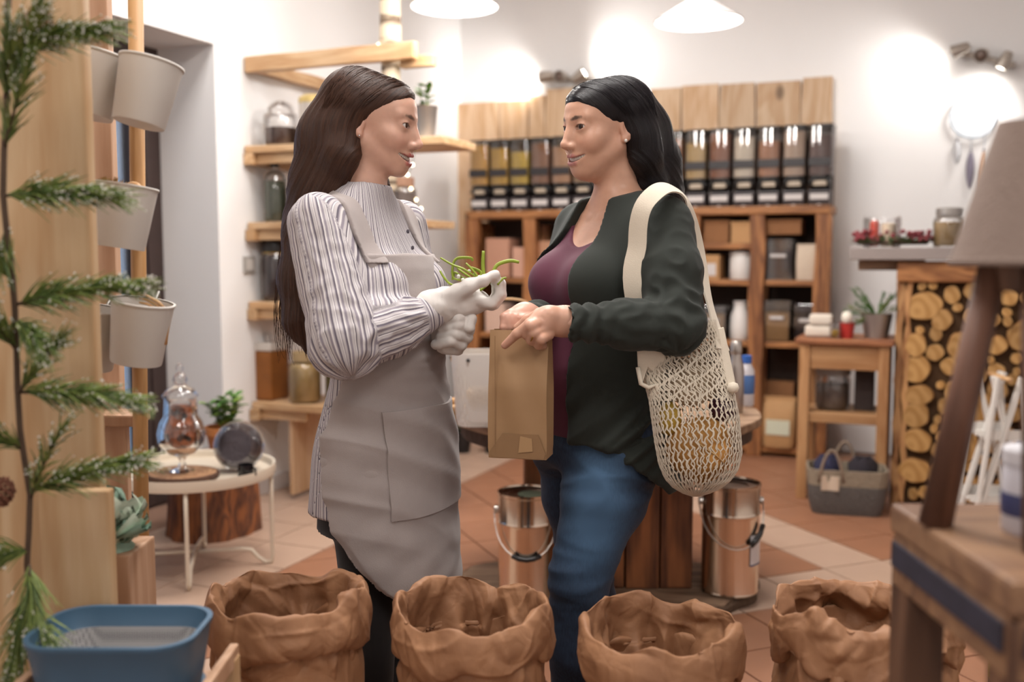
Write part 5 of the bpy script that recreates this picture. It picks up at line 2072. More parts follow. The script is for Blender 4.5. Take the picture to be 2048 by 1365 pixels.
# large ones at spots seen in the photograph, then fill
seeds = [(1848, 612, 37), (1904, 590, 20), (1832, 690, 26), (1872, 668, 16), (1833, 738, 32), (1870, 705, 20), (1838, 790, 28), (1832, 830, 30), (1835, 880, 30), (1830, 940, 33), (1884, 640, 24), (1990, 690, 24), (1985, 640, 16), (1992, 740, 18)]
for px, py, r in seeds:
    p = on_y(px, py, CYF2)
    circles.append((p.x, p.z, r / 500.))
for rr_, tries in ((.075, 60), (.06, 260), (.047, 500), (.036, 700), (.028, 900), (.021, 1200)):
    for k in range(tries):
        if len(circles) > 235:
            break
        x, z = rnd.uniform(CXL + .07 + rr_, CXR - .03), rnd.uniform(.02 + rr_, 1.1 - rr_)
        r = rr_ * rnd.uniform(.9, 1.1)
        if all((x - a) ** 2 + (z - c) ** 2 > (r + q - .002) ** 2 for a, c, q in circles):
            circles.append((x, z, r))
for x, z, r in circles:
    ph = rnd.uniform(0, 6)
    n = 22 if r > .03 else 14
    sq = rnd.uniform(.9, 1.1)
    f = lambda a, q=1.: ((r * q * (1 + .06 * math.sin(2 * a + ph) + .035 * math.sin(5 * a + ph * 2))) * math.cos(a) * sq, (r * q * (1 + .06 * math.sin(2 * a + ph) + .035 * math.sin(5 * a + ph * 2))) * math.sin(a) / sq)
    as_ = [2 * PI * k / n for k in range(n)]
    m = MB()
    th = .035 + rnd.uniform(0, .02)
    m.prism([f(a) for a in as_], th, RX(PI / 2))
    s = m.build('log_slice', sm, ct, bevel=.004, loc=cl(x, CYF2 + .016, z))
    if r > .045:
        m = MB()
        m.grid([[(*f(a, q_), zz) for q_, zz in ((.97, .0), (1.03, .004), (1.03, th - .006), (.96, th - .0))] for a in as_], closed_u=True)
        for v_ in range(len(m.v)):
            x_, y_, z_ = m.v[v_]
            m.v[v_] = (x_, -z_, y_)
        m.build('bark', M_bark2, s)
# split slabs framing the left edge
for k, (dx, w_) in enumerate(((.022, .034), (.055, .028))):
    ph = k * 2
    Ls = [(-w_ / 2 + .007 * math.sin(q * 1.9 + ph), 1.09 * q / 16) for q in range(17)]
    Rs = [(w_ / 2 + .007 * math.sin(q * 1.4 + ph * 2), 1.09 * q / 16) for q in range(17)]
    MB().prism(Ls + Rs[::-1], .05, RX(PI / 2)).build('split_slab', wood('split_slab_wood', '#c99a66', '#8a5a34', 'Z', 6, stretch=5, bump=.8), ct, bevel=.006, loc=cl(CXL + dx, CYF2 + .02, 0))
MB().box((0, 0, 0), (CXR - CXL + .0, .10, .10)).build('top_beam', M_rust_x, ct, bevel=.01, loc=cl((CXL + CXR) / 2 + .0, CYF2 - .0, 1.14))
sb = MB()
sb.box((0, 0, 0), (CXR + .40, .72, .06))
sb.build('counter_slab', plain('grey_slab', '#8f8480', .5, noise=.12, nscale=6), ct, bevel=.006, loc=cl((CXR - .37) / 2, CYF2 + .28, 1.225))
MB().box((0, 0, 0), (.30, .60, .05)).build('slab_bracket', M_old, ct, bevel=.008, loc=cl(-.2, CYF2 + .3, 1.17))
SZ = 1.255
# things on the slab
cw_ = on_y(1785, 470, CYF2 + .12)
t = empty('berry_wreath', (cw_.x, CYF2 + .13, SZ), 0, 'green wreath with dark red berries lying on the grey slab', 'wreath')
g_ = MB()
WR = .155
g_.tube([(WR * math.cos(a), .09 * math.sin(a), .025) for a in [2 * PI * k / 28 for k in range(28)]], .012, 6, closed=True)
g_.build('wreath_ring', M_twig, t, smooth=True)
rnd = random.Random(8)
lf = MB()
for k in range(120):
    a = rnd.uniform(0, 2 * PI)
    p = Vector((WR * math.cos(a), .09 * math.sin(a), .02))
    leaf(lf, p, (math.cos(a) * rnd.uniform(-.3, 1), math.sin(a) * rnd.uniform(-.3, 1), rnd.uniform(.1, 1)), .045, .01)
lf.build('wreath_leaves', plain('wreath_green', '#5d6d48', .6, noise=.3, nscale=30), t, smooth=True)
bm_ = MB()
for k in range(90):
    a = rnd.uniform(0, 2 * PI)
    rr = rnd.uniform(.008, .014)
    bm_.lathe([(0, -rr), (rr * .8, -rr * .6), (rr, 0), (rr * .8, rr * .6), (0, rr)], ((WR + rnd.uniform(-.03, .03)) * math.cos(a), .1 * math.sin(a) - .01, .02 + rnd.uniform(.01, .06)), 8)
o = bm_.build('berries', plain('berry_red', '#7d2b33', .35, noise=.3, nscale=40), t, smooth=True)
o['kind'] = 'stuff'
t = empty('candle_glass', (cw_.x - .05, CYF2 + .14, SZ), 0, 'wide clear glass jar with a red and cream candle inside the wreath', 'jar')
MB().lathe([(0, .003), (.085, 0), (.09, .012), (.09, .14), (.086, .15), (.088, .156)], n=28, cap=False).build('jar_glass', M_glass, t, smooth=50)
MB().lathe([(0, .006), (.035, .006), (.035, .115), (.028, .12), (0, .112)], (.03, 0, 0), 20).build('cream_candle', plain('candle_cream', '#d9c3a8', .6), t, smooth=40)
MB().lathe([(0, .006), (.022, .006), (.022, .125), (.01, .135), (0, .136)], (-.035, -.02, 0), 16).build('red_candle', plain('candle_red', '#c9402a', .5), t, smooth=40)
p = on_y(1897, 480, CYF2 + .12)
jar((p.x, CYF2 + .12, SZ), .073, .19, plain('tan_grain', '#a88a5e', .8, noise=.25, nscale=70, bump=.5), .78, 'glass jar of tan grain with a metal lid on the grey slab', lid='cork', lidmat=M_tin, neck=.74)

# --- white folding A-frame stand
ab = wpt(1985, 1040, 4.32)
ab.z = 0
af = empty('folding_stand', ab, YAW - .1, 'small white folding stand with slatted trays before the log wall', 'plant stand')
M_wp = plain('white_paint', '#e3ded8', .5, noise=.04)
HH = .70
for y in (-.1, .1):
    for s in (-1, 1):
        a0, a1 = Vector((s * .13, y + s * .012, 0)), Vector((-s * .055, y + s * .012, HH))
        dv = a1 - a0
        m = MB().box((0, 0, 0), (.036, .018, dv.length), dv.to_track_quat('Z', 'Y').to_matrix().to_4x4())
        m.build('crossed_leg', M_wp, af, bevel=.003, loc=(a0 + a1) / 2)
    a0, a1 = Vector((.12, y, .02)), Vector((.07, y, HH))
for s in (-1, 1):
    for y in (-.125, .125):
        a0, a1 = Vector((s * .125, y, .0)), Vector((s * .05, y, HH))
        dv = a1 - a0
        MB().box((0, 0, 0), (.03, .016, dv.length), dv.to_track_quat('Z', 'Y').to_matrix().to_4x4()).build('upright', M_wp, af, bevel=.003, loc=(a0 + a1) / 2)
for z, hw_ in ((.14, .10), (.43, .075)):
    for k in range(4):
        MB().box((0, -.09 + .06 * k, z), (hw_ * 2.1, .035, .012)).build('tray_slat', M_wp, af, bevel=.002)
    for s in (-1, 1):
        MB().box((0, s * .114, z + .02), (hw_ * 2.2, .012, .045)).build('tray_rail', M_wp, af, bevel=.002)
MB().tube([(0, -.13, HH - .01), (0, .13, HH - .01)], .011, 10).build('top_rod', M_beech, af, smooth=True)

# ================================================================ FOREGROUND RIGHT: stool table, tripod lamp, tub
zt_ = .908
tb = cam_thing('high_stool', Vector((.632, 1.08, 0)), 'dark brown wooden stool in the blurred foreground with a patterned edge', 'stool')
lb = Vector((.566, 1.10, zt_))
M_fg = wood('foreground_wood', '#7d5b45', '#4f3628', 'Z', 4, stretch=9, knots=False)
M_fg_x = wood('foreground_wood_x', '#9a7657', '#6d4e3b', 'X', 4, stretch=9, knots=False)
SQ = .155
TB = RZ(0.)
MB().box((0, 0, zt_ - .018), (2 * SQ, 2 * SQ, .036), TB).build('seat', M_fg_x, tb, bevel=.006)
for k in range(4):
    R_ = TB @ RZ(k * PI / 2)
    v = R_ @ Vector((0, -SQ + .012, 0))
    MB().box((v.x, v.y, zt_ - .068), (2 * SQ - .02, .02, .065), R_).build('apron', M_fg_x, tb, bevel=.003)
    v = R_ @ Vector((0, -SQ + .0, 0))
    MB().box((v.x, v.y, zt_ - .06), (2 * SQ - .03, .004, .03), R_).build('dark_band', plain('dark_pattern', '#2c2a38', .7, noise=.5, nscale=30), tb)
    v = R_ @ Vector((-SQ + .028, -SQ + .028, 0))
    MB().box((v.x, v.y, (zt_ - .04) / 2), (.05, .05, zt_ - .04), R_).build('leg', M_fg, tb, bevel=.005)
    v = R_ @ Vector((0, -SQ + .028, 0))
    MB().box((v.x, v.y, .25), (2 * SQ - .1, .025, .035), R_).build('stretcher', M_fg_x, tb, bevel=.004)

lamp = cam_thing('tripod_lamp', lb, 'table lamp with taupe linen shade on a brown wooden tripod', 'table lamp')
M_linen = plain('taupe_linen', '#8b796f', .9, noise=.08, nscale=40, bump=.3, bscale=220)
zs0, zs1 = cpt(2000, 528, 1.08).z - zt_, cpt(2000, 238, 1.08).z - zt_
MB().lathe([(.078, zs0), (.034, zs1)], n=48, cap=False).build('lamp_shade', M_linen, lamp, smooth=True)
MB().lathe([(.076, zs0 + .001), (.032, zs1 - .001)], n=48, cap=False).build('shade_lining', plain('shade_lining', '#cdbfb2', .8), lamp, smooth=True, fix=False)
MB().lathe([(.077, zs0 - .002), (.0795, zs0), (.0795, zs0 + .006), (.077, zs0 + .006)], n=48, cap=False).build('shade_hem', M_linen, lamp, smooth=True)
MB().lathe([(0, zs0 - .03), (.03, zs0 - .03), (.036, zs0), (.012, zs0 + .02), (.012, zs0 + .07), (0, zs0 + .07)], n=16).build('lamp_socket', M_fg, lamp, smooth=40)
for k in range(3):
    a = math.radians((158, 262, 30)[k])
    p0 = Vector((.032 * math.cos(a), .032 * math.sin(a), zs0 + .0))
    p1 = Vector((.082 * math.cos(a), .082 * math.sin(a), .0))
    MB().tube([p0, p1], [.016, .019], 10).build('tripod_leg', wood('tripod_wood', '#7d5745', '#4d3226', 'Z', 5, knots=False), lamp, smooth=True)

tw = rot((.583, 1.098, 0))
tub = empty('white_tub', (tw.x, tw.y, zt_), YAW, 'white tub with a dark blue band on the foreground stool', 'tub')
MB().lathe([(0, 0), (.027, 0), (.03, .004), (.031, .075), (.028, .08), (0, .08)], n=24).build('tub_body', plain('tub_white', '#cfcbd2', .45), tub, smooth=40)
MB().lathe([(.0312, .022), (.0316, .023), (.0316, .046), (.0312, .047)], n=24, cap=False).build('tub_band', plain('tub_blue', '#3b3f66', .5), tub, smooth=True)
MB().lathe([(0, .08), (.032, .08), (.032, .095), (.029, .098), (0, .098)], n=24).build('tub_lid', plain('tub_white2', '#dcd9de', .45), tub, smooth=40)
# dark tin at the lower right corner
w = wpt(2040, 1330, 1.75)
dt = empty('black_tin', (w.x, w.y, 0), 0, 'tall black tin with a yellow mark at the lower right corner', 'tin')
MB().lathe([(0, 0), (.05, 0), (.052, .005), (.052, w.z + .06), (.05, w.z + .07), (.046, w.z + .07), (.046, .01), (0, .008)], n=24).build('tin_body', plain('tin_black', '#2b2726', .4), dt, smooth=40)
MB().lathe([(.0522, w.z - .03), (.0525, w.z - .03), (.0525, w.z + .01), (.0522, w.z + .01)], n=24, cap=False).build('yellow_mark', plain('tin_yellow', '#c9b42e', .5), dt)

# ================================================================ PEOPLE
def A3(v):
    return np.array([v[0], v[1], v[2]], float)


def C3(px, py, d):
    return A3(cpt(px, py, d))


def head_frame(px, py, d, ang, pitch, roll=0., k=1.):
    """head axes with the tip of the nose seen at a given pixel"""
    fr = Frame((0, 0, 0), ang, pitch, roll, k)
    return Frame(C3(px, py, d) - fr.out((0, .1186, -.0400)), ang, pitch, roll, k)


class Frame:
    """local (left, forward, up) axes in the camera-aligned space"""

    def __init__(s, o, ang, pitch=0., roll=0., k=1.):
        s.k = k
        f = np.array([math.cos(ang), math.sin(ang), 0.])
        u = np.array([0, 0, 1.])
        l = np.cross(u, f)
        f2 = f * math.cos(pitch) + u * math.sin(pitch)
        u2 = u * math.cos(pitch) - f * math.sin(pitch)
        l2 = l * math.cos(roll) + u2 * math.sin(roll)
        u3 = u2 * math.cos(roll) - l * math.sin(roll)
        s.o = np.array(o, float)
        s.M = np.stack([l2, f2, u3])      # rows

    def to(s, P):
        return (P - s.o) @ s.M.T / s.k

    def out(s, p):
        return s.o + s.k * (np.asarray(p, float) @ s.M)


def sd_loft(P, rows, l, f, close=True):
    """stacked ovals: rows of (z, cx, cy, half width, half depth front, half depth back)"""
    R = np.array(sorted(rows), float)
    z = P[:, 2]
    g = lambda k: np.interp(z, R[:, 0], R[:, k])
    cx, cy, a, bf, bb = g(1), g(2), g(3), g(4), g(5)
    dx, dy = P[:, 0] - cx, P[:, 1] - cy
    u = dx * l[0] + dy * l[1]
    v = dx * f[0] + dy * f[1]
    b = np.where(v > 0, bf, bb)
    k0 = np.sqrt((u / a) ** 2 + (v / b) ** 2)
    k1 = np.sqrt((u / (a * a)) ** 2 + (v / (b * b)) ** 2)
    d = np.where(k0 > 1e-3, k0 * (k0 - 1) / np.maximum(k1, 1e-6), -np.minimum(a, b))
    if close:
        d = smax(d, z - R[-1, 0], .02)
        d = np.maximum(d, R[0, 0] - z)
    return d, u, v


def smooth_rows(rows, n=40):
    R = np.array(sorted(rows), float)
    z = np.linspace(R[0, 0], R[-1, 0], n)
    out = np.stack([z] + [np.interp(z, R[:, 0], R[:, k]) for k in range(1, R.shape[1])], 1)
    for _ in range(4):
        out[1:-1, 1:] = .25 * out[:-2, 1:] + .5 * out[1:-1, 1:] + .25 * out[2:, 1:]
    return [tuple(r) for r in out]


def limb_coords(V, segs):
    """for every vertex: nearest limb segment, position along it, angle around it, radius"""
    best = np.full(len(V), 1e9)
    t_out = np.zeros(len(V))
    a_out = np.zeros(len(V))
    s_out = np.zeros(len(V), int)
    for i, (a, b, ref, r0) in enumerate(segs):
        a, b, ref = np.array(a), np.array(b), np.array(ref, float)
        ba = b - a
        L = np.linalg.norm(ba)
        w = ba / L
        q = V - a
        t = np.clip(q @ ba / (L * L), 0, 1)
        d = np.linalg.norm(q - t[:, None] * ba, axis=1) / r0
        e1 = ref - w * (ref @ w)
        e1 /= np.linalg.norm(e1)
        e2 = np.cross(w, e1)
        ang = np.arctan2(q @ e2, q @ e1)
        m = d < best
        best[m] = d[m]
        t_out[m] = (q @ w)[m]
        a_out[m] = ang[m]
        s_out[m] = i
    return s_out, t_out, a_out


# ---------------------------------------------------------------- materials
def cloth_mat(name, color, rough=.85, weave=900., bump=.15, noise=.06, sheen=.15, attr=None):
    m, N, L, b = nmat(name)
    c = hexc(color)
    tc = N.new('ShaderNodeTexCoord')
    n = N.new('ShaderNodeTexNoise')
    n.inputs['Scale'].default_value = 26
    n.inputs['Detail'].default_value = 6
    L.new(tc.outputs['Object'], n.inputs['Vector'])
    mx = N.new('ShaderNodeMix')
    mx.data_type = 'RGBA'
    mx.inputs[6].default_value = (*[k * (1 - noise) for k in c], 1)
    mx.inputs[7].default_value = (*[min(1, k * (1 + noise)) for k in c], 1)
    L.new(n.outputs['Fac'], mx.inputs[0])
    L.new(mx.outputs[2], b.inputs['Base Color'])
    b.inputs['Roughness'].default_value = rough
    b.inputs['Sheen Weight'].default_value = sheen
    n2 = N.new('ShaderNodeTexNoise')
    n2.inputs['Scale'].default_value = weave
    n2.inputs['Detail'].default_value = 2
    L.new(tc.outputs['Object'], n2.inputs['Vector'])
    bp = N.new('ShaderNodeBump')
    bp.inputs['Strength'].default_value = bump
    bp.inputs['Distance'].default_value = .002
    L.new(n2.outputs['Fac'], bp.inputs['Height'])
    L.new(bp.outputs[0], b.inputs['Normal'])
    return m


def skin_mat(name):
    m, N, L, b = nmat(name)
    at = N.new('ShaderNodeAttribute')
    at.attribute_name = 'tone'
    L.new(at.outputs['Color'], b.inputs['Base Color'])
    b.inputs['Roughness'].default_value = .4
    b.inputs['Subsurface Weight'].default_value = .12
    b.inputs['Subsurface Radius'].default_value = (1., .35, .2)
    b.inputs['Subsurface Scale'].default_value = .006
    tc = N.new('ShaderNodeTexCoord')
    n = N.new('ShaderNodeTexNoise')
    n.inputs['Scale'].default_value = 320
    L.new(tc.outputs['Object'], n.inputs['Vector'])
    bp = N.new('ShaderNodeBump')
    bp.inputs['Strength'].default_value = .06
    bp.inputs['Distance'].default_value = .002
    L.new(n.outputs['Fac'], bp.inputs['Height'])
    L.new(bp.outputs[0], b.inputs['Normal'])
    return m


def hair_mat(name, c0, c1, rough=.45):
    m, N, L, b = nmat(name)
    at = N.new('ShaderNodeAttribute')
    at.attribute_name = 'strand'
    al = N.new('ShaderNodeAttribute')
    al.attribute_name = 'along'
    cb = N.new('ShaderNodeCombineXYZ')
    m1 = N.new('ShaderNodeMath')
    m1.operation = 'MULTIPLY'
    m1.inputs[1].default_value = 70.
    m2 = N.new('ShaderNodeMath')
    m2.operation = 'MULTIPLY'
    m2.inputs[1].default_value = 5.
    L.new(at.outputs['Fac'], m1.inputs[0])
    L.new(al.outputs['Fac'], m2.inputs[0])
    L.new(m1.outputs[0], cb.inputs[0])
    L.new(m2.outputs[0], cb.inputs[1])
    n = N.new('ShaderNodeTexNoise')
    n.inputs['Scale'].default_value = 1.
    n.inputs['Detail'].default_value = 5
    n.inputs['Roughness'].default_value = .7
    L.new(cb.outputs[0], n.inputs['Vector'])
    rp = N.new('ShaderNodeValToRGB')
    rp.color_ramp.elements[0].position = .35
    rp.color_ramp.elements[0].color = (*hexc(c0), 1)
    rp.color_ramp.elements[1].position = .72
    rp.color_ramp.elements[1].color = (*hexc(c1), 1)
    L.new(n.outputs['Fac'], rp.inputs[0])
    L.new(rp.outputs[0], b.inputs['Base Color'])
    b.inputs['Roughness'].default_value = rough
    b.inputs['Specular IOR Level'].default_value = .3
    bp = N.new('ShaderNodeBump')
    bp.inputs['Strength'].default_value = .55
    bp.inputs['Distance'].default_value = .004
    L.new(n.outputs['Fac'], bp.inputs['Height'])
    L.new(bp.outputs[0], b.inputs['Normal'])
    return m


M_skin = skin_mat('skin')
M_sclera = plain('eye_white', '#e4ddd8', .25)
M_iris = plain('iris_brown', '#4a2c1c', .2)
M_pupil = plain('pupil', '#0b0808', .1)
M_teeth = plain('teeth', '#e8e0d4', .3)
M_pearl = plain('pearl', '#e9e2da', .25)


# ---------------------------------------------------------------- head
def head_parts(P, smile=1., openm=1.):
    """P in head axes (left, forward, up), metres, origin between the eyes"""
    Q = P.copy()
    Q[:, 0] = np.abs(Q[:, 0])
    d = sd_ell(Q, (0, -.016, .026), (.071, .090, .071))
    d = smin(d, sd_ell(Q, (0, .040, .036), (.055, .050, .046)), .03)
    d = smin(d, sd_ell(Q, (0, .026, -.012), (.057, .058, .074)), .03)
    d = smin(d, sd_ell(Q, (0, .030, -.064), (.043, .052, .042)), .03)
    d = smin(d, sd_ell(Q, (0, .058, -.032), (.036, .031, .040)), .025)
    d = smin(d, sd_cone(Q, (.049, -.004, -.050), (.012, .064, -.098), .016, .0130), .030)
    d = smin(d, sd_sphere(Q, (0, .0700, -.1000), .0140), .022)
    d = smin(d, sd_ell(Q, (.041, .050, -.026), (.021, .022, .018)), .024)
    d = smin(d, sd_ell(Q, (.033, .0640, -.041), (.020, .0170, .0175)), .022)
    d = smin(d, sd_cone(Q, (.008, .083, .016), (.040, .069, .019), .009, .008), .016)
    # muzzle
    d = smin(d, sd_ell(Q, (0, .0655, -.073), (.031, .0240, .026)), .018)
    # sockets
    d = smax(d, -sd_ell(Q, (.031, .100, -.002), (.0165, .0150, .0110)), .012)
    # nose
    d = smin(d, sd_ell(Q, (0, .080, -.030), (.0125, .021, .026)), .014)
    d = smin(d, sd_cone(Q, (0, .0860, .014), (0, .1090, -.037), .0066, .0074), .012)
    d = smin(d, sd_sphere(Q, (0, .1100, -.0400), .0086), .007)
    d = smin(d, sd_ell(Q, (.0110, .0970, -.0440), (.0068, .0095, .0068)), .008)
    d = smax(d, -sd_ell(Q, (.0058, .1010, -.0515), (.0032, .0052, .0034)), .003)
    # lids
    d = smin(d, sd_sphere(Q, (.031, .0745, -.001), .0152), .006)
    al = almond(Q)
    d = smax(d, -al, .0018)
    # mouth
    up, lo, op = mouth(Q, openm)
    d = smin(d, up, .005)
    d = smin(d, lo, .005)
    if openm > 0:
        d = smax(d, -op, .002)
    # ears
    R = np.array([[math.cos(.35), math.sin(.35), 0], [-math.sin(.35), math.cos(.35), 0], [0, 0, 1]]).T
    e = sd_ell(Q, (.0730, -.016, -.010), (.0062, .0170, .029), R)
    e = smax(e, -sd_ell(Q, (.0790, -.0125, -.008), (.0068, .0095, .0170), R), .004)
    e = smin(e, sd_sphere(Q, (.0705, -.009, -.0365), .0074), .008)
    d = smin(d, e, .006)
    return d


def almond(Q):
    q = Q - np.array((.031, .0905, -.0018))
    c, s = math.cos(.10), math.sin(.10)
    x = q[:, 0] * c + q[:, 2] * s
    z = -q[:, 0] * s + q[:, 2] * c
    qq = np.stack([x, q[:, 1], z], 1)
    return sd_ell(qq, (0, 0, 0), (.0150, .017, .0056))


def mouth(Q, openm):
    up = sd_chain(Q, [(0, .0930, -.0668), (.008, .0930, -.0656), (.023, .0830, -.0640), (.0395, .0575, -.0580)], [.0038, .0044, .0038, .0014], .004)
    g = .0040 * openm
    lo = sd_chain(Q, [(0, .0905, -.0805 - g), (.012, .0885, -.0790 - g), (.027, .0765, -.0710 - g * .6), (.0395, .0570, -.0590)], [.0058, .0054, .0042, .0014], .004)
    q = Q.copy()
    q[:, 2] -= 9.0 * Q[:, 0] ** 2
    op = sd_ell(q, (0, .082, -.0737 - g * .4), (.0365, .040, .0032 + g * .60))
    return up, lo, op


def head_tone(P, base, lip, brow, openm, blush=(.62, .24, .17), browlift=0.):
    """own colours of the skin: lips, brows, lash line, blush"""
    Q = P.copy()
    Q[:, 0] = np.abs(Q[:, 0])
    n = len(Q)
    col = np.tile(np.array(base), (n, 1))
    mott = fbm(P * 60, 3)[:, None]
    col = col * (1 + .05 * mott)
    bl = np.exp(-np.sum(((Q - np.array((.040, .066, -.040))) / np.array((.018, .03, .016))) ** 2, 1))
    bl = bl + .5 * np.exp(-np.sum(((Q - np.array((0, .112, -.042))) / .012) ** 2, 1)) + .5 * np.exp(-np.sum(((Q - np.array((.078, -.014, -.02))) / .02) ** 2, 1))
    col = col + np.clip(bl, 0, 1)[:, None] * .35 * (np.array(blush) - col)
    up, lo, op = mouth(Q, openm)
    ml = np.clip(1 - np.minimum(up, lo) / .0012, 0, 1)
    fr = np.clip((Q[:, 1] - .050) / .008, 0, 1)
    k = (ml * fr)[:, None]
    col = col * (1 - k) + np.array(lip) * k
    # inside of the mouth
    ins = np.clip(-(op + .0012) / .0015, 0, 1) * (np.minimum(up, lo) > .0005)
    col = col * (1 - ins[:, None]) + np.array((.10, .02, .02)) * ins[:, None]
    b = browlift
    db = sd_chain(Q, [(.0105, .092, .0155 + b), (.024, .090, .0195 + b), (.036, .0815, .0200 + b), (.0475, .068, .0145 + b)], [.0030, .0031, .0024, .0009], .002)
    q2 = fbm(P * np.array((420, 420, 900)), 2)
    kb = np.clip(1 - db / .0022 + .08 * q2, 0, 1)[:, None] * .9
    col = col * (1 - kb) + np.array(brow) * kb
    al = almond(Q)
    lash = np.clip(1 - np.abs(al - .0003) / .0011, 0, 1) * np.where(Q[:, 2] > -.0018, 1., .35) * (Q[:, 1] > .07)
    lash = lash[:, None]
    col = col * (1 - lash) + np.array((.02, .012, .01)) * lash
    return col


def eye_mesh():
    m = MB()
    r = .0126
    n = 20
    th = [0, .22, .30, .46, .58, .75, 1.0, 1.4, 2.0, 2.6, PI]
    P = [[(r * math.sin(t) * math.cos(2 * PI * k / n), r * math.cos(t) + (.0007 if t < .5 else 0), r * math.sin(t) * math.sin(2 * PI * k / n)) for t in th] for k in range(n)]
    m.grid(P, closed_u=True)
    m.mi = [0 if (i % (len(th) - 1)) < 2 else (1 if (i % (len(th) - 1)) < 4 else 2) for i in range(len(m.f))]
    return m


def place(obj_name, mb_or_mesh, mat, root, base, fr, off=(0, 0, 0), smooth=True):
    """put a small mesh given in head axes"""
    m = mb_or_mesh
    V = fr.out(np.array(m.v) + np.array(off)) - base
    m.v = [tuple(p) for p in V]
    return m.build(obj_name, mat, root, smooth=smooth)


def build_teeth(openm):
    m = MB()
    for k in range(-7, 8):
        x = k * .0050
        x2 = abs(x)
        w = .0027
        y = .0860 - 13. * x2 ** 2
        zt = -.0690 + 8.4 * x2 ** 2
        zb = zt - (.0088 if abs(k) < 2 else .0078) + (.0003 if k % 2 else 0)
        a = math.atan(22 * x)
        m.box((x, y, (zt + zb) / 2), (w * 2, .005, zt - zb), RZ(-a))
    return m


# ---------------------------------------------------------------- wrinkles
def folds(V, Nn, amp, freq, stretch, seed=0., ridge=True):
    """cloth relief: noise stretched along `stretch` axis scaling"""
    q = V * np.array(stretch) * freq + seed
    q = q + .5 * np.stack([pnoise(q * .6 + 11), pnoise(q * .6 + 23), pnoise(q * .6 + 37)], 1)
    n1 = pnoise(q)
    if ridge:
        n1 = .5 - np.abs(n1) * 1.6
    n2 = pnoise(q * 2.1 + 5)
    return amp * (n1 + .35 * n2)


def garment(name, V, Q, mat, root, base, attrs=None, colors=None):
    me = np_mesh(name, V - base, Q, mat, True, attrs, colors)
    return obj_from(name, me, root)


def join(parts):
    Vs, Qs, Cs, o = [], [], [], 0
    for V, Q, C in parts:
        Vs.append(V)
        Qs.append(Q + o)
        Cs.append(C if np.ndim(C) == 2 else np.tile(np.array(C), (len(V), 1)))
        o += len(V)
    return np.concatenate(Vs), np.concatenate(Qs), np.concatenate(Cs)


def bbox(pts, pad):
    p = np.array(pts)
    return p.min(0) - pad, p.max(0) + pad


def strands(name, root, base, mat, guides, n, rad, jitter, seed, steps=14, taper=True):
    """fine loose hair: guides are lists of (point, spread) along the flow"""
    rnd = np.random.RandomState(seed)
    Vs, Fs = [], []
    o = 0
    for k in range(n):
        g = guides[rnd.randint(len(guides))]
        P = np.array([p for p, s in g])
        S = np.array([s for p, s in g])
        off = rnd.normal(size=3)
        off /= np.linalg.norm(off)
        off *= rnd.uniform(.75, 1.0)
        t = np.linspace(0, 1, len(P))
        e = rnd.uniform(.75, 1.0)
        tt = np.linspace(rnd.uniform(0, .08), e, steps)
        cx = np.stack([np.interp(tt, t, P[:, i]) for i in range(3)], 1)
        sp = np.stack([np.interp(tt, t, S[:, i]) if S.ndim == 2 else np.interp(tt, t, S) for i in range(3)], 1)
        w = np.stack([pnoise(np.stack([tt * 2.2 + k * 3.1, tt * 0 + i * 7.7, tt * 0 + k * .37], 1)) for i in range(3)], 1) * jitter
        c = cx + sp * off + w * tt[:, None]
        for _ in range(2):
            c[1:-1] = .25 * c[:-2] + .5 * c[1:-1] + .25 * c[2:]
        tg = np.gradient(c, axis=0)
        tg /= np.linalg.norm(tg, axis=1)[:, None] + 1e-9
        a = np.cross(tg, np.array([.3, 1, .2]))
        a /= np.linalg.norm(a, axis=1)[:, None] + 1e-9
        b = np.cross(tg, a)
        r = rad * (1 - .7 * np.linspace(0, 1, steps))[:, None]
        ring = np.stack([c + a * r, c - .5 * a * r + .87 * b * r, c - .5 * a * r - .87 * b * r], 1).reshape(-1, 3)
        Vs.append(ring)
        i = np.arange(steps - 1)[:, None] * 3
        j = np.arange(3)[None]
        q = np.stack([i + j, i + (j + 1) % 3, i + 3 + (j + 1) % 3, i + 3 + j], -1).reshape(-1, 4)
        Fs.append(q + o)
        o += steps * 3
    V = np.concatenate(Vs)
    Q = np.concatenate(Fs)
    me = np_mesh(name, V - base, Q, mat, True, {'strand': rnd.uniform(0, 40, n).repeat(steps * 3), 'along': np.tile(np.linspace(0, 1, steps).repeat(3), n)})
    ob = obj_from(name, me, root)
    ob['kind'] = 'stuff'
    return ob


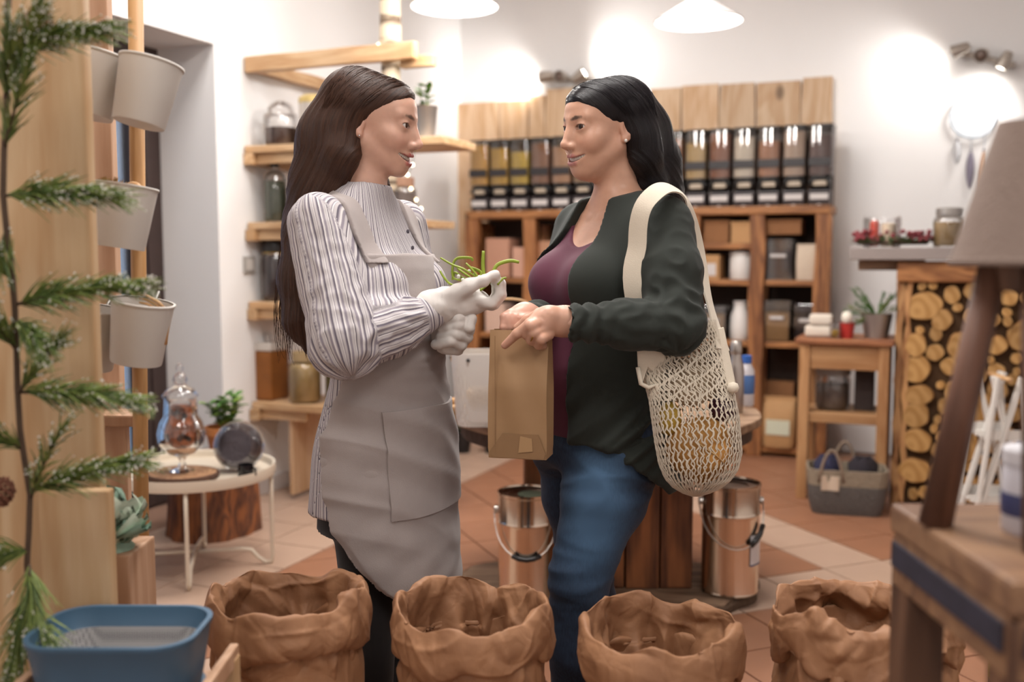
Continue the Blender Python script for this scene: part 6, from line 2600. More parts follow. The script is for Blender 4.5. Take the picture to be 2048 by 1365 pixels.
def cap_strands(name, root, base, mat, hf, fn, n, rad, seed, sides=(-1, 1), back=.06):
    """loose strands that leave the parting and follow the surface of the hair"""
    rnd = np.random.RandomState(seed)
    K = 12
    Ps = []
    for k in range(n):
        s = sides[rnd.randint(len(sides))]
        y0 = rnd.uniform(-.075, .095)
        ph = np.linspace(rnd.uniform(0, .25), rnd.uniform(.75, 1.1), K)
        drop = 1 - np.cos(np.clip(ph * 1.5, 0, 1.57))
        x = s * .088 * np.sin(np.clip(ph * 1.6, 0, 1.6))
        z = .03 + .092 * np.cos(ph * 1.65)
        y = y0 - back * ph ** 1.3 * (1 + y0 * 6) + .003 * np.sin(ph * 5 + k)
        y = np.where(np.abs(y) > .1, np.sign(y) * .1, y)
        Ps.append(hf.out(np.stack([x, y, z], 1)))
    P = np.concatenate(Ps)
    for _ in range(5):
        d = fn(P) - .0012
        e = .002
        g = np.stack([fn(P + np.eye(3)[i] * e) - fn(P - np.eye(3)[i] * e) for i in range(3)], 1) / (2 * e)
        g /= np.maximum(np.linalg.norm(g, axis=1), .4)[:, None]
        P = P - g * np.clip(d, -.02, .02)[:, None] * .8
    ok = np.abs(fn(P) - .0012) < .006
    P = P.reshape(n, K, 3)
    ok = ok.reshape(n, K).all(1)
    Vs, Fs, o, m_ = [], [], 0, 0
    for c in P[ok]:
        for _ in range(3):
            c[1:-1] = .25 * c[:-2] + .5 * c[1:-1] + .25 * c[2:]
        tg = np.gradient(c, axis=0)
        tg /= np.linalg.norm(tg, axis=1)[:, None] + 1e-9
        a = np.cross(tg, np.array([.3, 1, .2]))
        a /= np.linalg.norm(a, axis=1)[:, None] + 1e-9
        b = np.cross(tg, a)
        r = rad * np.sin(np.linspace(.3, PI - .2, K))[:, None]
        Vs.append(np.stack([c + a * r, c - .5 * a * r + .87 * b * r, c - .5 * a * r - .87 * b * r], 1).reshape(-1, 3))
        i = np.arange(K - 1)[:, None] * 3
        j = np.arange(3)[None]
        Fs.append(np.stack([i + j, i + (j + 1) % 3, i + 3 + (j + 1) % 3, i + 3 + j], -1).reshape(-1, 4) + o)
        o += K * 3
        m_ += 1
    V, Q = np.concatenate(Vs), np.concatenate(Fs)
    me = np_mesh(name, V - base, Q, mat, True, {'strand': rnd.uniform(0, 40, m_).repeat(K * 3), 'along': np.tile(np.linspace(0, 1, K).repeat(3), m_)})
    ob = obj_from(name, me, root)
    ob['kind'] = 'stuff'
    return ob

# ---------------------------------------------------------------- woman in the apron
def build_left_woman():
    ang = math.radians(-30)
    f = np.array([math.cos(ang), math.sin(ang), 0.])
    l = np.array([-f[1], f[0], 0.])          # her left, away from the camera
    D = 2.2
    cx = lambda px: (px - CX) / F_PX * D
    base = np.array([cx(762), D, 0.])
    rows = smooth_rows([(.60, cx(758), D, .182, .112, .150), (.70, cx(761), D, .180, .112, .148), (.80, cx(765), D, .176, .115, .138),
                        (.88, cx(768), D, .162, .116, .115), (.97, cx(768), D, .140, .106, .090), (1.05, cx(759), D, .146, .113, .088),
                        (1.15, cx(746), D, .163, .128, .092), (1.22, cx(732), D, .170, .105, .098), (1.28, cx(722), D, .168, .085, .092),
                        (1.315, cx(724), D, .135, .070, .080), (1.34, cx(730), D, .085, .058, .068), (1.375, cx(735), D, .056, .052, .055)])
    hf = head_frame(845, 292, 2.19, math.radians(-13), -.14, 0., .945)
    neck_a, neck_b = hf.out((0, -.022, -.06)), np.array([cx(733), D + .005, 1.33])

    # joints
    S1 = np.array([cx(732), D, 1.285]) - l * .150
    E1 = C3(690, 684, 1.985)
    W1 = C3(862, 628, 2.085)
    S2 = np.array([cx(722), D, 1.288]) + l * .150
    E2 = np.array([-.215, 2.365, 1.03])
    W2 = C3(876, 676, 2.19)
    hipN = np.array([cx(765), D, .80]) - l * .085
    hipF = np.array([cx(765), D, .80]) + l * .085
    kneeN, kneeF = np.array([cx(742), D - .07, .45]), np.array([cx(800), D + .07, .45])
    ankN, ankF = np.array([cx(735), D - .06, .07]), np.array([cx(795), D + .08, .07])

    # --- skin: head and neck fine, inner body coarse
    def head_fn(P):
        d = head_parts(hf.to(P), openm=1.35)
        d = smin(d, sd_cone(P, neck_a, neck_b, .046, .050), .022)
        return smax(d, 1.315 - P[:, 2], .005)
    lo, hi = bbox([hf.out(p) for p in ((.09, .13, .12), (-.09, -.12, -.13), (.09, -.12, .12), (-.09, .13, -.13))] + [neck_b], .03)
    lo[2] = 1.30
    V, Q = surface(head_fn, lo, hi, .0021, pad=.012, proj=1)
    tone = head_tone(hf.to(V), (.62, .36, .265), (.47, .13, .12), (.10, .055, .04), 1.35)

    def body_fn(P):
        d = smax(sd_loft(P, rows, l, f)[0] + .03, .86 - P[:, 2], .02)
        for a, b, ra, rb in ((S1, E1, .036, .032), (E1, W1, .030, .022), (S2, E2, .036, .032), (E2, W2, .030, .022), (hipN, kneeN, .06, .045), (kneeN, ankN, .045, .03), (hipF, kneeF, .06, .045), (kneeF, ankF, .045, .03)):
            d = smin(d, sd_cone(P, a, b, ra, rb), .02)
        d = smin(d, sd_cone(P, np.array([cx(728), D, 1.26]), neck_a, .05, .04), .03)
        return d
    V2, Q2 = surface(body_fn, (-.62, 1.85, .02), (.02, 2.55, 1.42), .014, proj=0)
    VV, QQ, CC = join([(V, Q, tone), (V2, Q2, (.60, .36, .27))])
    root = obj_from('person', np_mesh('person', VV - base, QQ, M_skin, True, colors={'tone': CC}))
    wl = rot(base)
    root.location = (wl.x, wl.y, 0)
    root.rotation_euler = (0, 0, YAW)
    tag(root, 'woman with long brown hair in striped shirt, grey apron and white gloves', 'person')

    # --- face bits
    for s in (-1, 1):
        em = eye_mesh()
        gaze = Matrix.Rotation(.06, 3, 'X')
        em.v = [tuple(gaze @ Vector(p)) for p in em.v]
        place('eye', em, [M_pupil, M_iris, M_sclera], root, base, hf, (s * .031, .0745, -.001))
        e = MB().lathe([(0, -.0028), (.0026, 0), (0, .0028)], (0, 0, 0), 8)
        place('earring', e, M_chrome, root, base, hf, (s * .0775, -.006, -.040))
    place('teeth', build_teeth(1.35), M_teeth, root, base, hf)

    # --- trousers
    def leg_fn(P):
        d = sd_cone(P, hipN, kneeN, .078, .060)
        d = smin(d, sd_cone(P, kneeN, ankN, .060, .042), .03)
        e = sd_cone(P, hipF, kneeF, .078, .060)
        e = smin(e, sd_cone(P, kneeF, ankF, .060, .042), .03)
        d = smin(d, e, .02)
        dd = sd_loft(P, rows, l, f)[0] + .02
        d = smin(d, smax(dd, P[:, 2] - .95, .02), .03)
        return d
    V, Q = surface(leg_fn, (-.62, 1.9, .02), (-.02, 2.5, 1.0), .008, proj=1)
    garment('trousers', V, Q, cloth_mat('black_trousers', '#141215', .9, bump=.1), root, base)
    for k, (an, sgn) in enumerate(((ankN, -1), (ankF, 1))):
        def shoe_fn(P):
            toe = an + f * .15
            d = sd_cone(P, (an[0], an[1], .05), (toe[0], toe[1], .032), .042, .032)
            d = smin(d, sd_cone(P, (an[0], an[1], .05), (an[0], an[1], .10), .042, .042), .03)
            return smax(d, .001 - P[:, 2], .006)
        V, Q = surface(shoe_fn, (an[0] - .12, an[1] - .2, -.01), (an[0] + .28, an[1] + .12, .18), .006, proj=1)
        garment('shoe', V, Q, plain('black_shoe', '#1b1819', .4), root, base)

    # --- striped shirt
    segs = [((cx(765), D, .55), (cx(730), D, 1.3), -f, .16), (S1, E1, l, .055), (E1, W1, np.array([0, 0, 1.]), .046), (S2, E2, -l, .055), (E2, W2, np.array([0, 0, 1.]), .046)]
    collar_c = np.array([cx(733), D, 1.352])
    nv = neck_a - neck_b
    nv = nv / np.linalg.norm(nv)

    def sleeves(P):
        e = sd_cone(P, S1, E1, .063, .070)
        e = smin(e, sd_cone(P, E1 + (E1 - S1) * .0, E1 * .5 + W1 * .5, .064, .056), .03)
        e = smin(e, sd_cone(P, E1 * .5 + W1 * .5, E1 * .14 + W1 * .86, .055, .042), .03)
        e = smin(e, sd_cone(P, E1 * .16 + W1 * .84, W1, .034, .034), .006)
        g = sd_cone(P, S2, E2, .058, .058)
        g = smin(g, sd_cone(P, E2, E2 * .2 + W2 * .8, .056, .044), .03)
        g = smin(g, sd_cone(P, E2 * .2 + W2 * .8, W2, .035, .035), .008)
        return np.minimum(e, g)

    def shirt_fn(P):
        d, u, v = sd_loft(P, rows, l, f)
        for s in (-1, 1):
            c = np.array([cx(746), D, 1.15]) + f * .075 + l * s * .075
            d = smin(d, sd_sphere(P, c, .062), .04)
        d = smin(d, sleeves(P), .025)
        # stand collar
        hgt = P[:, 2] - (1.365 - .16 * ((P - collar_c) @ f))
        ring = sd_cone(P, neck_b - nv * .05, neck_a, .058, .058)
        band = smax(ring, hgt - .012, .004)
        d = smin(d, smax(band, 1.32 - P[:, 2], .004), .008)
        inner = sd_cone(P, neck_b - nv * .02, neck_a + nv * .1, .0515, .0515)
        d = smax(d, -inner, .003)
        # V opening at the throat
        th = np.array([cx(735), D, 1.30]) + f * .085
        d = smax(d, -sd_ell(P, th + np.array([0, 0, .055]), (.022, .022, .05)), .006)
        # hem
        zh = .655 + .03 * np.abs(u)
        d = smax(d, zh - P[:, 2], .004)
        # hollow from below
        d = smax(d, -np.maximum(sd_loft(P, rows, l, f)[0] + .007, P[:, 2] - .9), .003)
        return d
    V, Q = surface(shirt_fn, (-.62, 1.82, .60), (.02, 2.56, 1.42), .0050, proj=1)
    Nn = np_normals(V, Q)
    si, ti, ai = limb_coords(V, segs)
    arm = si > 0
    dE = np.minimum(np.linalg.norm(V - E1, axis=1), np.linalg.norm(V - E2, axis=1))
    disp = np.where(arm, 0, folds(V, Nn, .0045, 9, (1, 1, .45), 3.))
    # gathered, lengthwise pleats near cuffs, cross folds at the elbow
    lenF = np.linalg.norm(W1 - E1)
    fa = (si == 2)
    pl = np.sin(ai * 13 + 2 * np.sin(ti * 30)) * np.clip((ti - lenF * .35) / (lenF * .4), 0, 1) * np.clip((lenF * .86 - ti) / .02, 0, 1)
    disp = disp + np.where(fa, .0036 * pl, 0)
    q = np.stack([ti * 26, np.sin(ai) * 2.2, np.cos(ai) * 2.2], 1) + si[:, None] * 9.
    ef = np.exp(-(dE / .11) ** 2)
    disp = disp + np.where(arm, (.5 - 1.5 * np.abs(pnoise(q))) * .0075 * (.25 + ef), 0)
    q = np.stack([ti * 7, np.sin(ai) * 2.4, np.cos(ai) * 2.4], 1) + si[:, None] * 4.
    disp = disp + np.where(arm, pnoise(q) * .006, 0)
    cuff = fa & (ti > lenF * .87)
    disp = np.where(cuff, disp * .15, disp)
    V = V + Nn * disp[:, None]
    V = np_smooth(V, Q, 1, .4)
    rr = np.choose(si, [.15, .058, .05, .058, .05])
    stripe = ai * rr
    stripe = stripe + .0007 * pnoise(V * 30)
    # cuff stripes run round the wrist
    stripe = np.where(cuff, ti * 1.0, stripe)
    m, N, L, b = nmat('striped_shirt')
    at = N.new('ShaderNodeAttribute')
    at.attribute_name = 'stripe'

    def wave(freq, lo_, hi_, ph=0.):
        ma = N.new('ShaderNodeMath')
        ma.operation = 'MULTIPLY_ADD'
        ma.inputs[1].default_value = freq
        ma.inputs[2].default_value = ph
        L.new(at.outputs['Fac'], ma.inputs[0])
        sn = N.new('ShaderNodeMath')
        sn.operation = 'SINE'
        L.new(ma.outputs[0], sn.inputs[0])
        mr = N.new('ShaderNodeMapRange')
        mr.interpolation_type = 'SMOOTHSTEP'
        mr.inputs[1].default_value = lo_
        mr.inputs[2].default_value = hi_
        L.new(sn.outputs[0], mr.inputs[0])
        return mr.outputs[0]

    def mixc(fac, a, c):
        mx = N.new('ShaderNodeMix')
        mx.data_type = 'RGBA'
        L.new(fac, mx.inputs[0])
        if isinstance(a, tuple):
            mx.inputs[6].default_value = (*a, 1)
        else:
            L.new(a, mx.inputs[6])
        mx.inputs[7].default_value = (*c, 1)
        return mx.outputs[2]
    c0 = mixc(wave(2 * PI / .0076, -.4, .5), hexc('#c2bcbd'), hexc('#918993'))
    c1 = mixc(wave(2 * PI / .0152, .78, .95, 1.1), c0, hexc('#67606b'))
    c2 = mixc(wave(2 * PI / .0114, .80, .95, 2.4), c1, hexc('#dcd7d6'))
    L.new(c2, b.inputs['Base Color'])
    b.inputs['Roughness'].default_value = .85
    garment('striped_shirt', V, Q, m, root, base, {'stripe': stripe})
    # button placket: three small buttons
    for k in range(3):
        p = np.array([cx(744), D, 1.27 - .035 * k])
        p = p + f * (.098 + .012 * k)
        bt = MB().lathe([(0, 0), (.0045, 0), (.0045, .002), (0, .0025)], n=10, M=Matrix.Translation(Vector(p - base)) @ Vector(f).to_track_quat('Z', 'Y').to_matrix().to_4x4())
        bt.build('button', plain('shirt_button', '#5a5560', .4), root, smooth=30)

    # --- apron
    arows = smooth_rows([(.44, cx(778), D, .178, .150, .13), (.60, cx(772), D, .190, .142, .140), (.70, cx(768), D, .192, .136, .143), (.80, cx(768), D, .186, .132, .138),
                         (.88, cx(770), D, .168, .128, .115), (.97, cx(769), D, .146, .117, .092), (1.05, cx(760), D, .152, .124, .09),
                         (1.15, cx(747), D, .168, .143, .092), (1.22, cx(736), D, .172, .130, .098), (1.30, cx(724), D, .168, .10, .092)])

    def apron_fn(P):
        d, u, v = sd_loft(P, arows, l, f, close=False)
        z = P[:, 2]
        sh = np.maximum(d - .004, -(d + .009))
        w = np.interp(z, [.95, 1.0, 1.05, 1.12, 1.2, 1.25], [.30, .19, .148, .126, .122, .124])
        side = np.where(z < 1.0, -(v + np.interp(z, [.46, .54, .64, .80, .95], [-.10, -.055, .0, .045, .0])), -(v + .0))
        bib = np.abs(u) - w
        reg = np.maximum(np.where(z > .93, bib, -1), side)
        topz = z - 1.222
        botz = (.478 + .13 * np.clip(np.abs(u + .0) / .185, 0, 1.15) ** 5) - z
        return np.maximum(np.maximum(sh, np.maximum(reg, topz)), botz)
    V, Q = surface(apron_fn, (-.62, 1.85, .45), (.02, 2.5, 1.26), .0042, proj=1)
    Nn = np_normals(V, Q)
    rel = V - np.array([cx(768), D, 0])
    u = rel @ l
    z = V[:, 2]
    # diagonal tension folds from hip towards the far thigh, softer below
    qd = np.stack([(u * .5 + z * 1.0) * 12, (u - z * .5) * 3.2, z * 0], 1)
    n1 = .5 - 1.5 * np.abs(pnoise(qd + 4.2))
    band = np.exp(-((z - .80) / .15) ** 2)
    disp = .015 * n1 * band
    qv = np.stack([u * 9, z * 2.2, z * 0 + 3], 1)
    disp = disp + .006 * pnoise(qv) * np.clip((.78 - z) / .2, 0, 1) + .0035 * pnoise(V * np.array((14, 14, 20))) + .006 * (.5 - 1.4 * np.abs(pnoise(np.stack([u * 4, z * 26, z * 0], 1)))) * np.exp(-((z - 1.0) / .05) ** 2)
    V = V + Nn * disp[:, None]
    V = np_smooth(V, Q, 1, .4)
    M_apron = cloth_mat('grey_linen_apron', '#a59b98', .9, 500, .25, .07)
    garment('apron', V, Q, M_apron, root, base)

    def on_apron(uu, zz, off):
        """point on the apron front at lateral uu and height zz"""
        R = np.array(arows)
        g = lambda k: np.interp(zz, R[:, 0], R[:, k])
        a, bf = g(3), g(4)
        v = bf * math.sqrt(max(0, 1 - (uu / a) ** 2))
        return np.array([g(1), g(2), zz]) + l * uu + f * v + (f * v / bf ** 2 + l * uu / a ** 2) / np.linalg.norm(f * v / bf ** 2 + l * uu / a ** 2) * off
    # pocket: patch that stands slightly proud
    pk = MB()
    us = np.linspace(-.125, .135, 27)
    zs = np.linspace(.665, .895, 24)
    qf = lambda uu, zz: np.array([[(uu * .5 + zz) * 12, (uu - zz * .5) * 3.2, 0]])
    G = []
    for uu in us:
        col_ = []
        for zz in zs:
            dd = .015 * (.5 - 1.5 * abs(pnoise(qf(uu, zz) + 4.2)[0])) * math.exp(-((zz - .80) / .15) ** 2)
            zz2 = zz - (.035 * (uu + .125) / .26 if zz < .68 else 0) * 0
            col_.append(tuple(on_apron(uu, zz2, .0085 + dd + (.002 if zz > .88 else 0)) - base))
        G.append(col_)
    n_u, n_z = len(us), len(zs)
    pk.grid(G)
    bk_ = [[tuple(np.array(G[i][j]) - (on_apron(us[i], zs[j], .006) - on_apron(us[i], zs[j], .0))) for j in range(n_z)] for i in range(n_u)]
    rim = [G[i][0] for i in range(n_u)] + [G[-1][j] for j in range(1, n_z)] + [G[i][-1] for i in range(n_u - 2, -1, -1)] + [G[0][j] for j in range(n_z - 2, 0, -1)]
    rim_b = [bk_[i][0] for i in range(n_u)] + [bk_[-1][j] for j in range(1, n_z)] + [bk_[i][-1] for i in range(n_u - 2, -1, -1)] + [bk_[0][j] for j in range(n_z - 2, 0, -1)]
    pk.grid([[rim[k], rim_b[k]] for k in range(len(rim))], closed_u=True)
    pk.build('pocket', M_apron, root, smooth=50, fix=True)
    # shoulder straps lie on the shirt
    for s, nm in ((-1, 'near'), (1, 'far')):
        pts = [on_apron(s * .104, 1.180, .002), np.array([cx(733), D, 1.265]) + f * .085 + l * s * .105, np.array([cx(724), D, 1.315]) + f * .04 + l * s * .098, np.array([cx(724), D, 1.330]) - f * .02 + l * s * .085, np.array([cx(722), D, 1.29]) - f * .085 + l * s * .06]

        def strap_fn(P):
            d = sd_chain(P, pts, [.023, .026, .028, .028, .026], .01)
            sh = shirt_fn(P)
            return np.maximum(np.maximum(np.maximum(d, 1.203 - P[:, 2]), sh - .0075), -(sh + .004))
        lo, hi = bbox(pts, .05)
        V, Q = surface(strap_fn, lo, hi, .0032, proj=1)
        V = np_smooth(V, Q, 2, .5)
        garment('apron_strap', V, Q, M_apron, root, base)

    # --- gloves
    M_glove = cloth_mat('white_cotton_glove', '#dcd6d1', .9, 700, .2, .04)

    def glove1(P):
        d = sd_cone(P, C3(858, 616, 2.085), C3(885, 610, 2.09), .034, .031)
        d = smin(d, sd_cone(P, C3(880, 612, 2.09), C3(930, 600, 2.098), .031, .030, ((0, 1, 0), .8)), .02)
        d = smin(d, sd_cone(P, C3(928, 606, 2.105), C3(958, 604, 2.11), .029, .024, ((0, 0, 1), .95)), .02)
        # fingers, each its own bent chain
        for k, (dy, o1, o2) in enumerate(((2.088, 0, 0), (2.103, 3, 2), (2.118, 5, 3), (2.132, 5, 0))):
            r = (.0105, .0108, .0102, .009)[k]
            ln = (0, 3, 0, -8)[k]
            pts = [C3(955, 603 + o1 * 1.2, dy), C3(985 + ln, 607 + o1, dy), C3(1001 + ln, 588 + o2, dy - .002), C3(999 + ln, 566 + o2, dy - .004), C3(984 + ln, 556 + o2, dy - .006)]
            d = smin(d, sd_chain(P, pts, [r * 1.1, r * 1.05, r, r * .92, r * .8], .004), .004)
        th = [C3(900, 592, 2.078), C3(938, 573, 2.064), C3(966, 562, 2.066), C3(991, 549, 2.074)]
        d = smin(d, sd_chain(P, th, [.019, .0150, .0120, .0098], .008), .010)
        return d
    lo, hi = bbox([C3(845, 660, 2.05), C3(1020, 530, 2.17)], .03)
    V, Q = surface(glove1, lo, hi, .0021)
    Nn = np_normals(V, Q)
    wx = np.clip(1 - np.linalg.norm(V - C3(885, 615, 2.08), axis=1) / .05, 0, 1)
    V = V + Nn * (.0025 * pnoise(V * 45) + .006 * wx * (.4 - np.abs(pnoise(V * np.array((60, 60, 14)))))) [:, None]
    garment('glove', V, Q, M_glove, root, base)

    def glove2(P):
        d = sd_cone(P, W2, C3(892, 672, 2.15), .033, .030)
        d = smin(d, sd_cone(P, C3(890, 652, 2.13), C3(893, 686, 2.13), .030, .026), .015)
        for k, (py, dx) in enumerate(((640, 0), (655, 2), (671, -2), (686, -12))):
            r = (.0118, .0120, .0114, .0102)[k]
            pts = [C3(884 + dx, py + 4, 2.105), C3(916 + dx, py - 3, 2.085), C3(936 + dx, py + 5, 2.10), C3(928 + dx, py + 16, 2.118), C3(905 + dx, py + 15, 2.118)]
            d = smin(d, sd_chain(P, pts, [r * 1.1, r * 1.1, r, r * .95, r * .9], .005), .0035)
        th = [C3(895, 635, 2.14), C3(922, 628, 2.118), C3(941, 640, 2.095), C3(940, 657, 2.082)]
        d = smin(d, sd_chain(P, th, [.017, .014, .0122, .0105], .008), .004)
        return d
    lo, hi = bbox([C3(860, 715, 2.05), C3(960, 610, 2.24), W2], .035)
    V, Q = surface(glove2, lo, hi, .0021)
    Nn = np_normals(V, Q)
    V = V + Nn * (.002 * pnoise(V * 50))[:, None]
    garment('glove', V, Q, M_glove, root, base)

    # --- hair
    cs = lambda px, py, d: C3(px, py, d)
    back = [hf.out((0, -.056, .034)), cs(672, 280, 2.235), cs(648, 370, 2.25), cs(628, 460, 2.26), cs(614, 560, 2.26), cs(612, 640, 2.25), cs(622, 695, 2.25)]
    side = [hf.out((-.058, -.035, .03)), hf.out((-.060, -.060, -.03)), cs(682, 310, 2.16), cs(662, 380, 2.19), cs(636, 450, 2.235), cs(616, 560, 2.245), cs(600, 650, 2.245)]
    farS = [hf.out((.066, -.02, .03)), hf.out((.072, -.035, -.04)), hf.out((.070, -.012, -.10)), hf.out((.075, .005, -.14)), hf.out((.08, .0, -.18))]

    def hair_fn(P, thin=0.):
        q = hf.to(P)
        cap = sd_ell(q, (0, -.016, .026), (.081, .1010, .0790))
        cap = smin(cap, sd_ell(q, (0, .030, .040), (.064, .066, .056)), .03)
        ax = np.abs(q[:, 0])
        # hairline: rises from the ear over the temple to the parting
        hl = q[:, 2] - (-.006 + .74 * (q[:, 1] + .012) - 2.0 * np.maximum(0, .03 - ax) * np.clip(q[:, 1] * 8, 0, 1) * .12)
        front = -hl / 1.17
        behind = q[:, 1] + .030 - .10 * np.clip(-q[:, 2], 0, .2)
        cut = np.minimum(front, behind)
        cap = cap + .0085 * np.exp(np.clip(cut, -1, 0) / .016)
        d = smax(cap, cut, .004)
        d = smax(d, -q[:, 2] - .085, .02)
        b = sd_chain(P, back, [.083, .081, .073, .066, .060, .048, .018], .03, None)
        s_ = sd_chain(P, side, [.030, .034, .036, .036, .034, .03, .012], .03)
        fs = sd_chain(P, farS, [.022, .02, .016, .014, .006], .02)
        d = smin(d, b, .02)
        d = smin(d, s_, .025)
        d = np.minimum(d, fs)
        # flatten long hair against the back
        return d + thin
    lo, hi = bbox(back + side + farS + [hf.out((0, .11, .13)), hf.out((.09, 0, 0)), hf.out((-.1, 0, 0))], .07)
    V, Q = surface(hair_fn, lo, hi, .0040, proj=1)
    Nn = np_normals(V, Q)
    q = hf.to(V)
    # strand coordinate: angle round the head axis, held along the fall
    ax_c = np.interp(V[:, 2], [1.0, 1.25, 1.45, 1.7], [back[-1][0], back[3][0], hf.o[0] - .02, hf.o[0] - .01])
    ay_c = np.interp(V[:, 2], [1.0, 1.25, 1.45, 1.7], [2.25, 2.25, hf.o[1], hf.o[1]])
    an = np.arctan2(V[:, 1] - ay_c, -(V[:, 0] - ax_c))
    part = np.clip((q[:, 2] - .03) / .05, 0, 1)
    zp = np.logaddexp(0, q[:, 2] * 60) / 60
    yr = (V[:, 0] - ax_c) * hf.M[1][0] + (V[:, 1] - ay_c) * hf.M[1][1] * .6
    strand = yr - .75 * zp
    along = V[:, 2]
    gr = pnoise(np.stack([strand * 160, along * 3, along * 0], 1)) * .0022 + pnoise(np.stack([strand * 420, along * 4, along * 0 + 5], 1)) * .0012 + pnoise(np.stack([strand * 60, along * 5, along * 0 + 9], 1)) * .002
    V = V + Nn * gr[:, None]
    M_hairL = hair_mat('brown_hair', '#26160f', '#563727')
    h = garment('hair', V, Q, M_hairL, root, base, {'strand': strand * 10, 'along': along * 3})
    vec = lambda x, y, z: np.array((x, y, z))
    G = [[(p, vec(.06, .05, .06) * s) for p, s in zip(back[1:], (1.15, 1.1, 1.05, 1.0, .95, .8))],
         [(p, vec(.04, .04, .04) * s) for p, s in zip(side[1:], (.9, .95, .95, 1, 1.0, 1.1))],
         [(p + vec(-.01, 0, -.01), vec(.055, .03, .04) * s) for p, s in zip(back[2:], (1.15, 1.15, 1.2, 1.25, 1.3))]]
    strands('hair_strands', root, base, M_hairL, G, 520, .0011, .022, 3)
    cap_strands('hair_strands', root, base, M_hairL, hf, hair_fn, 420, .0011, 9)
    return root, dict(base=base, hf=hf, S1=S1, E1=E1, W1=W1)


LW, LWI = build_left_woman()

# plant sprigs held in the glove
pb = C3(960, 562, 2.09)
spg = cam_thing('green_sprigs', Vector(pb), 'bunch of fresh green mistletoe sprigs with white berries held in the glove', 'plant')
M_grn = plain('mistletoe_green', '#8a9a2c', .5, noise=.25, nscale=40)
M_ber = plain('mistletoe_berry', '#e2e0d4', .35)
curves = [[(965, 563), (930, 540), (905, 530), (881, 516)], [(940, 560), (908, 557), (906, 530), (915, 517), (940, 516), (945, 522)], [(970, 562), (966, 535), (967, 502)], [(985, 548), (995, 530), (1020, 522), (1038, 525)],
          [(945, 572), (905, 570), (888, 555), (880, 542)], [(960, 560), (945, 540), (932, 527)], [(955, 565), (930, 548), (915, 537)], [(950, 585), (965, 575), (970, 565), (965, 552)], [(995, 570), (1005, 558), (1012, 556)], [(960, 582), (975, 570), (985, 560)], [(955, 560), (962, 545), (940, 535)], [(948, 562), (925, 555), (910, 545), (905, 560)]]
for i, c in enumerate(curves):
    dd = 2.085 + .012 * ((i * 7) % 5 - 2)
    pts = [Vector(C3(x, y, dd + .004 * k) - pb) for k, (x, y) in enumerate(c)]
    # smooth
    fine = []
    for k in range(len(pts) - 1):
        for q in range(4):
            u = q / 4
            p0, p1, p2, p3 = pts[max(k - 1, 0)], pts[k], pts[k + 1], pts[min(k + 2, len(pts) - 1)]
            fine.append(.5 * ((2 * p1) + (p2 - p0) * u + (2 * p0 - 5 * p1 + 4 * p2 - p3) * u * u + (3 * p1 - p0 - 3 * p2 + p3) * u ** 3))
    fine.append(pts[-1])
    n = len(fine)
    MB().tube(fine, [.0026 + .0016 * math.sin(PI * min(1, .15 + .8 * k / n)) for k in range(n)], 7, flat=.6).build('leaf', M_grn, spg, smooth=True)
for (x, y) in ((938, 543), (917, 553), (926, 560), (950, 549)):
    p = Vector(C3(x, y, 2.075) - pb)
    MB().lathe([(0, -.0042), (.003, -.003), (.0042, 0), (.003, .003), (0, .0042)], p, 10).build('berry', M_ber, spg, smooth=True)

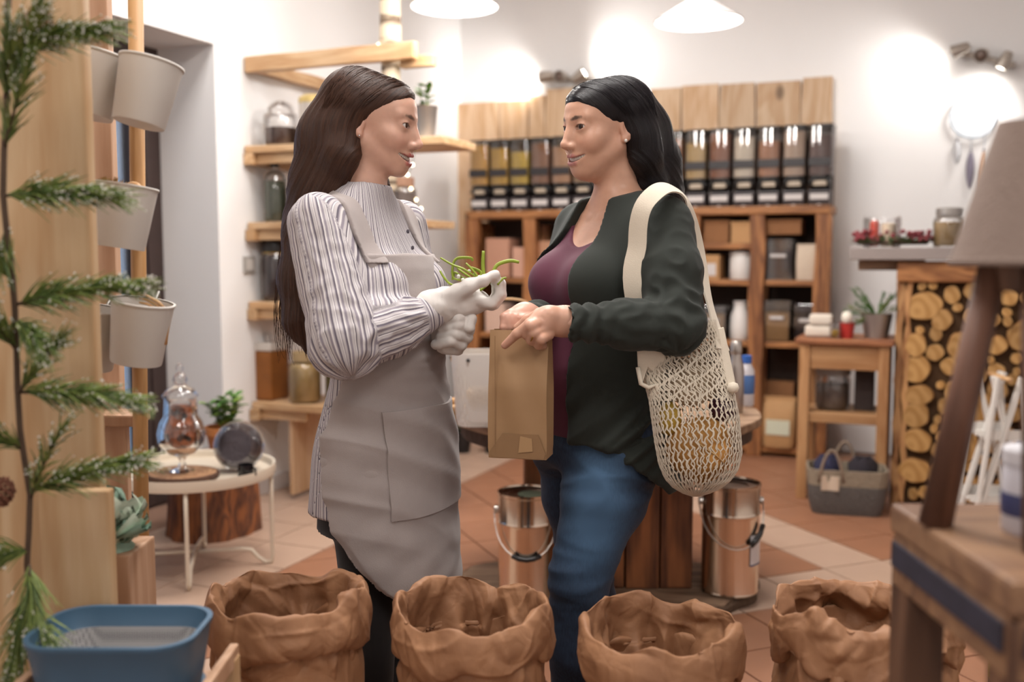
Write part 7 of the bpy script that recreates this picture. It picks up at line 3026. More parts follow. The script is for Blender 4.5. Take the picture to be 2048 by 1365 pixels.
# ---------------------------------------------------------------- woman in the green cardigan
def build_right_woman():
    ang = math.radians(180 + 32)
    f = np.array([math.cos(ang), math.sin(ang), 0.])
    l = np.array([-f[1], f[0], 0.])          # her left, towards the camera
    D = 2.29
    cx = lambda px: (px - CX) / F_PX * D
    base = np.array([cx(1195), D, 0.])
    rows = smooth_rows([(.70, cx(1190), D, .165, .125, .125), (.80, cx(1190), D, .172, .125, .135), (.88, cx(1193), D, .165, .125, .125), (.97, cx(1203), D, .148, .125, .105), (1.05, cx(1212), D, .150, .135, .100),
                        (1.15, cx(1218), D, .162, .135, .100), (1.22, cx(1228), D, .170, .110, .100), (1.285, cx(1238), D, .168, .085, .090),
                        (1.315, cx(1238), D, .140, .070, .080), (1.34, cx(1237), D, .090, .060, .068), (1.375, cx(1236), D, .058, .052, .056)])
    ha = math.radians(180 + 29)
    hf = head_frame(1122, 291, 2.21, ha, -.09, -.03, .957)
    neck_a, neck_b = hf.out((0, -.022, -.06)), np.array([cx(1238), D + .0, 1.33])
    sh = np.array([cx(1238), D, 1.283])
    S1 = sh + l * .150
    E1 = C3(1352, 652, 2.03)
    W1 = C3(1150, 646, 1.985)
    S2 = sh - l * .150
    E2 = np.array([.10, 2.44, 1.04])
    W2 = C3(1072, 634, 2.16)
    hipN = np.array([cx(1190), D, .82]) + l * .082 + np.array((.02, 0, 0))
    hipF = np.array([cx(1190), D, .82]) - l * .082
    kneeN, ankN = C3(1158, 1150, 2.16), np.array([C3(1148, 1330, 2.2)[0], 2.20, .07])
    kneeF, ankF = C3(1172, 1130, 2.40), np.array([C3(1212, 1330, 2.48)[0], 2.48, .07])
    hf_ = hf
    chest = np.array([cx(1222), D, 1.155])
    br = [chest + f * .094 + l * s * .068 for s in (-1, 1)]

    def torso(P, off=0.):
        d, u, v = sd_loft(P, rows, l, f)
        for c in br:
            d = smin(d, sd_ell(P, c, (.070, .070, .066)), .05)
        # belly soft
        d = smin(d, sd_ell(P, np.array([cx(1200), D, .96]) + f * .05, (.11, .09, .12)), .06)
        return d - off, u, v

    # --- skin
    def head_fn(P):
        d = head_parts(hf.to(P), openm=.7)
        d = smin(d, sd_sphere(P, hf.out((0, .035, -.100)), .024), .03)
        d = smin(d, sd_cone(P, neck_a, neck_b, .047, .052), .022)
        t = torso(P)[0] + .004
        t = smax(t, P[:, 2] - 1.36, .03)
        d = smin(d, t, .035)
        # collar bones
        for s in (-1, 1):
            d = smin(d, sd_cone(P, sh + f * .062 + l * s * .018 + np.array((0, 0, .018)), sh + f * .035 + l * s * .12 + np.array((0, 0, .03)), .007, .007), .012)
        return smax(d, 1.20 - P[:, 2], .005)
    lo, hi = bbox([hf.out(p) for p in ((.09, .13, .12), (-.09, -.12, -.13), (.09, -.12, .12), (-.09, .13, -.13))] + [sh - l * .2, sh + l * .12, sh + f * .15], .02)
    lo[2] = 1.19
    V, Q = surface(head_fn, lo, hi, .0023, pad=.012, proj=1)
    tone = head_tone(hf.to(V), (.63, .355, .245), (.48, .19, .17), (.045, .028, .022), .7)

    # hands
    def handN(P):
        d = sd_cone(P, W1 + (W1 - E1) * -.10, C3(1130, 643, 1.995), .027, .0255, ((0, 1, 0), .85))
        d = smin(d, sd_cone(P, C3(1128, 643, 1.995), C3(1085, 645, 1.985), .0265, .029, ((0, 1, 0), .62)), .02)
        d = smin(d, sd_cone(P, C3(1098, 632, 1.985), C3(1078, 668, 1.975), .019, .017), .012)
        # index stretched down along the bag
        pts = [C3(1082, 634, 1.978), C3(1060, 648, 1.968), C3(1034, 668, 1.972), C3(1010, 691, 1.984)]
        d = smin(d, sd_chain(P, pts, [.0125, .0112, .0098, .0078], .004), .005)
        # middle, ring, little: knuckle, then fold back under
        for k, (x, y) in enumerate(((1076, 650), (1080, 664), (1090, 676))):
            r = (.0115, .011, .0098)[k]
            pts = [C3(x + 8, y - 6, 1.978), C3(x - 14 + 3 * k, y + 3, 1.955), C3(x - 22 + 5 * k, y + 18 - k * 2, 1.972), C3(x - 12 + 4 * k, y + 24 - k * 4, 1.995)]
            d = smin(d, sd_chain(P, pts, [r * 1.1, r * 1.05, r, r * .85], .004), .004)
        th = [C3(1108, 632, 2.005), C3(1080, 630, 2.025), C3(1055, 642, 2.035), C3(1035, 656, 2.04)]
        d = smin(d, sd_chain(P, th, [.016, .0135, .0115, .009], .006), .008)
        return d
    lo, hi = bbox([C3(995, 720, 1.93), C3(1165, 600, 2.07)], .02)
    Vh, Qh = surface(handN, lo, hi, .0021)
    red = np.clip(pnoise(Vh * 40) * .5 + .5, 0, 1)[:, None]
    toneh = np.array((.60, .335, .235)) * (1 - .08 * red)
    tips = np.clip(1 - np.linalg.norm(Vh - C3(1012, 690, 1.984), axis=1) / .03, 0, 1)[:, None]
    toneh = toneh * (1 - .3 * tips) + np.array((.55, .24, .19)) * .3 * tips

    def handF(P):
        d = sd_cone(P, W2, C3(1050, 634, 2.10), .026, .025)
        d = smin(d, sd_cone(P, C3(1052, 632, 2.10), C3(1026, 642, 2.075), .026, .026, ((.3, 1, 0), .75)), .02)
        for k in range(4):
            x = 1010 + k * 12.5
            r = (.0080, .0086, .0088, .0086)[k]
            pts = [C3(x + 14, 628 + k * 2, 2.085 - k * .002), C3(x - 2, 634 + k * 1, 2.066), C3(x - 3 + k, 656, 2.060), C3(x + 2 + k, 680, 2.062)]
            d = smin(d, sd_chain(P, pts, [r * 1.1, r * 1.05, r, r * .8], .004), .004)
        return d
    lo, hi = bbox([C3(990, 700, 2.03), C3(1075, 610, 2.12), W2], .03)
    Vf, Qf = surface(handF, lo, hi, .0021)

    def body_fn(P):
        d = smax(torso(P)[0] + .016, .86 - P[:, 2], .02)
        for a, b, ra, rb in ((S1, E1, .036, .032), (E1, W1, .030, .022), (S2, E2, .036, .032), (E2, W2, .030, .022), (hipN, kneeN, .075, .048), (kneeN, ankN, .048, .032), (hipF, kneeF, .075, .048), (kneeF, ankF, .048, .032)):
            d = smin(d, sd_cone(P, a, b, ra, rb), .02)
        return smax(d, P[:, 2] - 1.30, .01)
    V2, Q2 = surface(body_fn, (-.1, 1.9, .02), (.56, 2.65, 1.34), .014, proj=0)
    VV, QQ, CC = join([(V, Q, tone), (Vh, Qh, toneh), (Vf, Qf, (.62, .34, .25)), (V2, Q2, (.60, .34, .25))])
    root = obj_from('person', np_mesh('person', VV - base, QQ, M_skin, True, colors={'tone': CC}))
    wl = rot(base)
    root.location = (wl.x, wl.y, 0)
    root.rotation_euler = (0, 0, YAW)
    tag(root, 'woman with black hair in dark green cardigan and jeans holding a paper bag', 'person')

    for s in (-1, 1):
        em = eye_mesh()
        gz = Matrix.Rotation(-.32, 3, 'Z')
        em.v = [tuple(gz @ Vector(p)) for p in em.v]
        place('eye', em, [M_pupil, M_iris, M_sclera], root, base, hf, (s * .031, .0745, -.001))
        e = MB().lathe([(0, -.0042), (.003, -.003), (.0042, 0), (.003, .003), (0, .0042)], (0, 0, 0), 10)
        place('earring', e, M_pearl, root, base, hf, (s * .0785, -.007, -.039))
    place('teeth', build_teeth(.7), M_teeth, root, base, hf)
    # ring on the ring finger
    rc = C3(1066, 672, 1.958)
    rg = MB().tube([Vector(rc - base) + Vector((.0045 * math.cos(a), .0122 * math.sin(a), .0105 * math.cos(a))) for a in [2 * PI * k / 18 for k in range(18)]], .0013, 6, closed=True)
    rg.build('finger_ring', plain('gold_ring', '#c9a24c', .25, 1.), root, smooth=True)

    # --- maroon top
    def top_fn(P):
        d, u, v = torso(P, .005)
        # scoop neck and hem
        c = sh + f * .085 + np.array((0, 0, .050))
        q = P - c
        sc = sd_ell(np.stack([q @ l, q @ f, q[:, 2]], 1), (0, 0, 0), (.088, .14, .098))
        d = smax(d, -sc, .004)
        d = smax(d, P[:, 2] - 1.325, .004)
        d = smax(d, .815 - P[:, 2], .004)
        return d
    V, Q = surface(top_fn, (-.06, 1.98, .79), (.50, 2.62, 1.36), .0048, proj=1)
    Nn = np_normals(V, Q)
    disp = folds(V, Nn, .003, 8, (1, 1, .7), 2.) * np.clip((1.12 - V[:, 2]) / .1, 0.05, 1)
    V = V + Nn * disp[:, None]
    garment('maroon_top', V, Q, cloth_mat('maroon_jersey', '#541d34', .75, 900, .08, .05, .05), root, base)

    # --- jeans
    def jeans_fn(P):
        mid = hipN * .55 + kneeN * .45
        d = sd_chain(P, [hipN, mid, kneeN], [.098, .090, .066], .03)
        d = smin(d, sd_chain(P, [kneeN, kneeN * .6 + ankN * .4, np.array((ankN[0], ankN[1], .20))], [.065, .060, .046], .03), .02)
        e = sd_chain(P, [hipF, hipF * .5 + kneeF * .5, kneeF], [.098, .086, .064], .03)
        e = smin(e, sd_chain(P, [kneeF, kneeF * .6 + ankF * .4, np.array((ankF[0], ankF[1], .20))], [.064, .060, .046], .03), .02)
        d = smin(d, e, .018)
        t = torso(P)[0] - .001
        t = smax(t, P[:, 2] - .925, .01)
        d = smin(d, smax(t, .72 - P[:, 2], .05), .03)
        return smax(d, .19 - P[:, 2], .004)
    V, Q = surface(jeans_fn, (-.06, 1.95, .16), (.50, 2.65, .96), .0055, proj=1)
    Nn = np_normals(V, Q)
    kn = np.minimum(np.linalg.norm((V - kneeN) / np.array((1, 1, 1)), axis=1), np.linalg.norm(V - kneeF, axis=1))
    z = V[:, 2]
    xf = .5 - 1.5 * np.abs(pnoise(np.stack([V[:, 0] * 7, V[:, 1] * 7, z * 22], 1)))
    w = np.exp(-(kn / .12) ** 2) + 1.1 * np.exp(-((z - .74) / .07) ** 2) + .9 * np.clip((.38 - z) / .1, 0, 1)
    V = V + Nn * (.0095 * xf * w + .004 * pnoise(V * 14))[:, None]
    V = np_smooth(V, Q, 1, .4)
    # worn, lighter denim on the front of the thigh
    fade = np.exp(-np.sum(((V - (hipN * .45 + kneeN * .55 + np.array((-.02, -.08, .03)))) / np.array((.075, .07, .16))) ** 2, 1))
    m, N, L, b = nmat('blue_denim')
    at = N.new('ShaderNodeAttribute')
    at.attribute_name = 'fade'
    tc = N.new('ShaderNodeTexCoord')
    n = N.new('ShaderNodeTexNoise')
    n.inputs['Scale'].default_value = 260
    n.inputs['Detail'].default_value = 3
    mp = N.new('ShaderNodeMapping')
    mp.inputs['Scale'].default_value = (1, 1, .25)
    L.new(tc.outputs['Object'], mp.inputs[0])
    L.new(mp.outputs[0], n.inputs['Vector'])
    ad = N.new('ShaderNodeMath')
    ad.operation = 'MULTIPLY_ADD'
    ad.inputs[1].default_value = .35
    L.new(n.outputs['Fac'], ad.inputs[0])
    L.new(at.outputs['Fac'], ad.inputs[2])
    rp = N.new('ShaderNodeValToRGB')
    rp.color_ramp.elements[0].color = (*hexc('#131c30'), 1)
    rp.color_ramp.elements[0].position = .08
    rp.color_ramp.elements[1].color = (*hexc('#42607f'), 1)
    rp.color_ramp.elements[1].position = 1.1 / 1.15
    L.new(ad.outputs[0], rp.inputs[0])
    L.new(rp.outputs[0], b.inputs['Base Color'])
    b.inputs['Roughness'].default_value = .85
    garment('jeans', V, Q, m, root, base, {'fade': np.clip(fade, 0, 1)})
    for an in (ankN, ankF):
        def boot_fn(P):
            toe = an + f * .15
            d = sd_cone(P, (an[0], an[1], .06), (toe[0], toe[1], .038), .045, .036)
            d = smin(d, sd_cone(P, (an[0], an[1], .05), (an[0], an[1], .27), .046, .054), .03)
            return smax(smax(d, .001 - P[:, 2], .006), P[:, 2] - .285, .004)
        V, Q = surface(boot_fn, (an[0] - .28, an[1] - .22, -.01), (an[0] + .12, an[1] + .14, .32), .006, proj=1)
        garment('boot', V, Q, plain('black_boot', '#1c1817', .45), root, base)

    # --- cardigan
    crow = smooth_rows([(.60, cx(1222), D, .195, .135, .155), (.70, cx(1215), D, .195, .140, .160), (.80, cx(1206), D, .192, .140, .155), (.88, cx(1205), D, .182, .142, .142), (.97, cx(1210), D, .168, .142, .125),
                        (1.05, cx(1214), D, .168, .150, .118), (1.15, cx(1220), D, .178, .152, .115), (1.22, cx(1230), D, .186, .128, .115), (1.285, cx(1238), D, .182, .100, .104),
                        (1.32, cx(1238), D, .148, .084, .092), (1.352, cx(1238), D, .098, .074, .080), (1.38, cx(1238), D, .066, .060, .066)])

    def c_sleeves(P):
        e = sd_chain(P, [S1, S1 * .5 + E1 * .5, E1], [.066, .064, .056], .03)
        e = smin(e, sd_chain(P, [E1, E1 * .5 + W1 * .5, W1], [.054, .045, .036], .03), .02)
        g = sd_chain(P, [S2, S2 * .5 + E2 * .5, E2], [.064, .060, .052], .03)
        g = smin(g, sd_chain(P, [E2, W2], [.052, .034], .03), .03)
        return e, g

    def card_fn(P):
        d, u, v = sd_loft(P, crow, l, f)
        d = smin(d, torso(P, .016)[0], .02)
        z = P[:, 2]
        un = np.interp(z, [.60, .70, .80, .90, 1.0, 1.12, 1.2, 1.28, 1.33, 1.37], [.12, .085, .066, .062, .064, .078, .072, .060, .052, .048])
        uf = np.interp(z, [.60, .9, 1.12, 1.19, 1.24, 1.28, 1.33, 1.37], [-.17, -.17, -.17, -.15, -.105, -.080, -.062, -.054])
        gap = np.minimum(un - u, u - uf)
        d = smax(d, np.minimum(gap, v + .03), .006)
        # neck hole
        d = smax(d, -sd_cone(P, neck_b - np.array((0, 0, .03)), neck_a, .056, .058), .006)
        d = smax(d, z - (1.362 - .25 * np.maximum(v, 0)), .006)
        hem = .695 + .11 * np.clip((v + .03) / .13, 0, 1)
        d = smax(d, hem - z, .004)
        e, g = c_sleeves(P)
        d = smin(d, e, .022)
        d = smin(d, g, .022)
        # hollow wrists and hem
        d = smax(d, -sd_cone(P, W1 * .9 + E1 * .1, W1 + (W1 - E1) * .2, .026, .031), .003)
        d = smax(d, -np.maximum(sd_loft(P, crow, l, f)[0] + .008, z - .82), .004)
        return d
    V, Q = surface(card_fn, (-.08, 1.88, .62), (.58, 2.68, 1.40), .0048, proj=1)
    Nn = np_normals(V, Q)
    segs = [((cx(1200), D, .6), (cx(1236), D, 1.3), -f, .17), (S1, E1, -l, .060), (E1, W1, np.array([0, 1, 0.]), .046), (S2, E2, l, .058), (E2, W2, np.array([0, 1., 0]), .044)]
    si, ti, ai = limb_coords(V, segs)
    arm = si > 0
    dE = np.minimum(np.linalg.norm(V - E1, axis=1), np.linalg.norm(V - E2, axis=1))
    ef = np.exp(-(dE / .09) ** 2)
    q = np.stack([ti * 24, np.sin(ai) * 1.6, np.cos(ai) * 1.6], 1) + si[:, None] * 9.
    disp = np.where(arm, (.5 - 1.5 * np.abs(pnoise(q))) * (.0030 + .011 * ef), 0)
    lenF = np.linalg.norm(W1 - E1)
    cuffw = np.where((si == 2) | (si == 4), np.clip((ti - lenF * .55) / (lenF * .3), 0, 1), 0)
    disp = disp + cuffw * .0045 * np.sin(ti * 210 + 1.5 * np.sin(ai * 2) + 2 * pnoise(V * 20))
    relv = V - np.array([cx(1215), D, 0])
    u = relv @ l
    v = relv @ f
    z = V[:, 2]
    # vertical drape on the body, swags low on the near side
    vert = pnoise(np.stack([u * 12 + v * 12, z * 1.6, z * 0], 1)) * .011
    sw = .5 - 1.5 * np.abs(pnoise(np.stack([(z + 3.2 * (v + .02) ** 2 + .35 * np.abs(v)) * 20, v * 2.5, u * 2], 1)))
    low = np.exp(-((z - .82) / .12) ** 2) * np.clip(u / .1, 0, 1)
    disp = disp + np.where(arm, 0, vert * np.clip((1.3 - z) / .3, .1, 1) + .017 * sw * low)
    V = V + Nn * disp[:, None]
    V = np_smooth(V, Q, 1, .4)
    M_card = cloth_mat('dark_green_knit', '#232823', .9, 900, .15, .08, .06)
    garment('cardigan', V, Q, M_card, root, base)

    # --- hair
    cs = C3
    back = [hf.out((0, -.054, .028)), cs(1272, 270, 2.33), cs(1300, 330, 2.36), cs(1312, 390, 2.38), cs(1318, 460, 2.40)]
    side = [hf.out((.058, -.045, .03)), hf.out((.064, -.062, -.03)), cs(1290, 310, 2.25), cs(1302, 370, 2.29), cs(1318, 440, 2.34)]
    farS = [hf.out((-.066, -.02, .03)), hf.out((-.070, -.035, -.05)), hf.out((-.066, -.03, -.12)), hf.out((-.07, -.03, -.19))]

    def hair_fn(P):
        q = hf.to(P)
        cap = sd_ell(q, (0, -.016, .026), (.081, .1020, .0795))
        cap = smin(cap, sd_ell(q, (0, .030, .040), (.064, .066, .056)), .03)
        hl = q[:, 2] - np.interp(q[:, 1], [-.06, -.03, -.014, .004, .018, .034, .05, .07, .09, .11], [.0, .012, .018, .008, .0, .010, .028, .044, .056, .066])
        front = -hl / 1.15
        behind = q[:, 1] + .038 - .12 * np.clip(-q[:, 2], 0, .2)
        cut = np.minimum(front, behind)
        cap = cap + .0085 * np.exp(np.clip(cut, -1, 0) / .016)
        d = smax(cap, cut, .004)
        d = smax(d, -q[:, 2] - .085, .02)
        d = smin(d, sd_chain(P, back, [.082, .077, .068, .06, .04], .03), .02)
        d = smin(d, sd_chain(P, side, [.032, .034, .034, .032, .02], .03), .025)
        d = np.minimum(d, sd_chain(P, farS, [.022, .02, .017, .008], .02))
        return d
    lo, hi = bbox(back + side + farS + [hf.out((0, .11, .13)), hf.out((.09, 0, 0)), hf.out((-.1, 0, 0))], .08)
    V, Q = surface(hair_fn, lo, hi, .0040, proj=1)
    Nn = np_normals(V, Q)
    q = hf.to(V)
    ax_c = np.interp(V[:, 2], [1.2, 1.35, 1.45, 1.7], [back[-1][0], back[2][0], hf.o[0] + .03, hf.o[0] + .01])
    ay_c = np.interp(V[:, 2], [1.2, 1.35, 1.45, 1.7], [2.37, 2.35, hf.o[1], hf.o[1]])
    zp = np.logaddexp(0, q[:, 2] * 60) / 60
    yr = (V[:, 0] - ax_c) * hf.M[1][0] + (V[:, 1] - ay_c) * hf.M[1][1] * .6
    strand = yr - .75 * zp
    along = V[:, 2]
    gr = pnoise(np.stack([strand * 160, along * 3, along * 0], 1)) * .0016 + pnoise(np.stack([strand * 60, along * 5, along * 0 + 9], 1)) * .0015
    V = V + Nn * gr[:, None]
    M_hairR = hair_mat('black_hair', '#0b090b', '#1d181d', .3)
    garment('hair', V, Q, M_hairR, root, base, {'strand': strand * 10, 'along': along * 3})
    vec = lambda x, y, z: np.array((x, y, z))
    G = [[(p, vec(.055, .05, .05) * s) for p, s in zip(back[1:], (1.25, 1.15, 1.0, .7))], [(p, vec(.036, .036, .036) * s) for p, s in zip(side[1:], (.9, .95, .95, .8))]]
    strands('hair_strands', root, base, M_hairR, G, 200, .0011, .014, 5)
    cap_strands('hair_strands', root, base, M_hairR, hf, hair_fn, 320, .0010, 12)
    return root, dict(base=base, f=f, l=l, S1=S1, E1=E1, W1=W1, sh=sh, card=card_fn)


RW, RWI = build_right_woman()

# ---------------------------------------------------------------- brown paper bag in her hands
bb = Vector(C3(1042, 912, 2.03))
pbag = cam_thing('paper_bag', bb, 'brown paper carry bag held up by the woman in the cardigan', 'paper bag')
M_bag = plain('bag_kraft', '#a27f5a', .6, noise=.07, nscale=9, bump=.12, bscale=14)
M_bag_d = plain('bag_kraft_side', '#8f6e4c', .6, noise=.07, nscale=9, bump=.12, bscale=14)
zt = C3(1042, 660, 2.03)[2] - bb.z
wB, dB = .122, .068
rzb = Matrix.Rotation(math.radians(-14), 3, 'Z')


def bagpt(x, y, z):
    return tuple(rzb @ Vector((x, y, z)))


nz = 26
rowsF = []
for k in range(nz):
    u = k / (nz - 1)
    z = zt * u
    half = dB / 2 * (1 - .55 * max(0, u - .55) / .45)        # pinched at the top
    w2 = wB / 2 * (.985 if u < .06 else 1)
    ring = []
    nx = 14
    for i in range(nx):
        x = -w2 + 2 * w2 * i / (nx - 1)
        bulge = .004 * math.sin(PI * i / (nx - 1)) * math.sin(PI * u) + .002 * math.sin(7 * u + i * .8)
        ring.append(bagpt(x, -half - bulge, z))
    for i in range(1, 8):
        y = -half + 2 * half * i / 8
        g = .014 * math.sin(PI * i / 8) * max(0, u - .2) / .8     # side gusset folds in
        ring.append(bagpt(w2 - g, y, z))
    for i in range(nx):
        x = w2 - 2 * w2 * i / (nx - 1)
        ring.append(bagpt(x, half + .003 * math.sin(PI * u), z))
    for i in range(1, 8):
        y = half - 2 * half * i / 8
        g = .014 * math.sin(PI * i / 8) * max(0, u - .2) / .8
        ring.append(bagpt(-w2 + g, y, z))
    rowsF.append(ring)
m = MB()
nr = len(rowsF[0])
m.grid([[r[j] for r in rowsF] for j in range(nr)], closed_u=True)
o0 = len(m.v)
m.v += rowsF[0]
m.f.append(tuple(o0 + j for j in range(nr)))
m.mi.append(0)
m.build('bag_body', M_bag, pbag, smooth=28)
# block bottom folds and flap, slightly proud of the front
yb = -dB / 2 - .004
MB().prism([(-.052, .0), (.056, .0), (.060, .012), (.045, .050), (-.030, .050), (-.058, .010)], .0016, Matrix(((1, 0, 0, 0), (0, 0, 1, yb - .001), (0, 1, 0, .002), (0, 0, 0, 1)))).add([], []).build('bottom_flap', M_bag_d, pbag, rz=math.radians(-14))
MB().prism([(.004, .012), (.034, .016), (.032, .042), (.008, .046)], .0016, Matrix(((1, 0, 0, 0), (0, 0, 1, yb - .003), (0, 1, 0, .002), (0, 0, 0, 1)))).build('glued_tab', plain('bag_tab', '#ad8a62', .6), pbag, rz=math.radians(-14))
# fold lines along the front edges
for x in (-wB / 2 + .016,):
    MB().box((x, -dB / 2 - .0048, zt * .5), (.0012, .001, zt * .92)).build('fold_crease', M_bag_d, pbag, rz=math.radians(-14))

# ---------------------------------------------------------------- cotton net tote on her shoulder
tb_ = Vector(C3(1385, 990, 2.02))
tote = cam_thing('net_tote', tb_, 'cream cotton net shopping bag hanging from her shoulder with fruit inside', 'tote bag')
M_cot = cloth_mat('natural_cotton', '#e2d6c3', .9, 500, .3, .06)
tbn = np.array(tb_)
NU, NV = 42, 56


def tote_surface(s, t):
    """s around 0..1, t from rim 0 to bottom 1 -> camera-aligned point"""
    a = 2 * PI * s
    left = np.interp(t, [0, .15, .3, .45, .7, .82, .9, .95, .98, 1.0], [1285, 1276, 1284, 1298, 1310, 1318, 1330, 1346, 1364, 1385])
    right = np.interp(t, [0, .15, .35, .55, .75, .85, .92, .96, .985, 1.0], [1430, 1444, 1464, 1478, 1484, 1476, 1458, 1438, 1416, 1397])
    y = np.interp(t, [0, 1], [640, 993])
    c, w = (left + right) / 2, (right - left) / 2
    dd = np.interp(t, [0, .15, .4, .65, .85, .93, .97, 1.0], [.012, .018, .045, .068, .064, .050, .034, .006])
    ca, sa = math.cos(a), math.sin(a)
    p = C3(c + w * ca, y, 2.065 - .012 * min(1, t * 2) + dd * sa)
    return p


def twist_lines(sign):
    m = MB()
    turns = .42
    for i in range(NU):
        path = []
        for j in range(NV):
            t = j / (NV - 1)
            # diamond mesh: cords run diagonally, denser near the top
            s = i / NU + sign * turns * (t ** .9) * .5 + .006 * math.sin(j * 2.1 + i)
            p = tote_surface(s % 1., t)
            path.append(Vector(p - tbn))
        m.tube(path, [.0017 - .0003 * math.sin(3.1 * j) for j in range(NV)], 4, cap=False)
    return m


def dense_top():
    """closely drawn cords where the net is gathered"""
    m = MB()
    for i in range(64):
        path = []
        for j in range(24):
            t = .02 + .44 * j / 23
            s = i / 64 + .03 * math.sin(j * 1.3 + i * .9) * .5 + .05 * t
            path.append(Vector(tote_surface(s % 1., t) - tbn))
        m.tube(path, .0015, 4, cap=False)
    return m


o = dense_top().build('net_cords', M_cot, tote, smooth=True, fix=False)
o['kind'] = 'stuff'
for sg in (1, -1):
    o = twist_lines(sg).build('net_cords', M_cot, tote, smooth=True, fix=False)
    o['kind'] = 'stuff'
# gathered cloth ends where the strap meets the net


def patch(poly, d, th, name):
    pts = [Vector(C3(x, y, dd)) - tb_ for x, y, dd in [(p[0], p[1], d + (p[2] if len(p) > 2 else 0)) for p in poly]]
    bk = [p + Vector((0, th, 0)) for p in pts]
    n = len(pts)
    return MB().add(pts + bk, [tuple(range(n)), tuple(range(n, 2 * n))[::-1]] + [(i, n + i, n + (i + 1) % n, (i + 1) % n) for i in range(n)]).build(name, M_cot, tote, bevel=.0015)


patch([(1272, 640), (1322, 640), (1330, 720), (1318, 800, .0), (1300, 792), (1308, 745), (1296, 735), (1284, 770), (1276, 735)], 2.035, .006, 'side_tab')
patch([(1425, 660, .03), (1448, 655, .03), (1470, 760, .01), (1474, 782), (1462, 792), (1452, 770)], 2.035, .006, 'side_tab')
hp_ = [Vector(C3(x, y, 2.03)) - tb_ for x, y in ((1276, 735), (1282, 768), (1297, 776), (1312, 770), (1316, 795))]
MB().tube(hp_, .005, 8).build('hem_cord', M_cot, tote, smooth=True)
MB().lathe([(0, -.012), (.010, -.008), (.013, 0), (.009, .009), (0, .012)], Vector(C3(1466, 776, 2.03)) - tb_, 12).build('strap_knot', M_cot, tote, smooth=True)
# strap: up the front, over the shoulder, down behind
S1 = RWI['S1']
front = [C3(1298, 700, 2.05), C3(1290, 620, 2.07), C3(1281, 540, 2.08), C3(1275, 470, 2.075), C3(1285, 415, 2.07), C3(1312, 384, 2.09)]
over = [C3(1335, 375, 2.12), C3(1358, 385, 2.16), C3(1380, 425, 2.20), C3(1398, 500, 2.22), C3(1412, 580, 2.17), C3(1432, 650, 2.09), C3(1446, 700, 2.06)]
sp_pts = [Vector(p) for p in front + over]
fine = []
for k in range(len(sp_pts) - 1):
    for q in range(5):
        u = q / 5
        p0, p1, p2, p3 = sp_pts[max(k - 1, 0)], sp_pts[k], sp_pts[k + 1], sp_pts[min(k + 2, len(sp_pts) - 1)]
        fine.append(.5 * ((2 * p1) + (p2 - p0) * u + (2 * p0 - 5 * p1 + 4 * p2 - p3) * u * u + (3 * p1 - p0 - 3 * p2 + p3) * u ** 3))
fine.append(sp_pts[-1])
FN = np.array([list(p) for p in fine])
# rest on the cardigan: push strap points out of the cloth
for _ in range(6):
    d = RWI['card'](FN)
    e = .003
    g = np.stack([RWI['card'](FN + np.eye(3)[k] * e) - RWI['card'](FN - np.eye(3)[k] * e) for k in range(3)], 1) / (2 * e)
    g /= np.maximum(np.linalg.norm(g, axis=1), .3)[:, None]
    FN = FN + g * np.clip(.013 - d, 0, .02)[:, None]
for _ in range(2):
    FN[1:-1] = .25 * FN[:-2] + .5 * FN[1:-1] + .25 * FN[2:]
d_card = RWI['card'](FN)
e = .004
grad = np.stack([RWI['card'](FN + np.eye(3)[k] * e) - RWI['card'](FN - np.eye(3)[k] * e) for k in range(3)], 1)
grad /= np.maximum(np.linalg.norm(grad, axis=1), 1e-6)[:, None]
tg = np.gradient(FN, axis=0)
tg /= np.linalg.norm(tg, axis=1)[:, None]
prefer = np.where((np.arange(len(FN)) < len(FN) * .42)[:, None], np.array((0, -1., 0)), np.where((np.arange(len(FN)) < len(FN) * .62)[:, None], np.array((.55, -.35, .75)), np.array((.25, -.95, .1))))
nrm = .35 * grad + .65 * prefer
nrm = nrm - tg * np.sum(nrm * tg, 1)[:, None]
nrm /= np.linalg.norm(nrm, axis=1)[:, None]
for _ in range(6):
    nrm[1:-1] = (nrm[:-2] + nrm[1:-1] + nrm[2:]) / 3
    nrm /= np.linalg.norm(nrm, axis=1)[:, None]
sd_ = np.cross(tg, nrm)
sm = MB()
ringS = []
for k in range(len(FN)):
    w = .022 - .004 * math.sin(PI * k / (len(FN) - 1))
    c = FN[k] - tbn
    th = .0018
    ringS.append([tuple(c + sd_[k] * w * a + nrm[k] * (th * b + .003 * (1 - a * a) * 0)) for a, b in ((-1, -1), (-.4, -1.3), (.4, -1.3), (1, -1), (1, 1), (.4, 1.3), (-.4, 1.3), (-1, 1))])
sm.grid([[r[j] for r in ringS] for j in range(8)], closed_u=True)
sm.build('shoulder_strap', M_cot, tote, smooth=50)

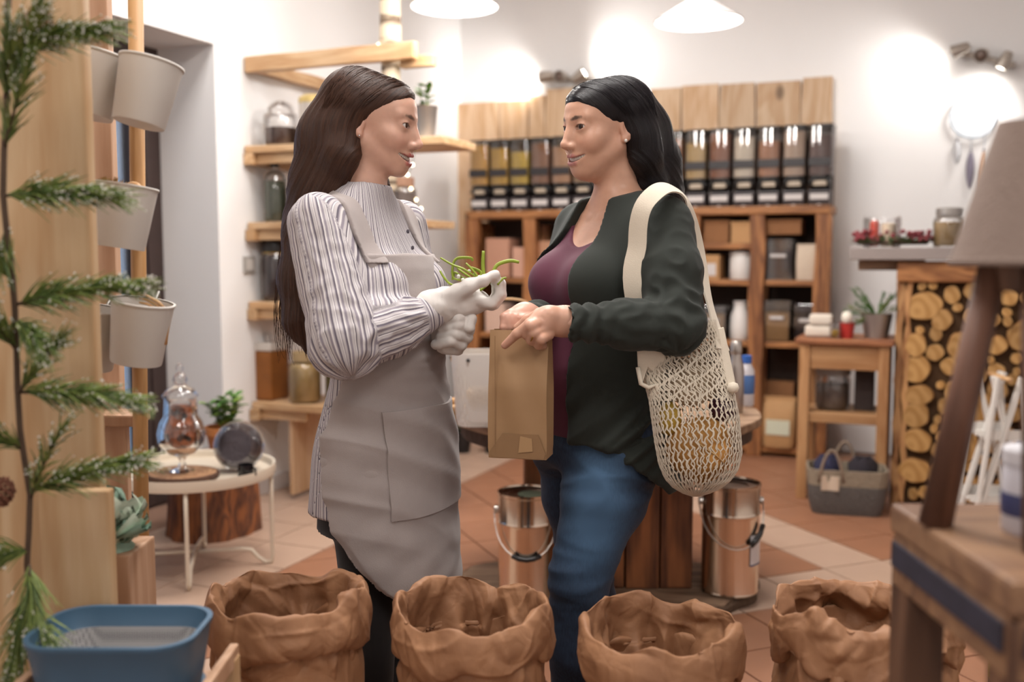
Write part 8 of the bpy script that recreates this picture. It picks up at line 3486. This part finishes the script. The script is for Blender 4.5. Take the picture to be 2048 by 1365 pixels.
# fruit and bread inside the net
def lump(name, px, py, d, r, cols, label, cat, sq=(1, 1, 1), seed=1, smooth_amt=.06):
    c = C3(px, py, d)
    t = cam_thing(name, Vector(c), label, cat)
    m = MB()
    rows = []
    for i in range(15):
        th = PI * i / 14
        rows.append([tuple(np.array((math.sin(th) * math.cos(a), math.sin(th) * math.sin(a), math.cos(th))) * r * np.array(sq) * (1 + smooth_amt * math.sin(3 * a + seed + 2 * th))) for a in [2 * PI * q / 26 for q in range(26)]])
    m.grid([[rw[j] for rw in rows] for j in range(26)], closed_u=True)
    m.build(name + '_body', cols, t, smooth=True)
    return t


bread = plain('bread_crust', '#c08a45', .7, noise=.25, nscale=18, bump=.4, bscale=30)
t = lump('bread_loaf', 1402, 900, 2.045, .070, bread, 'round golden bread loaf at the bottom of the net bag', 'bread', (1., .75, .95), 2)
MB().tube([(-.03, -.045, .035), (-.01, -.053, .02), (.02, -.053, .0), (.04, -.045, -.02)], [.002, .004, .004, .002], 6, flat=.4).build('crust_slash', plain('crust_pale', '#cda873', .8), t, smooth=True)
t = lump('yellow_pear', 1338, 838, 2.045, .026, plain('pear_skin', '#c9a544', .5, noise=.15, nscale=20), 'yellow pear leaning in the left of the net bag', 'pear', (1, 1, 1.35), 1, .02)
MB().tube([(0, 0, .036), (.004, 0, .055)], .002, 6).build('pear_stem', M_twig, t)
t = lump('red_onion', 1446, 818, 2.06, .030, plain('onion_skin', '#4a2338', .35, noise=.2, nscale=14), 'dark purple onion in the upper right of the net bag', 'onion', (1, 1, .9), 4, .02)
MB().tube([(0, 0, .028), (.002, 0, .045)], [.006, .002], 8).build('onion_tip', plain('onion_tip', '#8a6a55', .7), t)
t = lump('kraft_packet', 1385, 765, 2.06, .045, plain('cream_packet', '#cdb79b', .8, noise=.08), 'soft cream cloth packet at the top inside the net bag', 'packet', (1.2, .45, 1.1), 6, .05)
MB().tube([(-.03, -.012, .045), (0, -.018, .05), (.03, -.012, .045)], .006, 6).build('packet_fold', MATS['cream_packet'], t, smooth=True)
